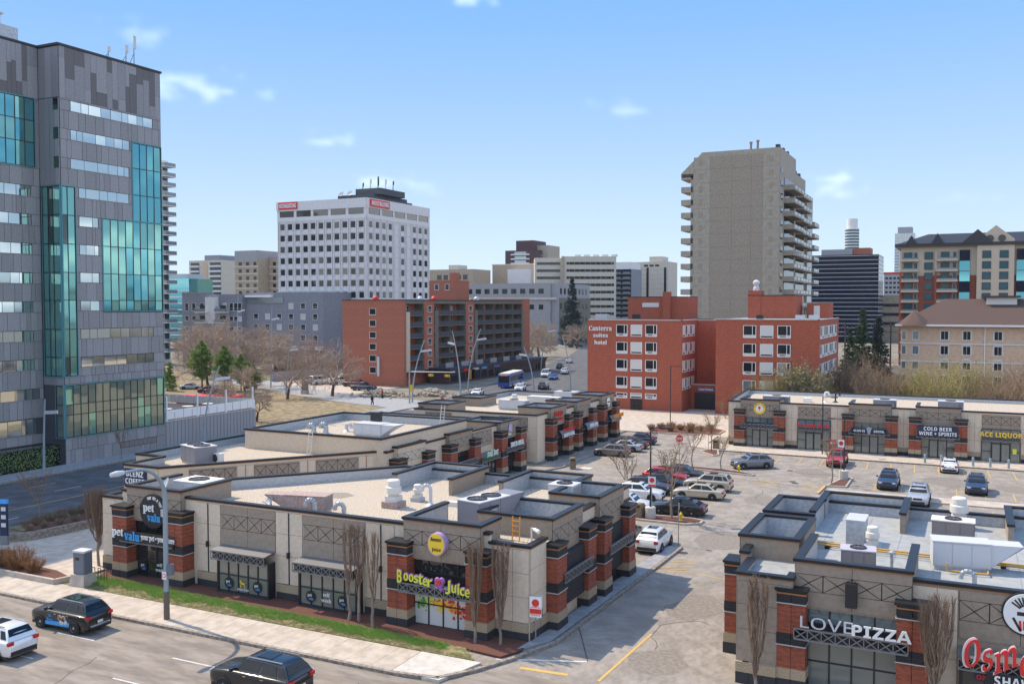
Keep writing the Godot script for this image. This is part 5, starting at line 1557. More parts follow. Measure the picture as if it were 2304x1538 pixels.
func ribbon(b: Node, t: Transform3D, x0: float, x1: float, y0: float, y1: float, m: Material, seed_: int) -> void:
	var r := RandomNumberGenerator.new()
	r.seed = seed_
	bb(b, "window_recess", M.mullion, Vector3(x0, y0, -0.02), Vector3(x1, y1, 0.005), t)
	var o := bb(b, "window_sill", M.zinc_b, Vector3(x0, y0 - 0.03, 0.0), Vector3(x1, y0 + 0.02, 0.1), t)
	var x := x0 + 0.04
	while x < x1 - 0.1:
		var w := r.randf_range(0.8, 1.9)
		if x + w > x1 - 0.5:
			w = x1 - 0.04 - x
		var tilt := Basis(Vector3.UP, r.randf_range(-0.012, 0.012)) * Basis(Vector3.RIGHT, r.randf_range(-0.015, 0.015))
		put(b, "window_pane", box_mesh(Vector3(w - 0.06, y1 - y0 - 0.08, 0.02)), m, t * Transform3D(tilt, Vector3(x + w * 0.5, (y0 + y1) * 0.5, 0.03)))
		x += w

func curtain(b: Node, t: Transform3D, xs: Array, ys: Array, m: Material, alt: Material, trim: Material, seed_: int) -> void:
	var r := RandomNumberGenerator.new()
	r.seed = seed_
	var mb := MB.new()
	for x in xs:
		mb.span(Vector3(x - 0.035, ys[0], 0.02), Vector3(x + 0.035, ys[-1], 0.10))
	for y in ys:
		mb.span(Vector3(xs[0], y - 0.04, 0.022), Vector3(xs[-1], y + 0.04, 0.098))
	put(b, "curtain_wall_frame", mb.mesh(), M.mullion, t)
	for i in xs.size() - 1:
		for j in ys.size() - 1:
			var tilt := Basis(Vector3.UP, r.randf_range(-0.01, 0.01)) * Basis(Vector3.RIGHT, r.randf_range(-0.012, 0.012))
			put(b, "glass_pane", box_mesh(Vector3(xs[i + 1] - xs[i] - 0.06, ys[j + 1] - ys[j] - 0.07, 0.02)), alt if r.randf() < 0.18 else m, t * Transform3D(tilt, Vector3((xs[i] + xs[i + 1]) * 0.5, (ys[j] + ys[j + 1]) * 0.5, 0.04)))
	var ed := MB.new()
	ed.span(Vector3(xs[0] - 0.12, ys[-1] + 0.04, 0), Vector3(xs[-1] + 0.12, ys[-1] + 0.12, 0.16))
	ed.span(Vector3(xs[0] - 0.12, ys[0] - 0.12, 0), Vector3(xs[-1] + 0.12, ys[0] - 0.04, 0.16))
	ed.span(Vector3(xs[0] - 0.12, ys[0] - 0.04, 0), Vector3(xs[0] - 0.05, ys[-1] + 0.04, 0.158))
	ed.span(Vector3(xs[-1] + 0.05, ys[0] - 0.04, 0), Vector3(xs[-1] + 0.12, ys[-1] + 0.04, 0.158))
	put(b, "curtain_wall_edge", ed.mesh(), trim, t)

func steps(a: float, b: float, n: int) -> Array:
	var o := []
	for i in n + 1:
		o.append(lerpf(a, b, float(i) / n))
	return o

func build_office() -> void:
	var b := thing("office_building", "grey metal clad office building with teal glass bays", "building")
	plain("edge_teal", lin(0.10, 0.30, 0.34), 0.4, 0.4)
	block(b, "core", M.penthouse_grey, -130.0, -91.1, -72.6, -87.15, 0, 46.6)
	block(b, "core", M.penthouse_grey, -130.0, -94.4, -40.0, -72.6, 0, 46.6)
	block(b, "roof_edge", M.roof_dark, -130.1, -90.95, -72.4, -87.3, 46.6, 46.85)
	block(b, "roof_edge", M.roof_dark, -130.1, -94.25, -40.0, -72.4, 46.6, 46.84)
	var s := face(-91.1, 0, 90)     # facade towards the avenue
	var l := face(-94.4, 0, 90)     # set back part
	var q := face(0, -72.6, 0)      # return between the two
	var rows := [40.75, 37.55, 34.35, 31.2, 28.0, 24.8, 21.65, 18.45, 15.25, 12.05]
	# parapet storey: tall panels, some of dark brick texture
	for side in [[s, 72.65, 87.1], [l, 40.1, 72.5]]:
		var r := RandomNumberGenerator.new()
		r.seed = 31 if side[1] > 60.0 else 32
		var x: float = side[1]
		while x < side[2] - 0.1:
			var w := r.randf_range(0.5, 1.5)
			if x + w > side[2] - 0.4:
				w = side[2] - x
			var cut := r.randf_range(41.8, 45.6)
			var kinds := [M.zinc_brick, M.zinc] if r.randf() < 0.5 else [M.zinc_b, M.zinc_brick]
			if r.randf() < 0.3:
				kinds = [M.zinc, M.zinc_b]
			bb(b, "cladding_panel", kinds[0], Vector3(x + 0.012, cut + 0.012, 0), Vector3(x + w - 0.012, 46.55, 0.05), side[0])
			bb(b, "cladding_panel", kinds[1], Vector3(x + 0.012, 40.95, 0), Vector3(x + w - 0.012, cut - 0.012, 0.054), side[0])
			x += w
	# right facade, storey by storey: window band from .. to, rest panels
	var ends := [85.8, 82.2, 82.1, 82.0, 77.55, 77.55, 77.55, 77.55, 85.5, 85.5]
	var starts := [74.0, 73.95, 73.9, 74.9, 74.9, 74.9, 74.9, 74.9, 74.85, 74.85]
	for i in 10:
		var y: float = rows[i]
		var lower: float = rows[i + 1] if i < 9 else 9.9
		var m: Material = M.glass_office
		ribbon(b, s, starts[i], ends[i], y - 1.15, y, m, 100 + i)
		var x_end := 87.1
		if i >= 1 and i <= 3:
			x_end = 82.5
		elif i >= 4 and i <= 6:
			x_end = 78.0
		elif i == 7:
			x_end = 78.0
		var x_beg := 72.65 if i < 3 else 74.5
		panel_row(b, s, x_beg, x_end, lower, y - 1.17, 200 + i)
		panel_row(b, s, x_beg, starts[i], y - 1.17, y + 0.0, 300 + i)
		if x_end > ends[i] + 0.1:
			panel_row(b, s, ends[i], x_end, y - 1.17, y, 400 + i)
	panel_row(b, s, 72.65, 87.1, 40.75, 40.95, 51)
	panel_row(b, s, 78.0, 87.1, 15.25, 17.1, 52)
	panel_row(b, s, 72.65, 74.5, 9.9, 10.0, 53)
	panel_row(b, s, 72.65, 87.1, 9.05, 9.9, 54)
	# teal stair of glass at the right end
	curtain(b, s, steps(82.6, 86.95, 4), [28.05, 31.2, 34.4, 37.4], M.glass_teal, M.glass_green, M.edge_teal, 61)
	curtain(b, s, steps(78.1, 86.95, 8), [17.3, 18.5, 21.6, 24.8, 27.95], M.glass_green, M.glass_teal, M.edge_teal, 62)
	# dark glass corner
	curtain(b, s, [72.7, 73.4, 74.35], [10.0, 12.1, 15.25, 18.5, 21.6, 24.8, 28.0, 31.15], M.glass_green, M.glass_deep, M.edge_teal, 63)
	curtain(b, q, [-94.0, -93.1, -92.3, -91.2], [10.0, 12.1, 15.25, 18.5, 21.6, 24.8, 28.0, 31.15], M.glass_green, M.glass_deep, M.edge_teal, 64)
	panel_row(b, q, -94.35, -91.1, 31.3, 40.9, 65)
	panel_row(b, q, -94.35, -91.1, 40.95, 46.5, 66)
	for i in 3:
		bb(b, "window_pane", M.glass_dark, Vector3(-92.0, rows[i] - 1.2, 0.0), Vector3(-91.2, rows[i] + 0.1, 0.07), q)
	panel_row(b, q, -94.35, -91.1, 8.95, 9.9, 67)
	# lobby glazing and base
	curtain(b, s, steps(72.7, 86.9, 14), [3.1, 5.6, 6.75, 8.9], M.glass_lobby, M.glass_green, M.edge_teal, 68)
	curtain(b, q, [-92.3, -91.15], [3.1, 5.6, 6.75, 8.9], M.glass_lobby, M.glass_green, M.edge_teal, 69)
	panel_row(b, s, 72.65, 87.1, 1.65, 3.0, 70)
	panel_row(b, s, 72.65, 80.1, 0.1, 1.65, 71)
	panel_row(b, s, 85.7, 87.1, 0.1, 1.65, 72)
	panel_row(b, s, 80.1, 85.7, 0.1, 0.9, 73)
	for i in 8:
		bb(b, "louvre", M.unit_brown, Vector3(80.15 + i * 0.69, 0.95, 0.0), Vector3(80.8 + i * 0.69, 1.6, 0.05), s)
	# set back facade
	curtain(b, l, steps(50.0, 71.9, 19), [33.3, 36.0, 38.4, 40.8], M.glass_teal, M.glass_green, M.edge_teal, 74)
	panel_row(b, l, 60.0, 72.5, 40.75, 40.95, 55)
	panel_row(b, l, 60.0, 72.5, 31.2, 33.2, 75)
	panel_row(b, l, 71.95, 72.55, 33.2, 40.75, 76)
	var lrows := [31.2, 28.05, 24.8, 21.55, 18.35, 15.1, 11.9, 8.6]
	for i in 8:
		var y: float = lrows[i]
		var lower: float = lrows[i + 1] if i < 7 else 5.3
		var e := 71.4 if i < 7 else 72.0
		ribbon(b, l, 55.0, e, y - 1.22, y, M.glass_office, 500 + i)
		panel_row(b, l, 55.0, 72.5, lower, y - 1.24, 600 + i)
		panel_row(b, l, e, 72.5, y - 1.24, y, 700 + i)
	ribbon(b, l, 60.0, 71.5, 3.5, 5.25, M.glass_office, 520)
	panel_row(b, l, 60.0, 72.5, 2.4, 3.45, 56)
	bb(b, "green_wall", M.glass_dark, Vector3(55.0, 0.0, 0.0), Vector3(74.4, 2.3, 2.4), l)
	var lw := MB.new()
	for i in 1500:
		var x := rng.randf_range(60.0, 72.4)
		var y := rng.randf_range(0.1, 2.3)
		var a := rng.randf() * TAU
		var d := Vector3(cos(a), sin(a), rng.randf_range(0.1, 0.6)) * 0.16
		lw.tri(Vector3(x, y, 2.42), Vector3(x, y, 2.42) + d, Vector3(x + 0.07, y - 0.07, 2.44) + d * 0.4)
	var lo := put(b, "green_wall_leaves", lw.mesh(), M.needle_pale, l)
	lo.set_meta("kind", "stuff")
	# roof gear
	var pr := thing("roof_plant", "pale metal plant box on the office roof", "plant room", Vector3(-96.0, 46.8, -69.0))
	bx(pr, "casing", M.galvanised, Vector3(0, 0.7, 0), Vector3(3.0, 1.4, 2.6))
	bx(pr, "casing", M.galvanised, Vector3(0.3, 1.9, 1.2), Vector3(2.0, 1.0, 1.2))
	bx(pr, "lid", M.unit_light, Vector3(0.0, 2.5, 1.4), Vector3(3.4, 0.15, 1.8))
	for a in [[-91.6, -83.6, 3.6, 0], [-91.6, -82.4, 2.2, 1], [-91.6, -79.8, 1.4, 2]]:
		var at := thing("roof_antenna", ["tall white panel antenna on the office roof edge", "short antenna beside the tall one on the office roof", "small whip antenna on the office roof edge"][a[3]], "antenna", Vector3(a[0], 46.85, a[1]))
		var mb := MB.new()
		mb.tube(Vector3.ZERO, Vector3(0, a[2], 0), 0.06, 0.04, 8, true)
		mb.bar(Vector3(0, a[2] * 0.4, 0), Vector3(-0.9, 0, 0), 0.05, 0.05)
		put(at, "mast", mb.mesh(), M.pole_grey)
		bx(at, "panel", M.off_white, Vector3(0.18, a[2] * 0.75, 0), Vector3(0.16, a[2] * 0.42, 0.28))
	# low annex with terrace
	var an := thing("office_annex", "low ribbed annex with a terrace behind white screens", "building")
	block(an, "wall", M.zinc, -110.0, -91.2, -87.2, -104.0, 0, 3.3)
	for i in 26:
		bb(an, "cladding_rib", M.zinc_b, Vector3(87.4 + i * 0.64, 0.05, 0.0), Vector3(87.4 + i * 0.64 + 0.56, 3.3, 0.05), face(-91.2, 0, 90))
	block(an, "terrace_deck", M.black, -109.8, -91.5, -87.3, -103.8, 3.3, 3.34)
	for i in 11:
		bb(an, "terrace_screen", M.white, Vector3(87.6 + i * 1.5, 3.5, -0.2), Vector3(89.0 + i * 1.5, 4.6, -0.16), face(-91.2, 0, 90))
		bb(an, "terrace_screen", M.white, Vector3(-109.0 + i * 1.6, 3.5, 0.2), Vector3(-107.5 + i * 1.6, 4.7, 0.24), face(0, -103.9, 0))
	for i in 4:
		bb(an, "terrace_post", M.white, Vector3(87.6 + i * 5.3, 3.3, -0.3), Vector3(87.8 + i * 5.3, 6.4, -0.1), face(-91.2, 0, 90))
	for i in 6:
		var mb := MB.new()
		mb.lathe(Vector3(0, 0, 0), [[0.35, 0.0], [0.05, 0.03], [0.05, 0.68], [0.75, 0.7], [0.75, 0.75], [0, 0.76]], 18)
		tag(put(self, "terrace_table", mb.mesh(), M.off_white, Transform3D(Basis.IDENTITY, Vector3(-94.2 - (i % 2) * 2.6, 3.34, -91.0 - i * 1.9))), "round white table on the office annex terrace", "table", "round tables on the terrace")
	var kiosk := thing("mural_kiosk", "small pink kiosk with a red and black mural beside the terrace", "kiosk", Vector3(-107.5, 0, -112.0), 20)
	bx(kiosk, "wall", M.paint_red, Vector3(0, 1.7, 0), Vector3(9.0, 3.4, 4.0))
	bx(kiosk, "roof", M.neon_red, Vector3(0, 3.6, 0), Vector3(9.6, 0.3, 4.6))
	var mu := MB.new()
	var mr := RandomNumberGenerator.new()
	mr.seed = 5
	for i in 40:
		var p := Vector3(mr.randf_range(-4.0, 4.0), mr.randf_range(0.5, 3.0), 2.01 + i * 0.0005)
		mu.bar(p, p + Vector3(mr.randf_range(-0.6, 0.6), mr.randf_range(-0.5, 0.5), 0), 0.18, 0.002)
	put(kiosk, "mural_print", mu.mesh(), M.black)
# ---------- other buildings ----------
# rows of panes too small to tell apart, real boxes joined into one part
func pane_grid(b: Node, t: Transform3D, x0: float, x1: float, y0: float, y1: float, nx: int, ny: int, w: float, h: float, m: Material, called := "window_row") -> void:
	var mb := MB.new()
	for i in nx:
		for j in ny:
			var c := Vector3(x0 + (x1 - x0) * (i + 0.5) / nx, y0 + (y1 - y0) * (j + 0.5) / ny, 0.02)
			mb.box(c, Vector3(w, h, 0.1))
	put(b, called, mb.mesh(), m, t).set_meta("kind", "stuff")

func bands(b: Node, t: Transform3D, x0: float, x1: float, ys: Array, h: float, proud: float, m: Material, called: String) -> void:
	for y in ys:
		bb(b, called, m, Vector3(x0, y, -0.3), Vector3(x1, y + h, proud), t)

func balcony_stack(b: Node, t: Transform3D, x0: float, x1: float, ys: Array, deep: float, slab_m: Material, rail_m: Material, back: Material) -> void:
	for y in ys:
		bb(b, "balcony_slab", slab_m, Vector3(x0, y - 0.2, 0), Vector3(x1, y, deep), t)
		bb(b, "balcony_rail", rail_m, Vector3(x0 + 0.05, y, deep - 0.1), Vector3(x1 - 0.05, y + 1.0, deep - 0.04), t)
		bb(b, "balcony_door", back, Vector3(x0 + 0.3, y + 0.05, 0), Vector3(x1 - 0.3, y + 2.2, 0.06), t)

func ladder_of(y0: float, step: float, n: int) -> Array:
	var o := []
	for i in n:
		o.append(y0 + i * step)
	return o

func build_skyline() -> void:
	white_office()
	grey_condo()
	far_west()
	centre_blocks()
	grey_tower()
	east_blocks()

func white_office() -> void:
	var b := thing("white_office_tower", "white precast office tower with square windows and red roof signs", "building")
	block(b, "core", M.precast_white, -205.0, -170.1, -245.4, -283.0, 0, 51.2)
	var f := face(0, -245.4, 0)
	var s := face(-170.1, 0, 90)
	var sides := [[f, -204.6, -170.5, 11], [s, 245.8, 282.6, 10]]
	for sd in sides:
		var t: Transform3D = sd[0]
		var n: int = sd[3]
		var w: float = (sd[2] - sd[1]) / n
		for i in n:
			if n == 10 and (i == 4 or i == 6):
				continue
			for j in 12:
				var cx: float = sd[1] + (i + 0.5) * w
				var y := 43.2 - j * 3.68
				bx(b, "window", M.glass_dark if rng.randf() < 0.72 else M.glass_brown, Vector3(cx, y, 0.0), Vector3(1.7, 1.85, 0.16), t)
		for i in n + 1:
			var cx: float = sd[1] + i * w
			for k in [-0.32, 0.32]:
				bb(b, "rib", M.precast_white, Vector3(clampf(cx + k - 0.16, sd[1] - 0.3, sd[2]), 2.0, 0.0), Vector3(clampf(cx + k + 0.16, sd[1] - 0.2, sd[2] + 0.35), 45.4, 0.32), t)
		for j in 12:
			bb(b, "spandrel", M.precast_white, Vector3(sd[1] - 0.3, 44.4 - j * 3.68, 0.0), Vector3(sd[2] + 0.3, 45.0 - j * 3.68, 0.14), t)
		bb(b, "top_window_band", M.glass_brown, Vector3(sd[1], 46.3, 0.0), Vector3(sd[2], 48.3, 0.08), t)
		for i in 6:
			var cx: float = lerpf(sd[1], sd[2], (i + 0.0) / 5.0)
			bb(b, "top_pier", M.precast_white, Vector3(cx - 0.5, 46.2, 0.0), Vector3(cx + 0.5, 48.4, 0.2), t)
		bb(b, "cornice", M.precast_white, Vector3(sd[1] - 0.5, 48.3, 0.0), Vector3(sd[2] + 0.4, 51.3, 0.4), t)
		bb(b, "belt", M.precast_white, Vector3(sd[1] - 0.4, 45.0, 0.0), Vector3(sd[2] + 0.35, 46.3, 0.3), t)
	var sg := bb(b, "roof_sign", M.red, Vector3(-204.2, 48.9, 0.41), Vector3(-196.6, 51.2, 0.7), f)
	letters(sg, Transform3D.IDENTITY, Vector3(0, 0, 0.2), "HOIV&EBTING", 1.4, 6.9, M.white, "Droid Sans", 0.8, 0, 0.1)
	var s2 := bb(b, "roof_sign", M.red, Vector3(246.6, 48.7, 0.41), Vector3(257.5, 51.0, 0.7), s)
	letters(s2, Transform3D.IDENTITY, Vector3(0, 0, 0.2), "HOSTBLING", 1.4, 9.4, M.white, "Droid Sans", 0.8, 0, 0.1)
	bb(b, "roof_sign_end", M.white, Vector3(-205.2, 48.8, 0.41), Vector3(-204.3, 51.3, 0.68), f)
	bb(b, "penthouse", M.penthouse_grey, Vector3(-199.5, 51.2, -258.0), Vector3(-175.0, 52.9, -280.0))
	bb(b, "penthouse", M.penthouse_grey, Vector3(-191.0, 52.9, -259.0), Vector3(-176.5, 54.2, -279.0))
	bb(b, "penthouse", M.penthouse_grey, Vector3(-184.5, 54.2, -260.0), Vector3(-174.8, 56.2, -275.0))
	for i in 9:
		var mb := MB.new()
		var x := -183.0 + i * 1.0
		var h := 2.0 + 1.8 * absf(sin(i * 2.3))
		mb.tube(Vector3(x, 56.2, -262.0 - (i % 3) * 3.0), Vector3(x, 56.2 + h, -262.0 - (i % 3) * 3.0), 0.16, 0.12, 6, true)
		mb.box(Vector3(x + 0.2, 55.8 + h, -262.0 - (i % 3) * 3.0), Vector3(0.35, 1.3, 0.3))
		tag(put(self, "roof_antenna", mb.mesh(), M.unit_light if i % 2 else M.penthouse_grey), "cell antenna mast on the white office tower roof", "antenna", "antennas on the white office tower")
	for p in [[-189.5, 54.3, 1.0], [-186.0, 54.4, 1.1]]:
		var mb := MB.new()
		mb.lathe(Vector3(p[0], p[1], -259.5), [[0, 0.2], [p[2] * 0.6, 0.35], [p[2], 0.8], [p[2] * 0.6, 0.4], [0, 0.25]], 18, Basis(Vector3.RIGHT, 0.9))
		tag(put(self, "satellite_dish", mb.mesh(), M.unit_light), "large satellite dish on the white office tower roof", "satellite dish", "dishes on the white office tower")

func grey_condo() -> void:
	var b := thing("grey_condominium", "slate grey stucco condominium with balconies behind bare trees", "building")
	block(b, "wall", M.stucco_slate, -231.0, -206.0, -229.0, -250.0, 0, 21.3)
	block(b, "wall", M.stucco_slate, -206.0, -176.0, -231.0, -252.0, 0, 21.8)
	block(b, "wall", M.stucco_grey, -224.0, -211.0, -227.6, -229.0, 0, 17.5)
	block(b, "gable", M.precast_white, -219.5, -215.5, -227.2, -229.0, 12.0, 20.4)
	block(b, "parapet_step", M.stucco_slate, -231.0, -224.0, -228.9, -236.0, 21.3, 22.0)
	block(b, "garage_band", M.precast_white, -198.0, -176.0, -230.2, -231.0, 4.2, 5.4)
	block(b, "garage_opening", M.black, -198.0, -176.0, -230.8, -231.02, 0.3, 4.2)
	for i in 8:
		block(b, "garage_louvre", M.stucco_grey, -198.0, -176.0, -230.6, -230.75, 0.4 + i * 0.5, 0.55 + i * 0.5)
	var f := face(0, -231.0, 0)
	var g := face(0, -229.0, 0)
	for i in 6:
		for j in 4:
			if j == 3 and i < 3:
				continue
			small_window(b, f, -202.0 + i * 4.6, 7.0 + j * 3.25, 1.7, 1.7, M.white, M.glass_dark if (i + j) % 3 else M.curtain)
	for i in 7:
		var x: float = [-229.0, -226.0, -222.5, -213.0, -210.2, -208.4, -206.8][i]
		for j in 4:
			var tall := j == 3
			small_window(b, g, x, 6.2 + j * 3.3, 1.5, 2.4 if tall else 1.5, M.white, M.glass_dark if (i * 3 + j) % 4 else M.curtain)
	for y in [9.0, 12.4, 15.7]:
		for x in [-223.0, -214.6]:
			bb(b, "balcony_slab", M.precast_white, Vector3(x, y - 0.25, 1.4), Vector3(x + 4.6, y, 3.0), g)
			bb(b, "balcony_rail", M.rail_glass, Vector3(x, y + 0.05, 2.9), Vector3(x + 4.6, y + 1.05, 2.96), g)
			bb(b, "balcony_door", M.glass_dark, Vector3(x + 1.0, y, 1.38), Vector3(x + 3.4, y + 2.1, 1.46), g)
	bb(b, "terrace_screen", M.rail_glass, Vector3(-205.5, 18.4, 0.1), Vector3(-191.0, 20.3, 0.2), f)
	bb(b, "terrace_awning", M.white, Vector3(-205.5, 20.3, 0.1), Vector3(-195.0, 21.0, 1.2), f)
	bb(b, "carport_beam", M.precast_white, Vector3(-230.0, 3.6, 1.0), Vector3(-207.0, 4.2, 4.0), g)
	for i in 5:
		bb(b, "carport_post", M.precast_white, Vector3(-229.8 + i * 5.6, 0, 3.4), Vector3(-229.3 + i * 5.6, 3.6, 3.9), g)

func far_west() -> void:
	var b := thing("glass_condo_tower", "slender white condo tower with thin stacked balconies behind the office", "building")
	block(b, "core", M.precast_white, -240.0, -220.4, -208.7, -213.5, 0, 61.5)
	var s := face(-220.4, 0, 90)
	var f := face(0, -208.7, 0)
	pane_grid(b, f, -239.5, -220.6, 1.0, 61.0, 7, 20, 2.2, 2.1, M.glass_condo)
	pane_grid(b, s, 208.8, 213.4, 1.0, 61.0, 2, 20, 1.7, 2.1, M.glass_condo)
	for i in 20:
		var y := 3.9 + i * 2.92
		bb(b, "balcony_slab", M.precast_white, Vector3(208.8, y - 0.2, 0.0), Vector3(213.2, y, 3.6), s)
		bb(b, "balcony_rail", M.rail_glass, Vector3(208.9, y, 3.5), Vector3(213.1, y + 1.0, 3.55), s)
		bb(b, "balcony_rail", M.rail_glass, Vector3(208.82, y, 1.2), Vector3(208.88, y + 1.0, 3.5), s)
	bb(b, "edge_pier", M.precast_white, Vector3(-220.6, 0, -0.3), Vector3(-219.6, 62.8, 0.4), f)
	var c := thing("teal_glass_block", "low teal glass block between the office and white tower", "building")
	block(c, "core", M.glass_teal, -372.0, -352.0, -353.6, -370.0, 0, 31.0)
	bands(c, face(0, -353.6, 0), -372.0, -352.0, ladder_of(2.5, 3.2, 9), 0.5, 0.2, M.precast_white, "floor_band")
	block(c, "roof_screen", M.galvanised, -370.0, -356.0, -356.0, -368.0, 31.0, 33.5)
	var w := thing("white_balcony_tower", "white apartment tower with rows of balconies and a green rooftop box", "building")
	block(w, "core", M.cream_precast, -402.8, -378.6, -404.9, -425.0, 0, 43.0)
	block(w, "roof_box", M.stucco_slate, -394.0, -383.0, -408.0, -422.0, 43.0, 46.0)
	var wf := face(0, -404.9, 0)
	for y in ladder_of(3.0, 2.8, 14):
		bb(w, "balcony_slab", M.precast_white, Vector3(-401.5, y - 0.25, 0), Vector3(-395.0, y + 0.7, 1.2), wf)
		bb(w, "balcony_slab", M.precast_white, Vector3(-387.0, y - 0.25, 0), Vector3(-379.0, y + 0.7, 1.2), wf)
		bb(w, "window_strip", M.glass_dark, Vector3(-401.5, y + 0.75, 0), Vector3(-395.0, y + 2.3, 0.1), wf)
		bb(w, "window_strip", M.glass_dark, Vector3(-387.0, y + 0.75, 0), Vector3(-379.0, y + 2.3, 0.1), wf)
	bb(w, "pink_strip", M.stucco_peach, Vector3(-392.0, 2, 0), Vector3(-389.0, 42, 0.15), wf)
	for a in [[-267.7, -255.6, -293.9, 36.4, "tan apartment block with a pale penthouse beside the white tower"], [-255.4, -243.0, -300.0, 36.8, "tan apartment block with corner windows against the white office tower"]]:
		var o := thing("tan_apartment_block", a[4], "building")
		block(o, "wall", M.beige_panel, a[0], a[1], a[2], a[2] - 20.0, 0, a[3])
		var tf := face(0, a[2], 0)
		bands(o, tf, a[0], a[1], ladder_of(4.0, 2.9, 11), 0.5, 0.12, M.cream_precast, "floor_band")
		for j in 11:
			for i in 3:
				bx(o, "window", M.glass_dark, Vector3(a[0] + 2.8 + i * 3.8, 5.4 + j * 2.9, 0.02), Vector3(1.5, 1.4, 0.1), tf)
		if a[0] < -260.0:
			block(o, "penthouse", M.stucco_grey, a[0], a[1] - 0.4, a[2] + 0.1, a[2] - 16.0, 35.0, 39.6)

func centre_blocks() -> void:
	var g := thing("grey_hospital_block", "long grey office block with small square windows behind the brick apartments", "building")
	block(g, "wall", M.stucco_grey, -233.6, -168.0, -383.1, -423.0, 0, 27.6)
	block(g, "wall", M.stucco_grey, -168.0, -165.0, -384.0, -423.0, 0, 27.4)
	var gf := face(0, -383.1, 0)
	for i in 14:
		bx(g, "window", M.glass_dark, Vector3(-231.0 + i * 4.5, 24.0, 0.0), Vector3(2.6, 2.2, 0.12), gf)
		bx(g, "window", M.glass_dark, Vector3(-231.0 + i * 4.5, 17.0, 0.0), Vector3(2.2, 2.2, 0.12), gf)
	bb(g, "cornice", M.cream_precast, Vector3(-233.8, 20.2, 0), Vector3(-165.0, 21.2, 0.6), gf)
	var gs := face(-165.0, 0, 90)
	block(g, "wall", M.concrete_olive, -167.0, -164.9, -386.0, -424.0, 0, 21.0)
	for i in 8:
		for j in 3:
			bx(g, "window", M.glass_dark, Vector3(388.0 + i * 4.4, 24.0 - j * 6.6, 0.12), Vector3(1.8, 2.6, 0.14), gs)
	var o := thing("beige_flat_block", "low beige office block with a flat roof behind the grey block", "building")
	block(o, "wall", M.beige_panel, -268.0, -240.0, -445.0, -465.0, 0, 37.0)
	pane_grid(o, face(0, -445.0, 0), -263.0, -243.0, 30.5, 35.0, 5, 1, 2.8, 2.6, M.glass_dark)
	block(o, "roof_box", M.cream_precast, -258.0, -252.0, -450.0, -460.0, 37.0, 39.6)
	var o2 := thing("beige_flat_block", "taller beige office block with a white stair box", "building")
	block(o2, "wall", M.beige_panel, -243.0, -205.0, -473.0, -500.0, 0, 40.0)
	block(o2, "stair_box", M.precast_white, -230.0, -216.0, -466.0, -473.0, 0, 37.4)
	block(o2, "roof_edge", M.cream_precast, -243.2, -204.8, -472.8, -500.0, 40.0, 40.6)
	var t := thing("plum_brick_tower", "dark plum brick apartment tower with white balcony bands", "building")
	block(t, "wall", M.brick_plum, -281.5, -258.0, -566.9, -598.0, 0, 54.0)
	block(t, "penthouse", M.brick_plum, -275.0, -262.0, -570.0, -590.0, 54.0, 60.6)
	block(t, "penthouse", M.concrete_tan, -262.0, -254.0, -575.0, -595.0, 48.0, 57.5)
	var tf := face(0, -566.9, 0)
	for y in ladder_of(4.0, 2.92, 17):
		bb(t, "balcony_band", M.precast_white, Vector3(-277.0, y, 0), Vector3(-263.5, y + 0.9, 1.0), tf)
		bb(t, "window_strip", M.glass_pale, Vector3(-274.5, y + 0.9, 0), Vector3(-266.0, y + 2.4, 0.2), tf)
	pane_grid(t, face(-258.0, 0, 90), 570.0, 596.0, 2.0, 52.0, 4, 17, 2.4, 1.5, M.glass_pale)
	# banded office stands at its own angle
	var bo := thing("banded_office_building", "cream office building with dark ribbon windows, turned to the street", "building", Vector3(-188.6, 0, -445.3), 26.0)
	block(bo, "wall", M.cream_precast, -0.3, 27.5, 0, -22.0, 0, 42.6)
	block(bo, "wall", M.cream_precast, -14.0, -0.3, -3.0, -24.0, 0, 42.0)
	bb(bo, "corner_fin", M.beige_panel, Vector3(-0.4, 0, -0.2), Vector3(1.0, 42.7, 0.5))
	var y0 := 38.4
	for j in 10:
		var rb := bb(bo, "ribbon_window", M.glass_dark, Vector3(2.2, y0 - j * 3.66, -0.05), Vector3(26.4, y0 + 1.35 - j * 3.66, 0.06))
		for i in 9:
			bx(rb, "mullion", M.cream_precast, Vector3(-10.8 + i * 2.7, 0, 0.06), Vector3(0.12, 1.3, 0.04))
		bb(bo, "ribbon_window", M.glass_dark, Vector3(-13.0, y0 - j * 3.66, -3.02), Vector3(-1.0, y0 + 1.35 - j * 3.66, -2.94))
	for i in 5:
		tag(bx(self, "roof_vent_box", M.unit_light, Vector3(-184.0 + i * 4.5, 43.2, -455.0 - i * 1.4), Vector3(2.6, 1.1, 2.0)), "small plant box on the banded office roof", "vent box", "plant boxes on the banded office")
	var ba := thing("blue_balcony_block", "dark blue apartment block with pale balconies beside the cream tower", "building")
	block(ba, "wall", M.stucco_slate, -183.0, -172.5, -506.9, -525.0, 0, 38.0)
	block(ba, "penthouse", M.precast_white, -183.0, -173.0, -507.5, -524.0, 38.0, 42.0)
	var bf := face(0, -506.9, 0)
	for y in ladder_of(2.0, 2.8, 13):
		bb(ba, "balcony_rail", M.rail_glass, Vector3(-182.6, y, 0.8), Vector3(-178.6, y + 0.8, 0.9), bf)
		bb(ba, "balcony_rail", M.rail_glass, Vector3(-177.4, y, 0.8), Vector3(-173.0, y + 0.8, 0.9), bf)
		bb(ba, "window_strip", M.glass_navy, Vector3(-182.8, y, 0.0), Vector3(-172.8, y + 2.2, 0.08), bf)
	var ct := thing("cream_slab_tower", "cream slab apartment tower with dark window slots", "building")
	block(ct, "wall", M.cream_precast, -184.6, -161.5, -541.6, -560.0, 0, 43.4)
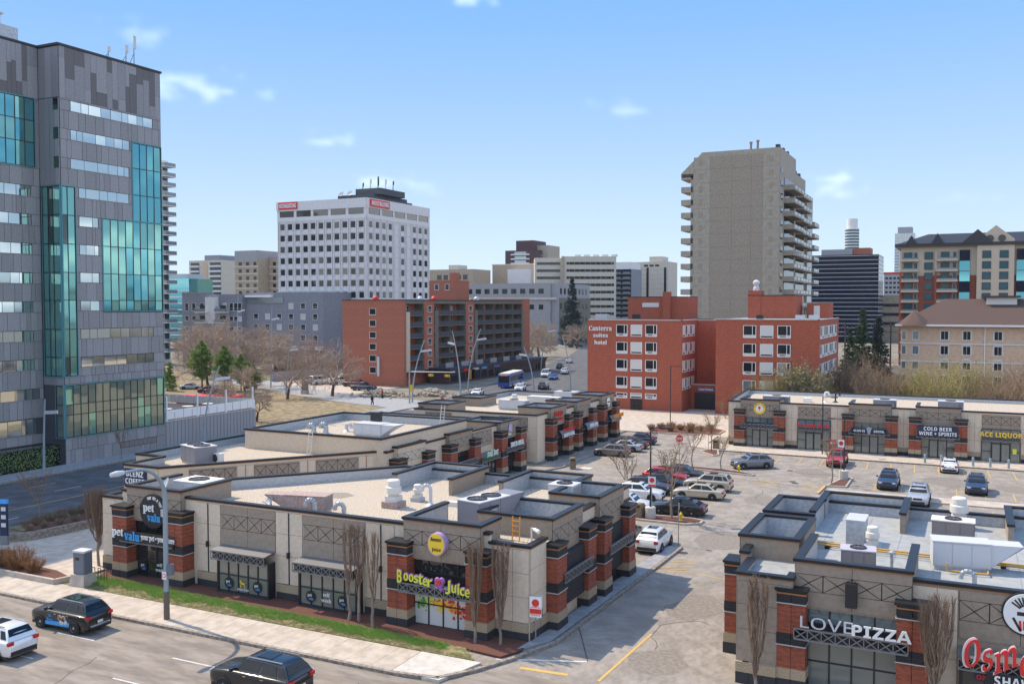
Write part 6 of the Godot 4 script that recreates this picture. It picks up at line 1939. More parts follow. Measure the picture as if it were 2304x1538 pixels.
	block(ct, "penthouse", M.cream_precast, -174.0, -166.0, -544.0, -556.0, 43.4, 46.6)
	var cf := face(0, -541.6, 0)
	for x in [-181.2, -175.0, -164.2]:
		bb(ct, "window_slot", M.glass_dark, Vector3(x, 3, 0), Vector3(x + 1.4, 40, 0.12), cf)
	bb(ct, "balcony_column", M.stucco_slate, Vector3(-184.5, 2, 0.0), Vector3(-182.0, 42.0, 0.3), cf)
	for i in 3:
		bb(ct, "vent_slot", M.glass_dark, Vector3(-176.5 + i * 3.4, 40.6, 0), Vector3(-174.0 + i * 3.4, 41.8, 0.1), cf)
	for y in ladder_of(5.0, 2.8, 13):
		bb(ct, "joint", M.beige_panel, Vector3(-184.0, y, 0), Vector3(-162.0, y + 0.12, 0.05), cf)

func grey_tower() -> void:
	var b := thing("concrete_apartment_tower", "tall grey concrete apartment tower with chamfered top and side balconies", "building")
	# main slab with cut corners at the top, as an outline pushed back
	var mb := MB.new()
	mb.prism([Vector2(-59.0, 0), Vector2(-39.2, 0), Vector2(-39.2, 53.2), Vector2(-57.0, 53.2), Vector2(-59.0, 51.0)], -238.0, -217.3)
	put(b, "wall", mb.mesh(), M.concrete_tan)
	var wing := MB.new()
	wing.prism([Vector2(-61.9, 47.6), Vector2(-59.0, 47.6), Vector2(-59.0, 51.4), Vector2(-61.9, 48.6)], -224.0, -217.4)
	wing.prism([Vector2(-59.6, 0), Vector2(-59.0, 0), Vector2(-59.0, 48.0), Vector2(-59.6, 48.0)], -224.0, -217.4)
	put(b, "wall", wing.mesh(), M.concrete_tan)
	var f := face(0, -217.3, 0)
	# cast panels with joints
	for j in 17:
		var y := 1.5 + j * 2.98
		for c in [[-58.9, -55.0, M.concrete_tan], [-55.0, -50.0, M.concrete_aggregate], [-50.0, -45.6, M.concrete_aggregate], [-45.6, -43.0, M.concrete_aggregate], [-43.0, -39.3, M.concrete_tan]]:
			bb(b, "cast_panel", c[2], Vector3(c[0] + 0.03, y + 0.03, 0.0), Vector3(c[1] - 0.03, y + 2.95, 0.06), f)
		for x in [-57.2, -41.2]:
			bb(b, "blind_window", M.concrete_aggregate, Vector3(x - 0.45, y + 0.9, 0.06), Vector3(x + 0.45, y + 2.2, 0.1), f)
	# west balconies seen end-on, the sky shows between them
	for j in 14:
		var y := 8.4 + j * 2.98
		bb(b, "balcony", M.concrete_tan, Vector3(-61.9, y, -217.4), Vector3(-59.0, y + 1.3, -224.0))
	# east side: near block, then a stepped second block
	var s := face(-39.2, 0, 90)
	block(b, "wall", M.concrete_tan, -55.0, -39.4, -238.0, -254.0, 0, 50.0)
	block(b, "wall", M.concrete_tan, -52.0, -39.0, -254.0, -264.0, 0, 46.5)
	for j in 16:
		var y := 2.6 + j * 2.98
		bb(b, "window", M.glass_dark, Vector3(217.9, y + 0.4, 0.0), Vector3(220.6, y + 1.7, 0.08), s)
		for k in [[222.0, 236.0, 0.0, 2.4], [239.0, 252.5, -0.2, 2.0], [254.5, 263.0, 0.2, 1.9]]:
			var lim: float = 50.0 if k[0] < 230.0 else (48.0 if k[0] < 250.0 else 44.0)
			if y > lim - 3.0:
				continue
			var o := bb(b, "balcony", M.concrete_tan, Vector3(k[0], y - 0.15, k[2]), Vector3(k[1], y + 1.0, k[2] + k[3]), s)
			bb(o, "balcony_window", M.glass_dark, Vector3(-(k[1] - k[0]) * 0.5 + 0.5, 0.62, -k[3] * 0.5), Vector3((k[1] - k[0]) * 0.5 - 0.5, 2.3, -k[3] * 0.5 + 0.1))
			for i in 3:
				bx(o, "rail_panel", M.rail_glass, Vector3(-(k[1] - k[0]) * 0.33 + i * (k[1] - k[0]) * 0.33, 0.1, k[3] * 0.5 + 0.02), Vector3((k[1] - k[0]) * 0.24, 0.65, 0.04))
	for a in [[-48.0, -228.0, 3.4, 0], [-46.4, -228.0, 3.7, 1]]:
		var m := MB.new()
		m.lathe(Vector3(a[0], 53.2, a[1]), [[0.28, 0], [0.28, a[2] * 0.9], [0.4, a[2] * 0.9], [0.4, a[2]], [0, a[2]]], 10)
		tag(put(self, "roof_flue", m.mesh(), M.unit_brown), "thin flue pipe on top of the concrete apartment tower", "flue", "flues on the concrete tower")
	var hut := MB.new()
	hut.box(Vector3(-49.5, 53.6, -230.0), Vector3(8.0, 0.8, 5.0))
	hut.box(Vector3(-55.0, 53.5, -229.0), Vector3(4.0, 0.6, 4.0))
	tag(put(self, "roof_plant", hut.mesh(), M.unit_light), "low plant boxes on the concrete tower roof", "plant room")
	for i in 6:
		tag(bx(self, "roof_vent_box", M.unit_dark, Vector3(-40.4, [53.75, 53.75, 53.75, 50.6, 50.6, 50.6][i], -221.0 - i * 5.6), Vector3(0.9, 1.2, 1.4)), "dark vent on the roof edge of the concrete tower", "vent box", "dark vents on the concrete tower")

func east_blocks() -> void:
	var d := thing("dark_glass_office", "black glass office block with thin white floor lines", "building")
	block(d, "core", M.glass_navy, -72.0, -39.8, -473.1, -500.0, 0, 41.6)
	bands(d, face(0, -473.1, 0), -72.0, -39.8, ladder_of(3.0, 2.0, 20), 0.17, 0.2, M.precast_white, "floor_line")
	bands(d, face(-39.8, 0, 90), 473.1, 500.0, ladder_of(3.0, 2.0, 20), 0.17, 0.2, M.precast_white, "floor_line")
	block(d, "penthouse", M.stucco_grey, -66.0, -52.0, -476.0, -490.0, 41.6, 44.4)
	block(d, "penthouse", M.brick_orange, -52.0, -44.0, -478.0, -490.0, 41.6, 45.0)
	var r := thing("round_glass_tower", "round white and glass tower far behind the black office", "building")
	var mb := MB.new()
	mb.lathe(Vector3(-112.8, 0, -1030.0), [[7.0, 0], [7.0, 96.0], [5.4, 96.0], [5.4, 106.0], [0, 106.0]], 24)
	put(r, "drum", mb.mesh(), M.precast_white)
	var gl := MB.new()
	for j in 28:
		gl.lathe(Vector3(-112.8, 12.0 + j * 3.0, -1030.0), [[7.06, 0], [7.06, 1.9]], 24)
	put(r, "window_ring", gl.mesh(), M.glass_condo).set_meta("kind", "stuff")
	var g2 := thing("pale_glass_tower", "pale glass tower with a grey cap rising far behind the condominiums", "building")
	block(g2, "core", M.glass_pale, -73.0, -54.0, -1047.0, -1075.0, 0, 91.0)
	block(g2, "cap", M.stucco_grey, -70.5, -57.0, -1050.0, -1070.0, 91.0, 97.5)
	bands(g2, face(0, -1047.0, 0), -73.0, -54.0, ladder_of(6.0, 3.0, 28), 0.9, 0.3, M.precast_white, "floor_line")
	for x in [-68.5, -63.0, -58.0]:
		bb(g2, "pier", M.precast_white, Vector3(x, 0, 0), Vector3(x + 0.8, 91, 0.5), face(0, -1047.0, 0))
	var p := thing("pink_trim_apartments", "grey apartment block with a pink roof line", "building")
	block(p, "wall", M.stucco_grey, -50.5, -34.0, -637.0, -655.0, 0, 37.0)
	block(p, "roof_line", M.paint_red, -50.7, -33.8, -636.8, -655.0, 37.0, 38.3)
	pane_grid(p, face(0, -637.0, 0), -50.0, -36.0, 4.0, 36.0, 6, 11, 1.5, 1.3, M.glass_dark)
	var q := thing("sand_office_block", "low sand coloured office block behind the spruces", "building")
	block(q, "wall", M.beige_panel, -44.0, -26.0, -498.6, -520.0, 0, 22.6)
	for y in [8.0, 12.5, 17.0]:
		bb(q, "window_strip", M.glass_dark, Vector3(-43.5, y, 0), Vector3(-26.5, y + 1.5, 0.1), face(0, -498.6, 0))
	# scattered low roofs on the horizon
	for a in [[-300.0, -520.0, 14, 34, 12, M.cream_precast], [-222.0, -640.0, 16, 40, 14, M.precast_white], [-150.0, -700.0, 12, 34, 14, M.precast_white], [-140.0, -620.0, 10, 26, 12, M.brick_plum], [-128.0, -760.0, 16, 32, 14, M.precast_white], [-20.0, -760.0, 18, 36, 14, M.stucco_grey], [-480.0, -560.0, 26, 30, 18, M.cream_precast], [-330.0, -420.0, 16, 22, 14, M.stucco_grey]]:
		var o := thing("distant_block", "small distant block on the horizon showing %s walls" % ["pale", "brown"][int(a[5] == M.brick_plum)], "building", Vector3.ZERO, 0.0, "distant blocks on the horizon")
		block(o, "wall", a[5], a[0], a[0] + a[2], a[1], a[1] - a[4], 0, a[3])
		pane_grid(o, face(0, a[1], 0), a[0] + 0.5, a[0] + a[2] - 0.5, 2.0, a[3] - 1.0, int(a[2] / 3), int(a[3] / 3.2), 1.6, 1.4, M.glass_dark)

# ---------- condominiums behind the liquor row ----------
func gable_roof(b: Node, x0: float, x1: float, z0: float, z1: float, y0: float, y1: float, m: Material, hip := 0.0) -> void:
	var mb := MB.new()
	var zc := (z0 + z1) * 0.5
	var a := Vector3(x0, y0, z0)
	var c := Vector3(x1, y0, z0)
	var d := Vector3(x1, y0, z1)
	var e := Vector3(x0, y0, z1)
	var r0 := Vector3(x0 + hip, y1, zc)
	var r1 := Vector3(x1 - hip, y1, zc)
	mb.quad(a, c, r1, r0, Vector3(0, 1, 0.6).normalized())
	mb.quad(e, d, r1, r0, Vector3(0, 1, -0.6).normalized())
	mb.tri(a, e, r0, Vector3(-1, 0.6, 0).normalized())
	mb.tri(c, d, r1, Vector3(1, 0.6, 0).normalized())
	put(b, "roof", mb.mesh(), m)

func build_residential() -> void:
	var b := thing("peach_residence", "peach stucco residence with brown hipped shingle roof and white trim", "building")
	block(b, "wall", M.stucco_peach, -13.0, 45.0, -206.5, -228.0, 0, 13.9)
	gable_roof(b, -14.2, 46.0, -205.4, -229.0, 14.0, 19.2, M.shingle, 9.0)
	bb(b, "eave", M.white, Vector3(-14.0, 13.7, -205.5), Vector3(45.8, 14.05, -205.2))
	var f := face(0, -206.5, 0)
	for y in [10.1, 6.5]:
		bb(b, "string_course", M.off_white, Vector3(-13.1, y, 0.0), Vector3(45.0, y + 0.25, 0.15), f)
	for j in 4:
		var y := 11.1 - j * 2.95
		for x in [-4.9, -0.9, 4.6, 12.2, 18.0, 22.0]:
			var m := MB.new()
			m.span(Vector3(x - 0.9, y - 0.2, 0.0), Vector3(x + 0.9, y + 1.75, 0.1))
			if j == 1 or j == 2:
				for k in 6:
					var a0 := PI * k / 6.0
					var a1 := PI * (k + 1) / 6.0
					m.prism([Vector2(x, y + 1.7), Vector2(x + cos(a0) * 0.9, y + 1.7 + sin(a0) * 0.45), Vector2(x + cos(a1) * 0.9, y + 1.7 + sin(a1) * 0.45)], 0.0, 0.1, Transform3D.IDENTITY)
			var o := put(b, "window_surround", m.mesh(), M.off_white, f)
			for sx in [-0.34, 0.34]:
				bb(o, "pane", M.glass_dark, Vector3(x + sx - 0.3, y, 0.1), Vector3(x + sx + 0.3, y + 1.6, 0.13))
		for x in [-12.4, -10.2]:
			small_window(b, f, x, y - 0.1, 1.2 if x > -12.0 else 0.8, 1.7, M.white, M.glass_pale, false)
	for x in [2.2, 15.6]:
		bb(b, "downpipe", M.white, Vector3(x, 0.2, 0.05), Vector3(x + 0.15, 13.8, 0.2), f)
	# corner turret roof, gable with timber work, roof lantern
	var tr := MB.new()
	tr.lathe(Vector3(-10.5, 13.9, -207.0), [[3.4, 0], [0.0, 3.0]], 6)
	put(b, "turret_roof", tr.mesh(), M.shingle)
	var gm := MB.new()
	gm.prism([Vector2(11.0, 14.0), Vector2(20.5, 14.0), Vector2(15.75, 17.6)], -207.0, -205.0)
	var gb := put(b, "gable", gm.mesh(), M.stucco_peach)
	var gt := MB.new()
	gt.bar(Vector3(10.7, 13.9, -204.9), Vector3(15.75, 17.8, -204.9), 0.4, 0.2)
	gt.bar(Vector3(20.8, 13.9, -204.9), Vector3(15.75, 17.8, -204.9), 0.4, 0.2)
	gt.bar(Vector3(15.75, 14.6, -204.9), Vector3(15.75, 17.2, -204.9), 0.22, 0.15)
	gt.bar(Vector3(13.0, 15.2, -204.88), Vector3(18.5, 15.2, -204.88), 0.22, 0.15)
	put(gb, "gable_timber", gt.mesh(), M.white)
	var lan := block(b, "roof_lantern", M.off_white, 2.5, 8.0, -214.0, -218.0, 18.0, 19.4)
	bb(lan, "lantern_roof", M.shingle, Vector3(-3.4, 0.7, -2.6), Vector3(3.4, 1.1, 2.6))
	var c := thing("red_cream_condominium", "red and cream condominium with dark metal roof and glass bays", "building")
	block(c, "wall", M.brick_pillar, -19.6, 60.0, -303.3, -330.0, 0, 26.5)
	block(c, "wall", M.stucco_cream, -19.4, 60.0, -303.5, -330.0, 26.5, 35.0)
	block(c, "roof_edge", M.roof_metal, -21.0, 61.0, -302.0, -331.0, 35.0, 35.9)
	gable_roof(c, -20.5, 60.0, -302.6, -330.0, 35.9, 39.5, M.roof_metal, 8.0)
	var cf := face(0, -303.3, 0)
	for q in [[-16.5, 3.4, 2.8], [-9.5, 3.6, 3.2], [1.0, 8.6, 4.0], [22.0, 6.0, 4.0]]:
		var m2 := MB.new()
		m2.prism([Vector2(q[0] - q[1] * 0.5, 35.6), Vector2(q[0] + q[1] * 0.5, 35.6), Vector2(q[0], 35.6 + q[2])], -312.0, -301.8)
		put(c, "roof_gable", m2.mesh(), M.roof_metal)
	block(c, "gable_wall", M.stucco_cream, 0.9, 10.4, -302.4, -303.5, 10.0, 36.6)
	var gp := MB.new()
	gp.prism([Vector2(0.9, 36.6), Vector2(10.4, 36.6), Vector2(5.65, 40.6)], -303.5, -302.4)
	put(c, "gable_wall", gp.mesh(), M.stucco_cream)
	for j in 10:
		var y := 32.0 - j * 3.02
		var wm: Material = M.glass_condo
		for x in [-11.8, 3.4, 7.8]:
			small_window(c, cf * Transform3D(Basis.IDENTITY, Vector3(0, 0, 0.95 if x > 0 else 0.0)), x, y - 0.6, 2.2, 2.0, M.mullion, wm, false)
		for bal in [[-19.2, -14.4], [-9.6, -4.0], [13.8, 19.6], [26.0, 31.0]]:
			bb(c, "balcony_slab", M.stucco_cream, Vector3(bal[0], y - 1.3, 0), Vector3(bal[1], y - 0.8, 1.6), cf)
			bb(c, "balcony_rail", M.rail_dark, Vector3(bal[0] + 0.05, y - 0.3, 1.5), Vector3(bal[1] - 0.05, y - 0.22, 1.56), cf)
			bb(c, "balcony_rail", M.rail_glass, Vector3(bal[0] + 0.1, y - 0.78, 1.5), Vector3(bal[1] - 0.1, y - 0.32, 1.54), cf)
			small_window(c, cf, (bal[0] + bal[1]) * 0.5 - 0.6, y - 0.75, 2.2, 2.1, M.mullion, wm, false)
			small_window(c, cf, bal[1] - 0.9, y - 0.75, 1.0, 2.1, M.off_white, wm, false)
			bb(c, "pilaster", M.brick_red if y < 27.0 else M.stucco_cream, Vector3(bal[0] - 0.5, y - 1.3, 0), Vector3(bal[0], y + 1.7, 0.4), cf)
		for x in [-3.6, 11.0]:
			bb(c, "glass_bay", M.glass_teal if j % 3 else M.glass_navy, Vector3(x, y - 1.2, 0.0), Vector3(x + 2.7, y + 1.65, 0.7), cf)
			bb(c, "bay_mullion", M.mullion, Vector3(x - 0.05, y + 1.65, 0.0), Vector3(x + 2.75, y + 1.8, 0.74), cf)
	for x in [4.2, 7.2]:
		disc(c, cf, Vector3(x, 36.9, 1.15), 0.95, 0.06, M.glass_dark, "arched_window")
	bb(c, "chimney", M.unit_grey, Vector3(15.6, 38.0, -312.0), Vector3(17.0, 41.0, -313.5))
# ---------- street furniture ----------
func curve_lamp(label: String, at: Vector3, h: float, reach: float, turn: float, m: Material) -> void:
	var o := thing("street_lamp", label, "street lamp", at, turn, "curved street lamps")
	var mb := MB.new()
	var pts := []
	for k in 9:
		var u := k / 8.0
		pts.append(Vector3(reach * (u * u * 0.9), h * u, 0))
	for i in 8:
		mb.tube(pts[i], pts[i + 1], lerpf(0.16, 0.07, i / 8.0), lerpf(0.16, 0.07, (i + 1) / 8.0), 8)
	put(o, "pole", mb.mesh(), m)
	var hd := MB.new()
	hd.bar(Vector3(reach * 0.62, h * 0.82, 0), Vector3(reach * 0.62 + 2.0, h * 0.84, 0), 0.14, 0.35, Vector3(0, 1, 0))
	put(o, "lamp_head", hd.mesh(), M.unit_light)

func lot_light(label: String, at: Vector3, h: float, turn: float, base: bool) -> void:
	var o := thing("parking_light", label, "street lamp", at, turn, "parking lot lights")
	var y0 := 0.0
	if base:
		var cb := MB.new()
		cb.lathe(Vector3.ZERO, [[0.45, 0], [0.45, 0.85], [0.4, 0.9], [0, 0.9]], 18)
		put(o, "concrete_base", cb.mesh(), M.concrete_new)
		y0 = 0.88
	var mb := MB.new()
	mb.tube(Vector3(0, y0, 0), Vector3(0, h, 0), 0.075, 0.065, 8, true)
	mb.bar(Vector3(0, h - 0.05, 0), Vector3(1.2, h - 0.02, 0), 0.06, 0.06)
	put(o, "pole", mb.mesh(), M.pole_black)
	bx(o, "lamp_head", M.pole_black, Vector3(1.3, h - 0.03, 0), Vector3(0.75, 0.1, 0.4))

func hydrant(label: String, at: Vector3) -> void:
	var o := thing("fire_hydrant", label, "hydrant", at, 0.0, "yellow hydrants")
	var mb := MB.new()
	mb.lathe(Vector3.ZERO, [[0.17, 0], [0.17, 0.06], [0.11, 0.08], [0.11, 0.5], [0.15, 0.52], [0.15, 0.56], [0.11, 0.62], [0.05, 0.7], [0.03, 0.76], [0, 0.76]], 14)
	put(o, "barrel", mb.mesh(), M.hydrant_yellow)
	var ar := MB.new()
	ar.tube(Vector3(-0.24, 0.42, 0), Vector3(0.24, 0.42, 0), 0.055, 0.055, 10, true)
	ar.tube(Vector3(0, 0.38, 0), Vector3(0, 0.38, 0.2), 0.07, 0.07, 10, true)
	put(o, "outlet", ar.mesh(), M.hydrant_yellow)

func bin(label: String, at: Vector3, turn: float) -> void:
	var o := thing("litter_bin", label, "litter bin", at, turn, "tan concrete litter bins")
	var mb := MB.new()
	mb.prism([Vector2(-0.34, 0), Vector2(0.34, 0), Vector2(0.34, 0.95), Vector2(0.24, 1.12), Vector2(-0.24, 1.12), Vector2(-0.34, 0.95)], -0.34, 0.34)
	put(o, "shell", mb.mesh(), M.bin_brown)
	bx(o, "opening", M.black, Vector3(0, 0.88, 0.342), Vector3(0.42, 0.18, 0.02))

func sign_post(called: String, label: String, at: Vector3, turn: float, h: float, w: float, sh: float, face_m: Material, text: String, text_m: Material, round_ := 0) -> Node3D:
	var o := thing(called, label, "sign", at, turn)
	var mb := MB.new()
	mb.tube(Vector3.ZERO, Vector3(0, h, 0), 0.035, 0.035, 6, true)
	put(o, "post", mb.mesh(), M.pole_grey)
	if round_ > 0:
		var pl := MB.new()
		pl.lathe(Vector3(0, h - w * 0.5, 0.04), [[0, 0], [w * 0.5, 0], [w * 0.5, 0.02], [0, 0.02]], round_, Basis(Vector3.RIGHT, PI / 2))
		put(o, "plate", pl.mesh(), face_m)
	else:
		bx(o, "plate", face_m, Vector3(0, h - sh * 0.5, 0.05), Vector3(w, sh, 0.02))
	if text != "":
		letters(o, Transform3D.IDENTITY, Vector3(0, h - (w if round_ > 0 else sh) * 0.5, 0.08), text, w * 0.3, w * 0.75, text_m, "Droid Sans", 0.8, 0, 0.01)
	return o

func build_street_furniture() -> void:
	# tall lamp beside the sidewalk: straight lower pole, arm bent over the street
	var o := thing("street_lamp", "tall grey street lamp with an arm bent over the front street", "street lamp", Vector3(-40.95, 0.12, -39.1))
	var mb := MB.new()
	mb.tube(Vector3.ZERO, Vector3(0, 1.6, 0), 0.17, 0.16, 10)
	put(o, "base", mb.mesh(), M.pole_base)
	var pm := MB.new()
	var pts := [Vector3(0, 1.6, 0), Vector3(0, 6.9, 0)]
	for k in 8:
		var a := (k + 1) / 8.0 * 1.5
		pts.append(Vector3(0, 6.9 + sin(a) * 1.95, 2.0 * (1.0 - cos(a))))
	pts.append(Vector3(0, 8.85, 2.9))
	for i in pts.size() - 1:
		pm.tube(pts[i], pts[i + 1], lerpf(0.14, 0.07, float(i) / pts.size()), lerpf(0.14, 0.07, float(i + 1) / pts.size()), 10)
	put(o, "pole", pm.mesh(), M.pole_blue)
	var hm := MB.new()
	hm.lathe(Vector3(0, 8.85, 3.3), [[0, -0.5], [0.12, -0.42], [0.17, 0.0], [0.12, 0.4], [0, 0.45]], 10, Basis(Vector3.RIGHT, PI / 2))
	put(o, "lamp_head", hm.mesh(), M.unit_light)
	var sg := bx(o, "parking_sign", M.white, Vector3(0.05, 2.55, 0.2), Vector3(0.32, 0.42, 0.02))
	disc(sg, Transform3D.IDENTITY, Vector3(0, 0.02, 0.012), 0.13, 0.005, M.red, "sign_ring")
	disc(sg, Transform3D.IDENTITY, Vector3(0, 0.02, 0.019), 0.09, 0.004, M.white, "sign_ring")
	bx(o, "meter_box", M.cabinet_grey, Vector3(0.35, 2.9, 0), Vector3(0.3, 0.6, 0.25))
	# avenue lamps
	curve_lamp("pale curved lamp on the avenue beside the office lobby", Vector3(-87.9, 0.1, -67.4), 8.0, 0.4, 0, M.pole_blue)
	curve_lamp("pale curved lamp on the avenue beside the annex terrace", Vector3(-88.7, 0.1, -91.3), 10.0, 2.4, 60, M.pole_blue)
	curve_lamp("curved lamp at the crossing beside the brick apartments", Vector3(-92.6, 0, -147.9), 11.5, 2.6, 20, M.pole_blue)
	curve_lamp("curved lamp behind the traffic signal mast", Vector3(-84.6, 0, -151.9), 13.0, 2.6, 160, M.pole_blue)
	curve_lamp("curved lamp on the avenue near the blue bus", Vector3(-94.6, 0, -173.0), 13.0, 3.0, 30, M.pole_blue)
	curve_lamp("curved lamp leaning toward the blue bus", Vector3(-78.5, 0, -171.0), 9.5, 3.0, 165, M.pole_blue)
	curve_lamp("curved lamp before the hotel corner", Vector3(-76.8, 0, -186.0), 11.0, 2.6, 160, M.pole_blue)
	curve_lamp("curved lamp on the avenue beyond the brick apartments", Vector3(-100.0, 0, -222.0), 13.5, 3.0, 30, M.pole_blue)
	curve_lamp("single curved lamp beside the pale parking yard", Vector3(-122.0, 0, -148.0), 11.0, 1.6, 0, M.pole_blue)
	curve_lamp("lamp post before the grey condominium gable", Vector3(-150.0, 0, -165.0), 20.0, 0.6, 0, M.pole_blue)
	curve_lamp("lamp post before the grey condominium terrace", Vector3(-136.0, 0, -160.0), 18.0, 0.6, 0, M.pole_blue)
	var ts := thing("traffic_signal", "traffic signal mast with yellow heads over the crossing", "traffic light", Vector3(-92.0, 0, -146.0))
	var tm := MB.new()
	tm.tube(Vector3.ZERO, Vector3(0, 6.2, 0), 0.15, 0.12, 8)
	tm.tube(Vector3(0, 5.8, 0), Vector3(9.5, 6.0, 0), 0.11, 0.07, 8)
	put(ts, "mast", tm.mesh(), M.pole_blue)
	for x in [4.6, 8.0]:
		var h := bx(ts, "signal_head", M.hydrant_yellow, Vector3(x, 5.35, 0.15), Vector3(0.95, 0.4, 0.25))
		for k in 3:
			disc(h, Transform3D.IDENTITY, Vector3(-0.3 + k * 0.3, 0, 0.13), 0.11, 0.02, [M.neon_red, M.yellow, M.green][k], "signal_lens")
	bx(ts, "signal_head", M.hydrant_yellow, Vector3(0.45, 2.8, 0.1), Vector3(0.42, 1.3, 0.3))
	# parking lot
	lot_light("black parking light on a concrete drum beside the litter bin", Vector3(-24.1, 0.12, -76.0), 7.6, 20, true)
	lot_light("black parking light before the dental shop", Vector3(-15.9, 0.1, -117.5), 6.9, 0, false)
	lot_light("black parking light on a concrete drum on the square island", Vector3(-11.6, 0.12, -101.6), 6.2, 180, true)
	lot_light("black parking light on the hotel forecourt", Vector3(-41.6, 0, -141.0), 8.6, 0, false)
	hydrant("yellow fire hydrant on the island beside the black fastback", Vector3(-21.4, 0.14, -75.75))
	hydrant("yellow fire hydrant at the tip of the thin island", Vector3(-22.2, 0.14, -100.9))
	bin("tan litter bin on the restaurant walkway corner", Vector3(-39.2, 0.12, -95.6), 25)
	bin("tan litter bin on the island beside the concrete drum", Vector3(-25.0, 0.14, -75.9), -15)
	bin("tan litter bin at the end of the liquor shop walkway", Vector3(-28.4, 0.13, -116.2), 0)
	for i in 6:
		var b := MB.new()
		var x: float = [-4.55, -2.85, 0.35, 2.05, 3.85, 5.6][i]
		b.lathe(Vector3(x, 0.1, -115.9), [[0.13, 0], [0.13, 0.95], [0.09, 1.03], [0, 1.05]], 14)
		tag(put(self, "bollard", b.mesh(), M.pole_blue), "pale blue steel bollard before the wine and liquor shops", "bollard", "bollards before the liquor shops")
	sign_post("stop_sign", "red stop sign at the end of the thin island", Vector3(-29.0, 0, -101.9), 20, 3.6, 0.85, 0.85, M.red, "STOP", M.white, 8)
	sign_post("stop_sign", "red stop sign at the small triangular island", Vector3(-28.9, 0, -114.4), 30, 2.6, 0.6, 0.6, M.red, "STOP", M.white, 8)
	var ps := sign_post("notice_sign", "white and red private parking notice at the service door corner", Vector3(-20.5, 0.1, -44.9), 10, 2.5, 0.66, 1.1, M.white, "", M.white)
	disc(ps, Transform3D.IDENTITY, Vector3(0, 2.17, 0.065), 0.2, 0.006, M.red, "sign_disc")
	bx(ps, "sign_band", M.red, Vector3(0, 1.72, 0.065), Vector3(0.62, 0.26, 0.01))
	letters(ps, Transform3D.IDENTITY, Vector3(0, 1.93, 0.065), "CUSTOMERS ONLY", 0.06, 0.56, M.red, "Droid Sans", 0.5, 0, 0.005)
	letters(ps, Transform3D.IDENTITY, Vector3(0, 1.52, 0.065), "PRIVATE", 0.09, 0.5, M.red, "Droid Sans", 0.5, 0, 0.005)
	var pl := sign_post("notice_sign", "small white and red notice on the black parking light", Vector3(-23.95, 0.1, -75.9), 20, 3.5, 0.62, 0.85, M.white, "", M.white)
	disc(pl, Transform3D.IDENTITY, Vector3(0, 3.2, 0.065), 0.2, 0.006, M.red, "sign_disc")
	bx(pl, "sign_band", M.red, Vector3(0, 2.75, 0.065), Vector3(0.6, 0.16, 0.01))
	for i in 2:
		var q := sign_post("notice_sign", ["red and white permit sign on the square island, solid red plate", "red and white permit sign on the square island, white plate with red ring"][i], Vector3(-12.55 + i * 0.8, 0.1, -100.4), 0, 4.2, 0.6, 0.75, M.red if i == 0 else M.white, "P" if i == 0 else "", M.white)
		if i == 1:
			disc(q, Transform3D.IDENTITY, Vector3(0, 3.85, 0.065), 0.22, 0.006, M.red, "sign_disc")
	sign_post("notice_sign", "thin leaning sign post at the end of the side walkway", Vector3(-19.5, 0, -68.4), 100, 3.2, 0.35, 0.5, M.pole_blue, "", M.white)
	# corner plaza
	var c := thing("utility_cabinet", "slate grey utility cabinet on a tapered concrete base", "cabinet", Vector3(-50.9, 0.1, -41.7), 8)
	var cb := MB.new()
	for q in [[0.62, 0.0, 0.5, 0.75]]:
		for k in 4:
			var a := k * PI / 2
			var bs := Basis(Vector3.UP, a)
			cb.quad(bs * Vector3(-q[0], 0, q[0]), bs * Vector3(q[0], 0, q[0]), bs * Vector3(q[2], q[3], q[2]), bs * Vector3(-q[2], q[3], q[2]), bs * Vector3(0, 0.15, 1).normalized())
		cb.quad(Vector3(-0.5, 0.75, -0.5), Vector3(0.5, 0.75, -0.5), Vector3(0.5, 0.75, 0.5), Vector3(-0.5, 0.75, 0.5), Vector3.UP)
	put(c, "concrete_base", cb.mesh(), M.concrete)
	bx(c, "body", M.cabinet_grey, Vector3(0, 1.45, 0), Vector3(0.86, 1.4, 0.7))
	bx(c, "lid", M.unit_light, Vector3(0, 2.2, 0), Vector3(0.94, 0.12, 0.78))
	bx(c, "door", M.cabinet_grey, Vector3(0, 1.45, 0.36), Vector3(0.76, 1.25, 0.02))
	bx(c, "vent", M.unit_dark, Vector3(-0.1, 1.75, 0.375), Vector3(0.3, 0.18, 0.02))
	var c2 := thing("utility_cabinet", "slate utility cabinet on a concrete base beside the side street", "cabinet", Vector3(-120.9, 0, -152.5), 15)
	bx(c2, "concrete_base", M.concrete, Vector3(0, 0.4, 0), Vector3(1.3, 0.8, 1.2))
	bx(c2, "body", M.cabinet_grey, Vector3(0, 1.7, 0), Vector3(1.1, 1.8, 0.8))
	bx(c2, "lid", M.cabinet_grey, Vector3(0, 2.65, 0), Vector3(1.2, 0.1, 0.9))
	var rk := thing("bike_rack", "small dark bike rack beside the utility cabinet", "bike rack", Vector3(-51.8, 0.12, -42.9))
	var rm := MB.new()
	for i in 5:
		rm.path([Vector3(-0.8 + i * 0.55, 0, 0), Vector3(-0.8 + i * 0.55, 0.75, 0), Vector3(-0.55 + i * 0.55, 0.75, 0), Vector3(-0.55 + i * 0.55, 0, 0)], 0.025, 5)
	put(rk, "rack", rm.mesh(), M.pole_black)
	var ki := thing("information_pillar", "slim blue and white information pillar on the corner plaza", "info pillar", Vector3(-64.6, 0.12, -46.1), 20)
	bx(ki, "base", M.steel, Vector3(0, 0.35, 0), Vector3(0.6, 0.7, 0.2))
	bx(ki, "panel", M.navy, Vector3(0, 1.9, 0), Vector3(0.56, 2.4, 0.16))
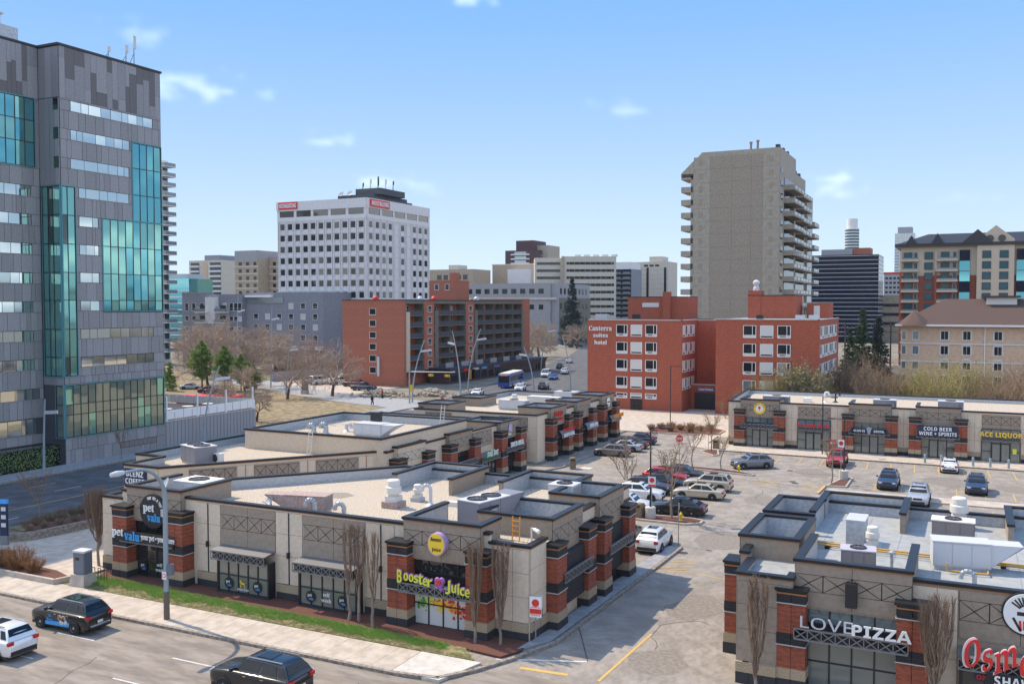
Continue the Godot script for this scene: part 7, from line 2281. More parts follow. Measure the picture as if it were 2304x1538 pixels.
	bx(ki, "cap", M.sky_blue, Vector3(0, 3.25, 0), Vector3(0.62, 0.3, 0.22))
	for y in [1.5, 2.1, 2.7]:
		bx(ki, "print", M.off_white, Vector3(0, y, 0.085), Vector3(0.36, 0.3, 0.01))
	# retaining wall, fence and rocks by the side street
	var w := thing("retaining_wall", "grey concrete retaining wall beside the pale parking yard", "wall")
	wall_run(w, "wall_segment", M.concrete_grey, [[-147.0, -173.5], [-146.0, -180.0], [-143.0, -192.0]], 0, 2.2, 0.4)
	var fe := thing("board_fence", "brown board fence before the parked cars", "fence")
	for i in 30:
		bx(fe, "board", M.twig_brown, Vector3(-160.5 + i * 0.55, 1.6, -195.0 - i * 0.95), Vector3(0.55, 1.7, 0.9))
	for k in 2:
		var rr := RandomNumberGenerator.new()
		rr.seed = 90 + k
		var cen := Vector3(-104.5, 0.1, -155.5) if k == 0 else Vector3(-96.0, 0.1, -160.5)
		var rocks := MB.new()
		for i in 150:
			var p := cen + Vector3(rr.randfn(0, 2.2), 0, rr.randfn(0, 1.5))
			var hh := maxf(0.0, 1.3 - Vector2(p.x - cen.x, p.z - cen.z).length() * 0.28)
			var sz := rr.randf_range(0.2, 0.5)
			rocks.lathe(p + Vector3(0, hh, 0), [[0, -sz * 0.6], [sz * 0.9, -sz * 0.2], [sz, sz * 0.1], [sz * 0.5, sz * 0.5], [0, sz * 0.55]], 5, Basis(Vector3(rr.randf(), 1, rr.randf()).normalized(), rr.randf() * TAU))
		tag(put(self, "rock_pile", rocks.mesh(), M.river_stone), ["pile of tan river rocks beside the pickup", "pile of tan river rocks below the traffic signal"][k], "rocks", "", "stuff")
	# utility poles by the hotel's east side
	for a in [[-22.5, -196.0, 0], [-18.0, -205.0, 1], [-15.5, -215.0, 2]]:
		var po := thing("utility_pole", ["wooden utility pole beside the hotel's rear corner", "wooden utility pole between hotel and spruces", "wooden utility pole with cross arm before the black office"][a[2]], "utility pole", Vector3(a[0], 0, a[1]))
		var m := MB.new()
		m.tube(Vector3.ZERO, Vector3(0, 14.5, 0), 0.2, 0.14, 8)
		m.bar(Vector3(-1.6, 13.4, 0), Vector3(1.6, 13.4, 0), 0.14, 0.14, Vector3(0, 0, 1))
		m.bar(Vector3(-1.2, 12.2, 0), Vector3(1.2, 12.2, 0), 0.12, 0.12, Vector3(0, 0, 1))
		put(po, "pole", m.mesh(), M.bark)
		for k in 4:
			bx(po, "insulator", M.unit_grey, Vector3(-1.4 + k * 0.9, 13.6, 0), Vector3(0.15, 0.3, 0.15))
	var bk := thing("parked_bicycles", "dark bicycles on a rack beside the navy sedan", "bicycle rack", Vector3(-39.2, 0.1, -122.5), 90)
	var bm := MB.new()
	for i in 3:
		for wx in [-0.5, 0.5]:
			for k in 12:
				var a0 := TAU * k / 12
				var a1 := TAU * (k + 1) / 12
				bm.tube(Vector3(wx + cos(a0) * 0.33, 0.35 + sin(a0) * 0.33, i * 0.5), Vector3(wx + cos(a1) * 0.33, 0.35 + sin(a1) * 0.33, i * 0.5), 0.025, 0.025, 4)
		bm.path([Vector3(-0.5, 0.35, i * 0.5), Vector3(-0.2, 0.8, i * 0.5), Vector3(0.35, 0.85, i * 0.5), Vector3(0.5, 0.35, i * 0.5)], 0.025, 4)
		bm.path([Vector3(0.35, 0.85, i * 0.5), Vector3(0.4, 1.05, i * 0.5)], 0.025, 4)
	put(bk, "frames", bm.mesh(), M.black)
# ---------- vehicles ----------
# style: length, width, height, ground clearance, belt, hood height, windscreen base x, roof front x, roof rear x, rear window base x (fractions of half length, front is +x), wheel radius, axle fraction
var STYLES := {
	"suv": [4.6, 1.86, 1.70, 0.24, 1.10, 1.04, 0.42, 0.12, -0.78, -0.965, 0.36, 0.58],
	"crossover": [4.5, 1.84, 1.62, 0.22, 1.05, 0.99, 0.44, 0.10, -0.62, -0.955, 0.35, 0.59],
	"sedan": [4.75, 1.82, 1.45, 0.17, 0.92, 0.86, 0.38, 0.10, -0.40, -0.72, 0.32, 0.59],
	"hatch": [4.3, 1.76, 1.48, 0.17, 0.92, 0.86, 0.46, 0.14, -0.62, -0.94, 0.31, 0.61],
	"fastback": [4.9, 1.88, 1.55, 0.19, 0.98, 0.9, 0.36, 0.08, -0.36, -0.90, 0.36, 0.58],
	"truck": [5.6, 1.95, 1.85, 0.32, 1.12, 1.1, 0.34, 0.14, -0.20, -0.27, 0.39, 0.60],
	"van": [5.3, 1.98, 2.1, 0.25, 1.15, 1.05, 0.66, 0.42, -0.95, -0.985, 0.35, 0.60],
}

func loft(sections: Array) -> MB:
	var mb := MB.new()
	var n := sections.size()
	var k: int = sections[0].size()
	var nor := []
	for i in n:
		var row := []
		for j in k:
			var dx: Vector3 = sections[mini(i + 1, n - 1)][j] - sections[maxi(i - 1, 0)][j]
			var dy: Vector3 = sections[i][mini(j + 1, k - 1)] - sections[i][maxi(j - 1, 0)]
			var v := dx.cross(dy)
			var out: Vector3 = sections[i][j] - Vector3(sections[i][j].x, 0.65, 0)
			if v.length() < 0.00001:
				v = out
			v = v.normalized()
			if v.dot(out) < 0.0:
				v = -v
			row.append(v)
		nor.append(row)
	for i in n - 1:
		for j in k - 1:
			mb.quad_s(sections[i][j], sections[i + 1][j], sections[i + 1][j + 1], sections[i][j + 1], nor[i][j], nor[i + 1][j], nor[i + 1][j + 1], nor[i][j + 1])
	for e in [0, n - 1]:
		var c := Vector3.ZERO
		for p in sections[e]:
			c += p
		c /= k
		for j in k - 1:
			mb.tri(c, sections[e][j], sections[e][j + 1], Vector3(-1 if e == 0 else 1, 0, 0))
	return mb

func car_meshes(style: String) -> Dictionary:
	var key := "car_" + style
	if mesh_cache.has(key):
		return mesh_cache[key]
	var s: Array = STYLES[style]
	var hl: float = s[0] * 0.5
	var hw: float = s[1] * 0.5
	var top: float = s[2]
	var yb: float = s[3]
	var belt: float = s[4]
	var hood: float = s[5]
	var xs := hl * float(s[6])
	var out := {}
	var st := []
	# x, half width, belt height, bottom
	var bed := style == "truck"
	var deck := belt if style != "sedan" else belt + 0.02
	var prof := [[-hl, hw * 0.80, yb + 0.42, yb + 0.16], [-hl + 0.05, hw * 0.90, deck - 0.12, yb + 0.05], [-hl + 0.22, hw * 0.97, deck - 0.02, yb], [-hl * 0.6, hw, deck, yb], [0.0, hw, belt, yb], [xs, hw, belt - 0.01, yb],
		[xs + (hl - xs) * 0.25, hw * 0.995, hood + 0.03, yb], [xs + (hl - xs) * 0.7, hw * 0.97, hood - 0.04, yb], [hl - 0.14, hw * 0.90, hood - 0.16, yb + 0.02], [hl - 0.03, hw * 0.78, hood - 0.32, yb + 0.1], [hl, hw * 0.6, hood - 0.42, yb + 0.2]]
	for p in prof:
		var x: float = p[0]
		var w: float = p[1]
		var t: float = p[2]
		var b: float = p[3]
		var row := []
		var half := [Vector2(0.0, b), Vector2(w * 0.84, b), Vector2(w * 0.95, b + 0.08), Vector2(w * 0.985, b + (t - b) * 0.35), Vector2(w, b + (t - b) * 0.62), Vector2(w * 0.985, t - 0.1), Vector2(w * 0.93, t - 0.015), Vector2(w * 0.5, t + 0.025), Vector2(0.0, t + 0.035)]
		for q in half:
			row.append(Vector3(x, q.y, q.x))
		for i in range(half.size() - 2, -1, -1):
			row.append(Vector3(x, half[i].y, -half[i].x))
		st.append(row)
	out["body"] = loft(st).mesh()
	# cabin
	var fb := Vector3(xs, belt - 0.02, hw * 0.90)
	var ft := Vector3(hl * float(s[7]), top - 0.07, hw * 0.69)
	var rt := Vector3(hl * float(s[8]), top - 0.11, hw * 0.66)
	var rb := Vector3(hl * float(s[9]), belt - 0.02, hw * 0.88)
	var cab := []
	var cols := [[fb, 0.0], [fb.lerp(ft, 0.55) + Vector3(0.02, 0.03, 0), 0.01], [ft, 0.03], [ft.lerp(rt, 0.15), 0.055], [ft.lerp(rt, 0.5), 0.08], [ft.lerp(rt, 0.85), 0.055], [rt, 0.03], [rt.lerp(rb, 0.5) + Vector3(-0.02, 0.03, 0), 0.01], [rb, 0.0]]
	for c in cols:
		var p: Vector3 = c[0]
		var bw: float = hw * 0.90
		var row := []
		var fr: float = (p.y - belt) / (top - belt)
		for q in [Vector2(bw, belt - 0.05), Vector2(lerpf(bw, p.z, 0.5), lerpf(belt - 0.03, p.y, 0.5)), Vector2(p.z, p.y - 0.01), Vector2(p.z * 0.92, p.y + float(c[1]) * 0.6 + 0.02 * fr), Vector2(p.z * 0.5, p.y + float(c[1]) + 0.02 * fr), Vector2(0, p.y + float(c[1]) + 0.025 * fr)]:
			row.append(Vector3(p.x, q.y, q.x))
		for i in range(4, -1, -1):
			row.append(Vector3(p.x, row[i].y, -row[i].z))
		cab.append(row)
	out["cabin"] = loft(cab).mesh()
	# glass set just proud of the cabin
	var wm := MB.new()
	var o := Vector3(0.03, 0.018, 0)
	wm.quad(fb.lerp(ft, 0.10) * Vector3(1, 1, 0.9) + o, fb.lerp(ft, 0.10) * Vector3(1, 1, -0.9) + o, fb.lerp(ft, 0.92) * Vector3(1, 1, -0.9) + o + Vector3(0, 0.03, 0), fb.lerp(ft, 0.92) * Vector3(1, 1, 0.9) + o + Vector3(0, 0.03, 0), Vector3(0.6, 0.8, 0))
	out["windshield"] = wm.mesh()
	var rm := MB.new()
	o = Vector3(-0.035, 0.02, 0)
	var r0 := 0.35 if style in ["suv", "van", "crossover", "hatch"] else 0.12
	rm.quad(rb.lerp(rt, r0) * Vector3(1, 1, 0.9) + o, rb.lerp(rt, r0) * Vector3(1, 1, -0.9) + o, rb.lerp(rt, 0.9) * Vector3(1, 1, -0.9) + o + Vector3(0, 0.03, 0), rb.lerp(rt, 0.9) * Vector3(1, 1, 0.9) + o + Vector3(0, 0.03, 0), Vector3(-0.8, 0.5, 0))
	out["rear_window"] = rm.mesh()
	var cuts := [[0.05, 0.46], [0.50, 0.80], [0.83, 0.97]]
	if style == "truck":
		cuts = [[0.06, 0.52], [0.57, 0.94]]
	elif style == "van":
		cuts = [[0.04, 0.24], [0.27, 0.6], [0.63, 0.95]]
	elif style in ["sedan", "fastback"]:
		cuts = [[0.06, 0.48], [0.52, 0.93]]
	for sg in [1.0, -1.0]:
		var k := 0
		for c in cuts:
			var gm := MB.new()
			var q := []
			for uv in [[c[0], 0.16], [c[1], 0.16], [c[1], 0.88], [c[0], 0.88]]:
				var lo := fb.lerp(rb, uv[0])
				var hi := ft.lerp(rt, uv[0])
				lo.z = hw * 0.90
				var p := lo.lerp(hi, uv[1])
				q.append(Vector3(p.x, p.y, sg * (p.z + 0.014)))
			gm.quad(q[0], q[1], q[2], q[3], Vector3(0, 0.3, sg).normalized())
			out["side_%d_%d" % [k, int(sg)]] = gm.mesh()
			k += 1
	var tm := MB.new()
	tm.span(Vector3(-hl * 0.93, yb - 0.03, -hw * 0.94), Vector3(hl * 0.9, yb + 0.1, hw * 0.94))
	tm.span(Vector3(hl - 0.10, yb + 0.05, -hw * 0.62), Vector3(hl + 0.012, yb + 0.28, hw * 0.62))
	tm.span(Vector3(-hl - 0.02, yb + 0.1, -hw * 0.78), Vector3(-hl + 0.1, yb + 0.32, hw * 0.78))
	tm.span(Vector3(hl - 0.09, hood - 0.36, -hw * 0.4), Vector3(hl - 0.005, hood - 0.2, hw * 0.4))
	out["lower_trim"] = tm.mesh()
	var wr: float = s[10]
	var tyre := MB.new()
	tyre.lathe(Vector3.ZERO, [[wr * 0.62, -0.1], [wr * 0.9, -0.115], [wr, -0.08], [wr, 0.08], [wr * 0.9, 0.115], [wr * 0.62, 0.1]], 20, Basis(Vector3.RIGHT, PI / 2))
	out["tyre"] = tyre.mesh()
	var rim := MB.new()
	rim.lathe(Vector3.ZERO, [[wr * 0.66, 0.085], [wr * 0.6, 0.06], [wr * 0.2, 0.07], [wr * 0.16, 0.1], [0, 0.1]], 20, Basis(Vector3.RIGHT, PI / 2))
	out["rim"] = rim.mesh()
	var sp := MB.new()
	for i in 5:
		var a := TAU * i / 5
		sp.bar(Vector3(cos(a + 0.63) * wr * 0.25, sin(a + 0.63) * wr * 0.25, 0.072), Vector3(cos(a + 0.63) * wr * 0.58, sin(a + 0.63) * wr * 0.58, 0.066), wr * 0.2, 0.012)
	out["spoke"] = sp.mesh()
	var ar := MB.new()
	ar.lathe(Vector3.ZERO, [[0, 0], [wr * 1.2, 0], [wr * 1.2, 0.02], [0, 0.02]], 20, Basis(Vector3.RIGHT, PI / 2))
	out["arch"] = ar.mesh()
	mesh_cache[key] = out
	return out

func car(style: String, paint: String, at: Vector3, turn: float, label: String, group := "", called := "parked_car", roof_rack := false) -> Node3D:
	var s: Array = STYLES[style]
	var g := car_meshes(style)
	var o := thing(called, label, {"truck": "pickup", "van": "van", "suv": "suv"}.get(style, "car"), at, turn, group)
	var hl: float = s[0] * 0.5
	var hw: float = s[1] * 0.5
	var belt: float = s[4]
	var b := put(o, "body", g.body, M[paint])
	put(o, "cabin", g.cabin, M[paint])
	put(o, "windshield", g.windshield, M.car_glass)
	put(o, "rear_window", g.rear_window, M.car_glass)
	for k in 3:
		for sg in [1, -1]:
			if g.has("side_%d_%d" % [k, sg]):
				put(o, "side_window", g["side_%d_%d" % [k, sg]], M.car_glass)
	put(o, "lower_trim", g.lower_trim, M.trim)
	for sx in [1, -1]:
		for sz in [1, -1]:
			var x: float = hl * float(s[11]) * sx
			var w := put(o, "wheel_arch", g.arch, M.trim, Transform3D(Basis.IDENTITY if sz > 0 else Basis(Vector3.UP, PI), Vector3(x, s[10] + 0.02, sz * (hw - 0.012))))
			var wh := put(o, "wheel", g.tyre, M.tyre, Transform3D(Basis.IDENTITY if sz > 0 else Basis(Vector3.UP, PI), Vector3(x, s[10], sz * (hw - 0.07))))
			put(wh, "rim", g.rim, M.alloy)
			put(wh, "spoke", g.spoke, M.steel)
			w.scale.z = 1.0
	for sz in [1, -1]:
		bx(o, "tail_light", M.tail_red, Vector3(-hl + 0.06, belt - 0.14, sz * hw * 0.76), Vector3(0.14, 0.16, hw * 0.34))
		bx(o, "headlight", M.head_clear, Vector3(hl - 0.14, float(s[5]) - 0.26, sz * hw * 0.66), Vector3(0.2, 0.13, hw * 0.32))
		bx(o, "mirror", M[paint], Vector3(hl * float(s[6]) - 0.18, belt + 0.06, sz * (hw + 0.07)), Vector3(0.12, 0.13, 0.18))
		for k in 2:
			bx(o, "door_handle", M.alloy, Vector3(hl * (0.06 - 0.42 * k), belt - 0.16, sz * (hw + 0.008)), Vector3(0.16, 0.03, 0.02))
		if roof_rack:
			bx(o, "roof_rail", M.alloy, Vector3(hl * (float(s[7]) + float(s[8])) * 0.5, float(s[2]) + 0.0, sz * hw * 0.62), Vector3(hl * 0.8, 0.04, 0.05))
	bx(o, "number_plate", M.plate, Vector3(-hl - 0.022, 0.66 if style != "truck" else 0.55, 0), Vector3(0.02, 0.14, 0.34))
	if style == "truck":
		var bd := MB.new()
		bd.span(Vector3(-hl + 0.12, belt - 0.25, -hw * 0.82), Vector3(-hl * 0.3, belt + 0.045, hw * 0.82))
		put(o, "cargo_bed", bd.mesh(), M.trim)
	else:
		bx(o, "sunroof", M.car_glass, Vector3(hl * (float(s[7]) * 0.6 + float(s[8]) * 0.4), float(s[2]) + 0.012, 0), Vector3(hl * 0.34, 0.012, hw * 0.8))
	return o

func build_cars() -> void:
	# street in front
	var r := car("suv", "paint_black", Vector3(-45.15, 0, -36.15), 180, "black advertising crossover with dog picture on its doors", "", "moving_car", true)
	# printed wrap of the black crossover: blue sweep, dogs, lettering
	var wrap := MB.new()
	wrap.prism([Vector2(-1.0, 0.36), Vector2(0.9, 0.3), Vector2(0.9, 0.5), Vector2(-1.0, 0.62)], -0.945, -0.938)
	put(r, "wrap_print", wrap.mesh(), M.sky_blue)
	var dogs := MB.new()
	for p in [[-0.55, 0.78, 0.17], [-0.25, 0.8, 0.15], [-0.4, 0.62, 0.2], [-0.7, 0.6, 0.14]]:
		dogs.lathe(Vector3(p[0], p[1], -0.94), [[0, 0], [p[2], 0], [p[2], 0.01], [0, 0.01]], 12, Basis(Vector3.RIGHT, -PI / 2))
	put(r, "dog_print", dogs.mesh(), M.off_white)
	var dm := MB.new()
	for p in [[-0.58, 0.82, 0.09], [-0.22, 0.82, 0.09], [-0.4, 0.72, 0.08]]:
		dm.lathe(Vector3(p[0], p[1], -0.952), [[0, 0], [p[2], 0], [p[2], 0.01], [0, 0.01]], 12, Basis(Vector3.RIGHT, -PI / 2))
	put(r, "dog_print", dm.mesh(), M.copper)
	letters(r, Transform3D(Basis(Vector3.UP, PI), Vector3(0.55, 0.72, -0.94)), Vector3.ZERO, "Tail\nBlazers", 0.34, 0.5, M.sky_blue, "Droid Serif", 0.5, 0, 0.01, "wrap_lettering")
	letters(r, Transform3D(Basis(Vector3.UP, -PI / 2), Vector3(-2.33, 0.5, 0)), Vector3.ZERO, "TAILBLAZERSPETS.COM", 0.09, 1.3, M.white, "Droid Sans", 0.4, 0, 0.01, "wrap_lettering")
	car("suv", "paint_pearl", Vector3(-45.4, 0, -31.7), 180, "white crossover with dark glass roof panel on the front street", "", "moving_car", true)
	car("suv", "paint_black", Vector3(-29.6, 0, -33.9), 180, "glossy black luxury crossover with chrome roof rails on the front street", "", "moving_car", true).scale = Vector3(1.06, 1.04, 1.04)
	# driveway and middle rows
	car("crossover", "paint_pearl", Vector3(-20.9, 0, -67.0), 92, "white crossover parked at the end of the side walkway, seen from behind", "", "parked_car")
	car("crossover", "paint_charcoal", Vector3(-23.4, 0, -67.4), 92, "charcoal crossover half hidden behind the pet shop corner")
	car("fastback", "paint_black", Vector3(-22.55, 0, -78.8), 182, "black fastback parked beside the hydrant island")
	car("hatch", "paint_pearl", Vector3(-27.0, 0, -78.6), 2, "white hatchback parked nose to nose with the black fastback")
	car("sedan", "paint_champagne", Vector3(-22.65, 0, -86.2), 183, "dusty champagne sedan in the middle row")
	car("suv", "paint_champagne", Vector3(-22.8, 0, -90.3), 182, "big cream sport utility with roof rails in the middle row", "", "parked_car", true)
	car("crossover", "paint_pearl", Vector3(-27.4, 0, -83.2), 2, "white crossover facing the champagne sedan")
	car("crossover", "paint_charcoal", Vector3(-27.7, 0, -86.4), 2, "dark grey crossover facing the champagne sedan")
	car("sedan", "paint_black", Vector3(-27.2, 0, -89.6), 2, "black sedan in the middle row beside the red crossover")
	car("crossover", "paint_red", Vector3(-27.6, 0, -92.2), 2, "bright red crossover in the middle row")
	car("hatch", "paint_charcoal", Vector3(-26.6, 0, -95.0), 2, "charcoal hatchback beside the thin island")
	car("crossover", "paint_steel", Vector3(-21.6, 0, -104.7), 214, "steel grey crossover driving past the thin island", "", "moving_car")
	car("hatch", "paint_taupe", Vector3(-38.4, 0, -106.0), 184, "taupe hatchback parked before the grill")
	car("sedan", "paint_silver", Vector3(-38.4, 0, -110.2), 184, "silver sedan parked before the restaurants")
	car("sedan", "paint_charcoal", Vector3(-38.6, 0, -112.9), 184, "charcoal sedan parked beside the silver sedan")
	car("sedan", "paint_navy", Vector3(-38.7, 0, -116.6), 187, "navy sedan parked last before the restaurants")
	# liquor row
	car("truck", "paint_red", Vector3(-13.4, 0, -111.2), -88, "red pickup backed against the liquor shop kerb")
	car("suv", "paint_navy", Vector3(-7.15, 0, -99.6), -90, "dark navy sport utility facing the median walkway", "", "parked_car", true)
	car("suv", "paint_silver", Vector3(-4.1, 0, -92.8), -90, "silver sport utility nosing over the median walkway", "", "parked_car", true)
	car("suv", "paint_navy", Vector3(0.65, 0, -100.6), -91, "navy boxy wagon parked two stalls from the dark navy sport utility", "", "parked_car", true)
	car("hatch", "paint_pearl", Vector3(-1.95, 0, -112.3), 91, "white hatchback parked before the wine shop, seen from behind")
	# yards and avenue behind
	car("van", "paint_pearl", Vector3(-132.6, 0, -172.5), 75, "white van in the pale parking yard")
	car("truck", "paint_pearl", Vector3(-128.6, 0, -174.5), 75, "white pickup beside the white van")
	car("suv", "paint_maroon", Vector3(-122.4, 0, -171.0), 185, "maroon sport utility in the pale parking yard")
	car("truck", "paint_navy", Vector3(-114.6, 0, -164.0), 5, "navy pickup before the brick end wall")
	for a in [[-162.0, -209.0, "paint_charcoal", "sedan"], [-165.0, -205.0, "paint_silver", "sedan"], [-163.4, -212.5, "paint_pearl", "truck"], [-160.0, -216.0, "paint_taupe", "sedan"], [-168.0, -203.0, "paint_black", "suv"]]:
		car(a[3], a[2], Vector3(a[0], 0, a[1]), 20, "%s %s parked behind the board fence" % [{"paint_charcoal": "charcoal", "paint_silver": "silver", "paint_pearl": "white", "paint_taupe": "brown", "paint_black": "black"}[a[2]], {"sedan": "sedan", "truck": "pickup", "suv": "sport utility"}[a[3]]], "cars behind the board fence")
	car("suv", "paint_charcoal", Vector3(-82.0, 0, -183.5), 105, "charcoal sport utility waiting on the avenue beside the bus", "", "moving_car")
	car("suv", "paint_pearl", Vector3(-84.6, 0, -177.4), 285, "white sport utility waiting on the avenue before the bus", "", "moving_car")
	car("sedan", "paint_pearl", Vector3(-88.6, 0, -166.0), 285, "white sedan at the crossing behind the restaurant roof", "", "moving_car")
	car("van", "paint_pearl", Vector3(-95.2, 0, -214.5), 285, "white van on the avenue beyond the bus", "", "moving_car")
	car("sedan", "paint_blue", Vector3(-90.6, 0, -208.5), 285, "blue sedan on the avenue beyond the bus", "", "moving_car")
	var far := [[-95.0, -226.0, "paint_pearl", "suv", "white sport utility far along the avenue"], [-91.5, -238.0, "paint_silver", "sedan", "silver sedan far along the avenue"], [-104.0, -244.0, "paint_black", "suv", "black sport utility far along the avenue"], [-101.0, -262.0, "paint_charcoal", "sedan", "charcoal sedan far along the avenue"], [-112.0, -270.0, "paint_pearl", "sedan", "white sedan far along the avenue"], [-113.0, -292.0, "paint_steel", "sedan", "steel grey sedan far along the avenue"], [-120.0, -310.0, "paint_black", "sedan", "black sedan far along the avenue"], [-124.0, -330.0, "paint_pearl", "suv", "white wagon at the far bend of the avenue"]]
	for a in far:
		car(a[3], a[2], Vector3(a[0], 0, a[1]), 108, a[4], "cars far along the avenue", "moving_car")
	for a in [[-132.0, -139.0, "paint_black", "suv", "black sport utility parked under the pines"], [-140.0, -146.0, "paint_maroon", "sedan", "maroon sedan parked under the pines"], [-149.0, -150.0, "paint_silver", "sedan", "silver sedan parked under the pines"]]:
		car(a[3], a[2], Vector3(a[0], 0, a[1]), 30, a[4], "cars under the pines")
	car("sedan", "paint_black", Vector3(-26.0, 0, -187.0), 90, "black sedan in the lane beside the hotel")
	# city bus
	var bus := thing("city_bus", "blue and white city bus waiting at the crossing", "bus", Vector3(-91.4, 0, -187.0), 281)
	var bm := MB.new()
	bm.prism([Vector2(-6.1, 0.35), Vector2(6.1, 0.35), Vector2(6.15, 1.6), Vector2(6.0, 2.9), Vector2(5.7, 3.1), Vector2(-6.0, 3.1), Vector2(-6.1, 2.9)], -1.28, 1.28)
	put(bus, "body", bm.mesh(), M.paint_blue)
	bb(bus, "roof", M.off_white, Vector3(-5.9, 3.1, -1.1), Vector3(5.6, 3.25, 1.1))
	bb(bus, "windshield", M.car_glass, Vector3(6.08, 1.3, -1.15), Vector3(6.16, 2.7, 1.15))
	bb(bus, "destination_board", M.orange, Vector3(6.0, 2.72, -0.8), Vector3(6.1, 2.98, 0.8))
	for sz in [-1, 1]:
		for i in 7:
			bb(bus, "side_window", M.car_glass, Vector3(-5.6 + i * 1.6, 1.5, sz * 1.285), Vector3(-4.15 + i * 1.6, 2.6, sz * 1.3))
		for x in [-3.4, 3.8]:
			var wm := MB.new()
			wm.lathe(Vector3(x, 0.5, sz * 1.2), [[0, 0.12], [0.35, 0.12], [0.5, 0.1], [0.5, -0.1]], 18, Basis(Vector3.RIGHT, PI / 2 * sz))
			put(bus, "wheel", wm.mesh(), M.tyre)
		bb(bus, "stripe", M.off_white, Vector3(-6.0, 0.5, sz * 1.285), Vector3(6.0, 0.75, sz * 1.295))
# ---------- plants ----------
func grow(mb: MB, tips: Array, p: Vector3, d: Vector3, l: float, r: float, level: int, rr: RandomNumberGenerator, spread: float, up: float, gnarl: float) -> void:
	var q := p
	var dir := d
	var n := 3 if level > 0 else 2
	for i in n:
		var nd := (dir + Vector3(rr.randfn(0, gnarl), rr.randfn(0, gnarl) + up * 0.12, rr.randfn(0, gnarl))).normalized()
		var e := q + nd * l / n
		mb.tube(q, e, r * (1.0 - 0.28 * i / n), r * (1.0 - 0.28 * (i + 1) / n), 5 if level > 2 else 3)
		q = e
		dir = nd
		if level > 0 and i < n - 1 and rr.randf() < 0.75:
			var ax := Vector3(rr.randfn(0, 1), rr.randfn(0, 0.3), rr.randfn(0, 1)).normalized()
			grow(mb, tips, q, (dir.rotated(ax, spread * rr.randf_range(0.7, 1.3))).normalized(), l * rr.randf_range(0.55, 0.75), r * 0.5, level - 1, rr, spread, up, gnarl)
	if level > 0:
		for k in 2 + int(rr.randf() < 0.6):
			var ax := Vector3(rr.randfn(0, 1), rr.randfn(0, 0.3), rr.randfn(0, 1)).normalized()
			grow(mb, tips, q, (dir.rotated(ax, spread * rr.randf_range(0.35, 1.0))).normalized(), l * rr.randf_range(0.62, 0.8), r * 0.62, level - 1, rr, spread, up, gnarl)
	else:
		tips.append(q)

# bare deciduous tree: trunk, limbs and a haze of twigs
func bare_tree_proto(seed_: int, h: float, trunk_h: float, r: float, levels: int, spread: float, up: float, bark: Material, twig: Material, lean := 0.0) -> Node3D:
	var rr := RandomNumberGenerator.new()
	rr.seed = seed_
	var o := Node3D.new()
	var tm := MB.new()
	var top := Vector3(lean, trunk_h, lean * 0.4)
	var mid := top * 0.5 + Vector3(rr.randfn(0, 0.08), 0, rr.randfn(0, 0.08))
	tm.tube(Vector3.ZERO, mid, r * 1.15, r, 7)
	tm.tube(mid, top, r, r * 0.85, 7)
	put(o, "trunk", tm.mesh(), bark)
	var cm := MB.new()
	var tips := []
	var forks := 4
	for k in forks:
		var a := TAU * k / forks + rr.randf()
		var d := Vector3(cos(a) * spread, 1.0, sin(a) * spread).normalized()
		grow(cm, tips, top - Vector3(0, 0.05, 0), d, (h - trunk_h) * 0.34, r * 0.6, levels, rr, spread, up, 0.16)
	# fine twigs at every tip
	for t in tips:
		for k in 2:
			var d := Vector3(rr.randfn(0, 1), rr.randfn(0.35, 0.7), rr.randfn(0, 1)).normalized()
			var e: Vector3 = t + d * rr.randf_range(0.18, 0.5) * h / 8.0
			cm.tube(t, e, 0.016, 0.006, 3)
			for m in 1:
				var d2 := (d + Vector3(rr.randfn(0, 0.7), rr.randfn(0.1, 0.5), rr.randfn(0, 0.7))).normalized()
				cm.tube(t.lerp(e, 0.5), t.lerp(e, 0.5) + d2 * rr.randf_range(0.12, 0.35) * h / 8.0, 0.011, 0.005, 3)
	put(o, "crown", cm.mesh(), twig)
	return o

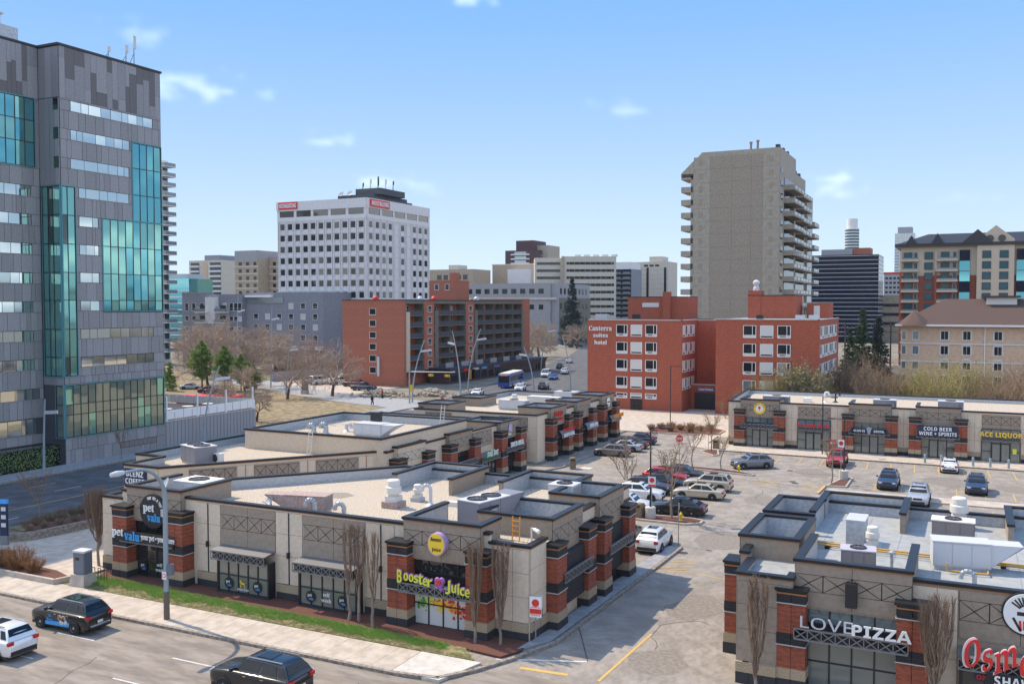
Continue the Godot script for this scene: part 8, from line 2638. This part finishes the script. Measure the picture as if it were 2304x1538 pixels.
# narrow upright tree clipped to a column: a few wavy upright stems, steep shoots, a bushier clipped top
func column_tree_proto(seed_: int, h: float, width: float, split: float, stems: int, shoots: int) -> Node3D:
	var rr := RandomNumberGenerator.new()
	rr.seed = seed_
	var o := Node3D.new()
	var tm := MB.new()
	var q := Vector3.ZERO
	for k in 4:
		var e := Vector3(rr.randfn(0, 0.03), split * (k + 1) / 4.0, rr.randfn(0, 0.03))
		tm.tube(q, e, 0.095 - k * 0.008, 0.09 - k * 0.008, 7)
		q = e
	put(o, "trunk", tm.mesh(), M.bark_pale)
	var cm := MB.new()
	for i in stems:
		var a := TAU * i / stems + rr.randf_range(-0.3, 0.3)
		var rad := width * 0.5 * rr.randf_range(0.35, 1.0)
		var y0 := split * rr.randf_range(0.45, 1.0)
		var top := h * rr.randf_range(0.82, 0.98)
		var p := Vector3(q.x * y0 / split, y0, q.z * y0 / split)
		var n := 9
		for k in n:
			var u := (k + 1.0) / n
			var out := rad * (1.0 - pow(1.0 - u, 2.6))
			var e := Vector3(cos(a) * out + rr.randfn(0, 0.035), lerpf(y0, top, u), sin(a) * out + rr.randfn(0, 0.035))
			var r0 := lerpf(0.036, 0.012, float(k) / n)
			cm.tube(p, e, r0, r0 * 0.9, 4)
			var cnt := int(shoots / float(stems * n) * (0.35 + 1.5 * u))
			for m in cnt:
				var s := p.lerp(e, rr.randf())
				var b := a + rr.randfn(0, 1.3)
				var l := rr.randf_range(0.2, 0.75) * (0.6 + 0.4 * width)
				var t := s + Vector3(cos(b) * l * 0.2, l, sin(b) * l * 0.2)
				t.y = minf(t.y, h * rr.randf_range(0.95, 1.0))
				cm.tube(s, t, 0.011, 0.005, 3)
				if rr.randf() < 0.5:
					cm.tube(s.lerp(t, 0.5), s.lerp(t, 0.5) + Vector3(rr.randfn(0, 0.07), 0.18, rr.randfn(0, 0.07)), 0.007, 0.004, 3)
			p = e
	put(o, "crown", cm.mesh(), M.shoot)
	return o

# conifer: whorls of drooping branches set with needle tufts
func conifer_proto(seed_: int, h: float, base_r: float, clear: float, m: Material, loose: float) -> Node3D:
	var rr := RandomNumberGenerator.new()
	rr.seed = seed_
	var o := Node3D.new()
	var tm := MB.new()
	tm.tube(Vector3.ZERO, Vector3(0, h * 0.97, 0), h * 0.018, 0.02, 7)
	put(o, "trunk", tm.mesh(), M.bark)
	var cm := MB.new()
	var n := int(h * 15.0)
	for i in n:
		var u := pow(rr.randf(), 0.85)
		var y := lerpf(clear, h, u)
		var len := base_r * (1.0 - u) * rr.randf_range(0.65, 1.1) + 0.15
		if loose > 0.4:
			len = base_r * sin(PI * clampf(u * 0.9 + 0.12, 0, 1)) * rr.randf_range(0.6, 1.1)
		var a := rr.randf() * TAU
		var d := Vector3(cos(a), rr.randf_range(-0.28, 0.12) + loose * 0.4, sin(a)).normalized()
		var p := Vector3(0, y, 0)
		cm.tube(p, p + d * len, 0.02, 0.006, 3)
		var k := int(7 + len * 13.0)
		for j in k:
			var s := rr.randf_range(0.2, 1.0)
			var c := p + d * len * s + Vector3(rr.randfn(0, 0.07), rr.randfn(-0.03, 0.06), rr.randfn(0, 0.07)) * (1.0 + len * 0.5)
			var w := Vector3(rr.randfn(0, 1), rr.randfn(0, 0.5), rr.randfn(0, 1)).normalized() * rr.randf_range(0.16, 0.34)
			var t := (d * 0.6 + Vector3(rr.randfn(0, 0.6), rr.randfn(0.1, 0.4), rr.randfn(0, 0.6))).normalized() * rr.randf_range(0.25, 0.5)
			cm.tri(c - w * 0.5, c + w * 0.5, c + t)
			cm.tri(c - w.cross(t).normalized() * 0.11, c + w.cross(t).normalized() * 0.11, c + t * 0.9)
	put(o, "crown", cm.mesh(), m)
	return o

# multi-stemmed bare bush
func bush_proto(seed_: int, h: float, w: float, stems: int, m: Material, buds: Material = null) -> Node3D:
	var rr := RandomNumberGenerator.new()
	rr.seed = seed_
	var o := Node3D.new()
	var mb := MB.new()
	var lm := MB.new()
	for i in stems:
		var a := rr.randf() * TAU
		var s := sqrt(rr.randf())
		var p := Vector3(cos(a) * s * w * 0.18, 0, sin(a) * s * w * 0.18)
		var q := Vector3(cos(a) * s * w * 0.5, h * rr.randf_range(0.6, 1.0) * (1.0 - 0.25 * s), sin(a) * s * w * 0.5)
		var m1 := p.lerp(q, 0.5) + Vector3(rr.randfn(0, 0.06), rr.randf_range(0.0, 0.12), rr.randfn(0, 0.06)) * h
		mb.tube(p, m1, 0.012 + h * 0.008, 0.01 + h * 0.004, 4)
		mb.tube(m1, q, 0.01 + h * 0.004, 0.006, 3)
		for k in 7:
			var b := m1.lerp(q, rr.randf()) if k > 1 else p.lerp(m1, rr.randf_range(0.4, 1.0))
			var e := b + Vector3(rr.randfn(0, 0.11), rr.randf_range(0.0, 0.22), rr.randfn(0, 0.11)) * h
			mb.tube(b, e, 0.007 + h * 0.0012, 0.003, 3)
			for j in 2:
				var c := b.lerp(e, rr.randf_range(0.4, 1.0))
				mb.tube(c, c + Vector3(rr.randfn(0, 0.06), rr.randfn(0.03, 0.05), rr.randfn(0, 0.06)) * h, 0.005 + h * 0.0008, 0.002, 3)
			if buds:
				for j in 3:
					var c := b.lerp(e, rr.randf())
					var t := Vector3(rr.randfn(0, 1), rr.randfn(0.4, 0.7), rr.randfn(0, 1)).normalized() * 0.2
					lm.tri(c, c + t, c + t.cross(Vector3.UP).normalized() * 0.1 + t * 0.5)
	put(o, "branches", mb.mesh(), m)
	if buds:
		put(o, "young_leaves", lm.mesh(), buds).set_meta("kind", "stuff")
	return o

var protos := {}
func plant(kind: String, called: String, label: String, category: String, at: Vector3, s: float, turn: float, group := "", sy := 1.0) -> void:
	var o: Node3D = protos[kind].duplicate()
	o.name = numbered(called)
	add_child(o)
	o.position = at
	o.rotation_degrees.y = turn
	o.scale = Vector3(s, s * sy, s)
	tag(o, label, category, group)

func build_trees() -> void:
	protos["elm"] = bare_tree_proto(3, 12.0, 3.0, 0.36, 4, 0.8, 0.3, M.bark, M.twig, 0.5)
	protos["elm_b"] = bare_tree_proto(8, 12.0, 2.4, 0.32, 4, 0.95, 0.15, M.bark, M.twig, -0.4)
	protos["young"] = bare_tree_proto(14, 5.0, 1.5, 0.06, 2, 0.45, 0.5, M.bark_pale, M.twig_brown)
	protos["open"] = bare_tree_proto(21, 5.5, 0.5, 0.10, 2, 0.75, 0.3, M.bark, M.twig_brown)
	protos["column"] = column_tree_proto(31, 5.6, 0.75, 2.0, 6, 330)
	protos["column_tall"] = column_tree_proto(36, 5.8, 1.05, 1.2, 12, 900)
	protos["column_vase"] = column_tree_proto(41, 5.2, 1.6, 2.3, 16, 1000)
	protos["spruce"] = conifer_proto(51, 14.0, 3.4, 0.4, M.needle, 0.0)
	protos["spruce_blue"] = conifer_proto(52, 14.0, 3.6, 0.4, M.needle_blue, 0.0)
	protos["pine"] = conifer_proto(53, 10.0, 2.8, 2.2, M.needle_pale, 0.6)
	protos["small_spruce"] = conifer_proto(54, 6.0, 1.7, 0.3, M.needle_pale, 0.0)
	protos["bush"] = bush_proto(61, 1.5, 2.2, 90, M.twig_rust)
	protos["big_bush"] = bush_proto(62, 10.0, 7.5, 70, M.twig_green, M.bud_green)
	protos["big_bush_b"] = bush_proto(63, 10.0, 7.0, 80, M.twig_brown)
	protos["grey_bush"] = bush_proto(64, 4.6, 3.8, 130, M.bark_pale, M.bud_green)
	protos["hedge"] = bush_proto(65, 0.8, 1.4, 50, M.twig_brown)
	# clipped columns before the shops
	plant("column", "columnar_tree", "slender bare columnar tree, outer of two beside the second awning window", "tree", Vector3(-30.9, 0.12, -43.6), 1.0, 0, "columnar trees along the shop fronts")
	plant("column", "columnar_tree", "slender bare columnar stem close to the second awning window", "tree", Vector3(-31.5, 0.12, -43.5), 1.02, 90, "columnar trees along the shop fronts")
	plant("column", "columnar_tree", "single bare columnar tree with pale trunk beside the juice bar pillar", "tree", Vector3(-29.55, 0.12, -43.0), 0.98, 200, "columnar trees along the shop fronts")
	plant("column_tall", "columnar_tree", "thick bare columnar tree before the juice bar's brick pillar", "tree", Vector3(-23.4, 0.12, -43.5), 0.95, 30, "columnar trees along the shop fronts")
	plant("column_tall", "columnar_tree", "bare columnar tree before the blank corner wall of the juice bar", "tree", Vector3(-22.1, 0.12, -43.9), 0.93, 140, "columnar trees along the shop fronts")
	plant("column_vase", "columnar_tree", "bare vase shaped tree at the plaza end of the pet shop", "tree", Vector3(-53.6, 0.1, -45.2), 1.06, 20, "columnar trees along the shop fronts")
	plant("column_tall", "columnar_tree", "bare birch with white stem before the pizza shop corner", "tree", Vector3(-8.7, 0.0, -43.4), 0.98, 70, "columnar trees along the shop fronts")
	plant("column_vase", "columnar_tree", "dense bare columnar tree between the pizza and shawarma signs", "tree", Vector3(-1.2, 0.0, -43.8), 1.06, 110, "columnar trees along the shop fronts", 1.02)
	# corner planters
	for a in [[-57.3, -41.8, 1.1, "large rusty bare shrub in the planter"], [-55.6, -41.7, 0.75, "small rusty bare shrub beside the utility cabinet"], [-58.9, -41.9, 0.9, "rusty bare shrub at the planter's street end"]]:
		plant("bush", "bare_shrub", a[3], "shrub", Vector3(a[0], 0.34, a[1]), a[2], a[0] * 40.0, "rusty shrubs in the planter")
	for i in 12:
		plant("hedge", "dry_plant", "low dry plant in the avenue planting bed", "plant", Vector3(-68.3 + 0.5 * sin(i * 2.1), 0.1, -50.6 - i * 0.75), 0.8 + 0.3 * absf(sin(i * 1.7)), i * 50.0, "dry plants in the avenue bed")
	for i in 6:
		plant("hedge", "dry_plant", "sparse dry plant behind the plaza retaining wall", "plant", Vector3(-65.2 + 0.25 * i * 0.3, 0.55, -48.6 - i * 1.3), 0.7, i * 70.0, "dry plants behind the retaining wall")
	plant("young", "street_tree", "young bare street tree in the avenue planting bed", "tree", Vector3(-68.5, 0.1, -52.0), 1.1, 0)
	plant("young", "street_tree", "thin bare street tree across the avenue before the office base", "tree", Vector3(-88.4, 0.1, -78.0), 0.9, 60)
	# parking lot trees
	plant("young", "parking_tree", "bare young tree beside the hydrant on the kerbed island", "tree", Vector3(-22.4, 0.12, -76.5), 1.55, 40)
	plant("open", "parking_tree", "wide open bare tree between the pet shop roof and parked cars", "tree", Vector3(-30.4, 0.0, -88.5), 0.95, 10)
	plant("young", "parking_tree", "bare sapling in the middle of the thin island", "tree", Vector3(-24.2, 0.12, -101.4), 0.95, 80)
	plant("young", "parking_tree", "bare sapling at the stop sign end of the thin island", "tree", Vector3(-27.4, 0.12, -101.5), 1.2, 130)
	plant("young", "parking_tree", "bare sapling on the small triangular island", "tree", Vector3(-28.4, 0.12, -113.8), 1.15, 200)
	plant("young", "parking_tree", "bare birch stems on the square island", "tree", Vector3(-12.4, 0.12, -98.4), 1.1, 250)
	plant("young", "parking_tree", "bare sapling before the taupe hatchback", "tree", Vector3(-36.0, 0.0, -104.0), 0.7, 250)
	for i in 10:
		plant("bush", "dry_shrub", "low dry shrub on the curved forecourt island", "shrub", Vector3(-41.0 + i * 0.95, 0.1, -129.5 - (i % 3) * 1.8), 0.7, i * 40.0, "dry shrubs on the curved island")
	plant("open", "bare_shrub", "reddish bare shrub below the hotel name", "shrub", Vector3(-57.5, 0.0, -152.8), 0.7, 0)
	# bare elms by the side street
	for a in [[-139.0, -155.9, 1.15, "elm", "large bare elm beside the side street bend"], [-116.4, -141.5, 0.85, "elm_b", "bare tree with twin stems on the dry slope"], [-175.0, -182.0, 1.35, "elm_b", "broad bare elm before the grey condominium's gable"], [-190.0, -196.0, 1.3, "elm", "bare elm beside the office edge before the condominium"], [-160.0, -190.0, 1.05, "elm", "bare elm before the grey condominium's blank wall"], [-151.0, -196.0, 0.95, "elm_b", "bare elm beside the parking fence"], [-113.0, -151.0, 0.95, "elm_b", "bare elm before the orange brick end wall"], [-103.0, -112.0, 0.62, "elm_b", "small bare tree beside the annex terrace"], [-98.6, -112.6, 0.5, "elm", "small bare tree low on the dry slope"], [-180.0, -205.0, 1.2, "elm", "bare elm behind the pines"], [-168.0, -174.0, 1.1, "elm", "bare elm at the park edge"], [-152.0, -158.0, 0.9, "elm_b", "bare elm between the pines and the side street"], [-184.0, -188.0, 1.2, "elm", "bare elm behind the small bright spruces"], [-165.0, -200.0, 1.1, "elm_b", "bare elm beside the upper parking yard"], [-128.0, -143.0, 0.6, "elm", "small bare tree beside the pink kiosk"], [-171.0, -192.0, 1.2, "elm_b", "bare elm before the condominium carport"]]:
		plant(a[3], "bare_tree", a[4], "tree", Vector3(a[0], 0, a[1]), a[2], a[0] * 7.0, "bare elms by the side street")
	for a in [[-139.6, -149.8, 0.95, "pine", "pale green pine with an open crown in the park"], [-146.0, -150.0, 1.05, "pine", "tall pale green pine in the park"], [-134.0, -148.5, 0.8, "pine", "short green pine beside the tall pine"], [-150.0, -145.0, 1.0, "small_spruce", "small bright spruce at the park edge"], [-160.0, -152.0, 1.1, "small_spruce", "small bright spruce against the office corner"], [-127.5, -145.0, 0.6, "pine", "small green pine beside the parked black car"]]:
		plant(a[3], "evergreen_tree", a[4], "tree", Vector3(a[0], 0, a[1]), a[2], a[0] * 11.0, "evergreens in the park")
	# centre and east
	plant("spruce_blue", "evergreen_tree", "tall narrow dark spruce before the banded office", "tree", Vector3(-153.0, 0, -372.0), 1.9, 0, "", 1.1)
	for a in [[-146.0, -360.0, 1.0, "elm"], [-130.0, -372.0, 1.0, "elm_b"], [-122.0, -352.0, 0.9, "elm"], [-160.0, -340.0, 1.1, "elm_b"], [-128.0, -268.0, 1.1, "elm"], [-130.0, -280.0, 1.1, "elm_b"], [-134.0, -296.0, 1.2, "elm"], [-124.0, -254.0, 0.9, "elm_b"]]:
		plant(a[3], "bare_tree", "bare boulevard tree along the avenue before the far offices", "tree", Vector3(a[0], 0, a[1]), a[2], a[1] * 3.0, "boulevard trees along the avenue")
	for a in [[-20.0, -203.0, 1.22, "spruce", "tall dark spruce behind the hotel's east wing"], [-17.0, -204.0, 1.12, "spruce_blue", "bluish spruce beside the tall dark spruce"], [-22.0, -199.0, 0.95, "spruce", "shorter dark spruce with brown lower branches"]]:
		plant(a[3], "evergreen_tree", a[4], "tree", Vector3(a[0], 0, a[1]), a[2], a[0] * 30.0, "spruces behind the hotel")
	var kinds := ["big_bush", "big_bush_b", "big_bush", "big_bush_b"]
	var words := ["yellow green budding bush behind the liquor row", "brown bare bush behind the liquor row"]
	for i in 22:
		var k := i % 4
		var x := -22.0 + i * 1.75
		var z := -152.0 - 14.0 * absf(sin(i * 1.9))
		plant(kinds[k], "tall_bush", words[k % 2], "bush", Vector3(x, 0, z), 0.85 + 0.32 * sin(i * 2.7), i * 67.0, "bushes behind the liquor row, %s" % ["budding", "bare"][k % 2])
	plant("grey_bush", "tall_bush", "silvery grey bush against the hotel's east corner", "bush", Vector3(-23.6, 0, -151.0), 2.1, 0)
	for a in [[-31.5, -148.0, 0.6, "big_bush_b", "bare bush before the hotel's east windows"], [-28.2, -149.5, 0.85, "big_bush", "tall budding bush before the hotel's east windows"], [-35.0, -149.0, 0.75, "open", "small bare tree before the hotel's east wing"]]:
		plant(a[3], "tall_bush", a[4], "bush", Vector3(a[0], 0, a[1]), a[2], a[0] * 30.0)
	for k in protos:
		protos[k].free()

# ---------- people ----------
# one continuous skin round tapered bones, meshed as surface nets
func person(label: String, at: Vector3, turn: float, top: Material, legs: Material, stride: float) -> void:
	var o := thing("person", label, "person", at, turn, "pedestrians")
	var j := {"hip": Vector3(0, 0.92, 0), "chest": Vector3(0, 1.32, 0.02), "neck": Vector3(0, 1.47, 0.02), "head": Vector3(0, 1.62, 0.05),
		"kl": Vector3(0.10, 0.50, 0.10 + stride * 0.3), "al": Vector3(0.10, 0.07, stride * 0.45), "tl": Vector3(0.10, 0.04, stride * 0.45 + 0.16),
		"kr": Vector3(-0.10, 0.50, 0.08 - stride * 0.12), "ar": Vector3(-0.10, 0.09, -stride * 0.5), "tr": Vector3(-0.10, 0.04, -stride * 0.5 + 0.15),
		"sl": Vector3(0.19, 1.40, 0.0), "el": Vector3(0.25, 1.12, -0.04 - stride * 0.1), "wl": Vector3(0.22, 0.90, 0.06), "sr": Vector3(-0.19, 1.40, 0.0), "er": Vector3(-0.25, 1.12, -0.02 + stride * 0.1), "wr": Vector3(-0.22, 0.90, 0.12)}
	var upper := [["hip", "chest", 0.15, 0.17], ["chest", "neck", 0.15, 0.07], ["sl", "sr", 0.085, 0.085], ["sl", "el", 0.065, 0.05], ["el", "wl", 0.05, 0.037], ["sr", "er", 0.065, 0.05], ["er", "wr", 0.05, 0.037]]
	var lower := [["hip", "kl", 0.12, 0.075], ["kl", "al", 0.075, 0.05], ["al", "tl", 0.05, 0.04], ["hip", "kr", 0.12, 0.075], ["kr", "ar", 0.075, 0.05], ["ar", "tr", 0.05, 0.04]]
	var body := []
	body.append_array(upper)
	body.append_array(lower)
	body.append(["neck", "head", 0.06, 0.105])
	put(o, "body", skin_mesh(j, body, 0.04, 0.0), M.skin)
	put(o, "jacket", skin_mesh(j, upper, 0.04, 0.022), top)
	put(o, "trousers", skin_mesh(j, lower, 0.04, 0.02), legs)
	var hm := MB.new()
	hm.lathe(Vector3(0, 1.62, 0.035), [[0.118, -0.02], [0.122, 0.05], [0.09, 0.11], [0, 0.13]], 12)
	put(o, "hair", hm.mesh(), M.hair)

func skin_mesh(j: Dictionary, bones: Array, cell: float, grow_by: float) -> Mesh:
	var lo := Vector3.ONE * 99.0
	var hi := -lo
	for b in bones:
		for e in [j[b[0]], j[b[1]]]:
			lo = lo.min(e - Vector3.ONE * 0.26)
			hi = hi.max(e + Vector3.ONE * 0.26)
	var n := Vector3i(((hi - lo) / cell).ceil()) + Vector3i.ONE
	var val := PackedFloat32Array()
	val.resize(n.x * n.y * n.z)
	for z in n.z:
		for y in n.y:
			for x in n.x:
				var p := lo + Vector3(x, y, z) * cell
				var acc := 0.0
				for b in bones:
					var a: Vector3 = j[b[0]]
					var d: Vector3 = (j[b[1]] as Vector3) - a
					var t := clampf((p - a).dot(d) / maxf(d.length_squared(), 0.0001), 0.0, 1.0)
					var dist := (p - a - d * t).length() - lerpf(b[2], b[3], t) - grow_by
					acc += exp(-dist * 38.0)
				val[(z * n.y + y) * n.x + x] = -log(maxf(acc, 1e-20)) / 38.0
	var vert := {}
	var pos := []
	var nor := []
	for z in n.z - 1:
		for y in n.y - 1:
			for x in n.x - 1:
				var c := Vector3.ZERO
				var k := 0
				for e in [[0, 0, 0, 1, 0, 0], [0, 1, 0, 1, 1, 0], [0, 0, 1, 1, 0, 1], [0, 1, 1, 1, 1, 1], [0, 0, 0, 0, 1, 0], [1, 0, 0, 1, 1, 0], [0, 0, 1, 0, 1, 1], [1, 0, 1, 1, 1, 1], [0, 0, 0, 0, 0, 1], [1, 0, 0, 1, 0, 1], [0, 1, 0, 0, 1, 1], [1, 1, 0, 1, 1, 1]]:
					var va := val[((z + e[2]) * n.y + y + e[1]) * n.x + x + e[0]]
					var vb := val[((z + e[5]) * n.y + y + e[4]) * n.x + x + e[3]]
					if (va < 0.0) != (vb < 0.0):
						c += Vector3(e[0], e[1], e[2]).lerp(Vector3(e[3], e[4], e[5]), va / (va - vb))
						k += 1
				if k > 0:
					vert[Vector3i(x, y, z)] = pos.size()
					pos.append(lo + (Vector3(x, y, z) + c / k) * cell)
					var i0 := (z * n.y + y) * n.x + x
					nor.append(Vector3(val[i0 + 1] - val[i0], val[i0 + n.x] - val[i0], val[i0 + n.x * n.y] - val[i0]).normalized())
	var mb := MB.new()
	for key in vert:
		var q: Vector3i = key
		for ax in 3:
			var u := Vector3i.ZERO
			var w := Vector3i.ZERO
			u[(ax + 1) % 3] = 1
			w[(ax + 2) % 3] = 1
			var e := Vector3i.ZERO
			e[ax] = 1
			var i0 := (q.z * n.y + q.y) * n.x + q.x
			var p1 := q + e
			var i1 := (p1.z * n.y + p1.y) * n.x + p1.x
			if (val[i0] < 0.0) == (val[i1] < 0.0):
				continue
			if vert.has(q - u) and vert.has(q - w) and vert.has(q - u - w):
				var a: int = vert[q]
				var b: int = vert[q - u]
				var c: int = vert[q - u - w]
				var d: int = vert[q - w]
				mb.quad_s(pos[a], pos[b], pos[c], pos[d], nor[a], nor[b], nor[c], nor[d])
	return mb.mesh()

func build_people() -> void:
	person("person in dark clothes walking on the side street bend", Vector3(-150.5, 0, -170.0), 150, M.cloth_dark, M.cloth_dark, 0.6)
	person("person in dark clothes walking on the path behind the restaurants", Vector3(-96.2, 0.1, -140.2), 60, M.cloth_dark, M.denim, 0.5)
	person("person in a red jacket at the crossing behind the restaurants", Vector3(-84.5, 0, -145.0), 200, M.cloth_red, M.cloth_dark, 0.4)
	person("person in black and red beside the river rocks", Vector3(-102.0, 0, -152.0), 120, M.cloth_red, M.cloth_dark, 0.2)
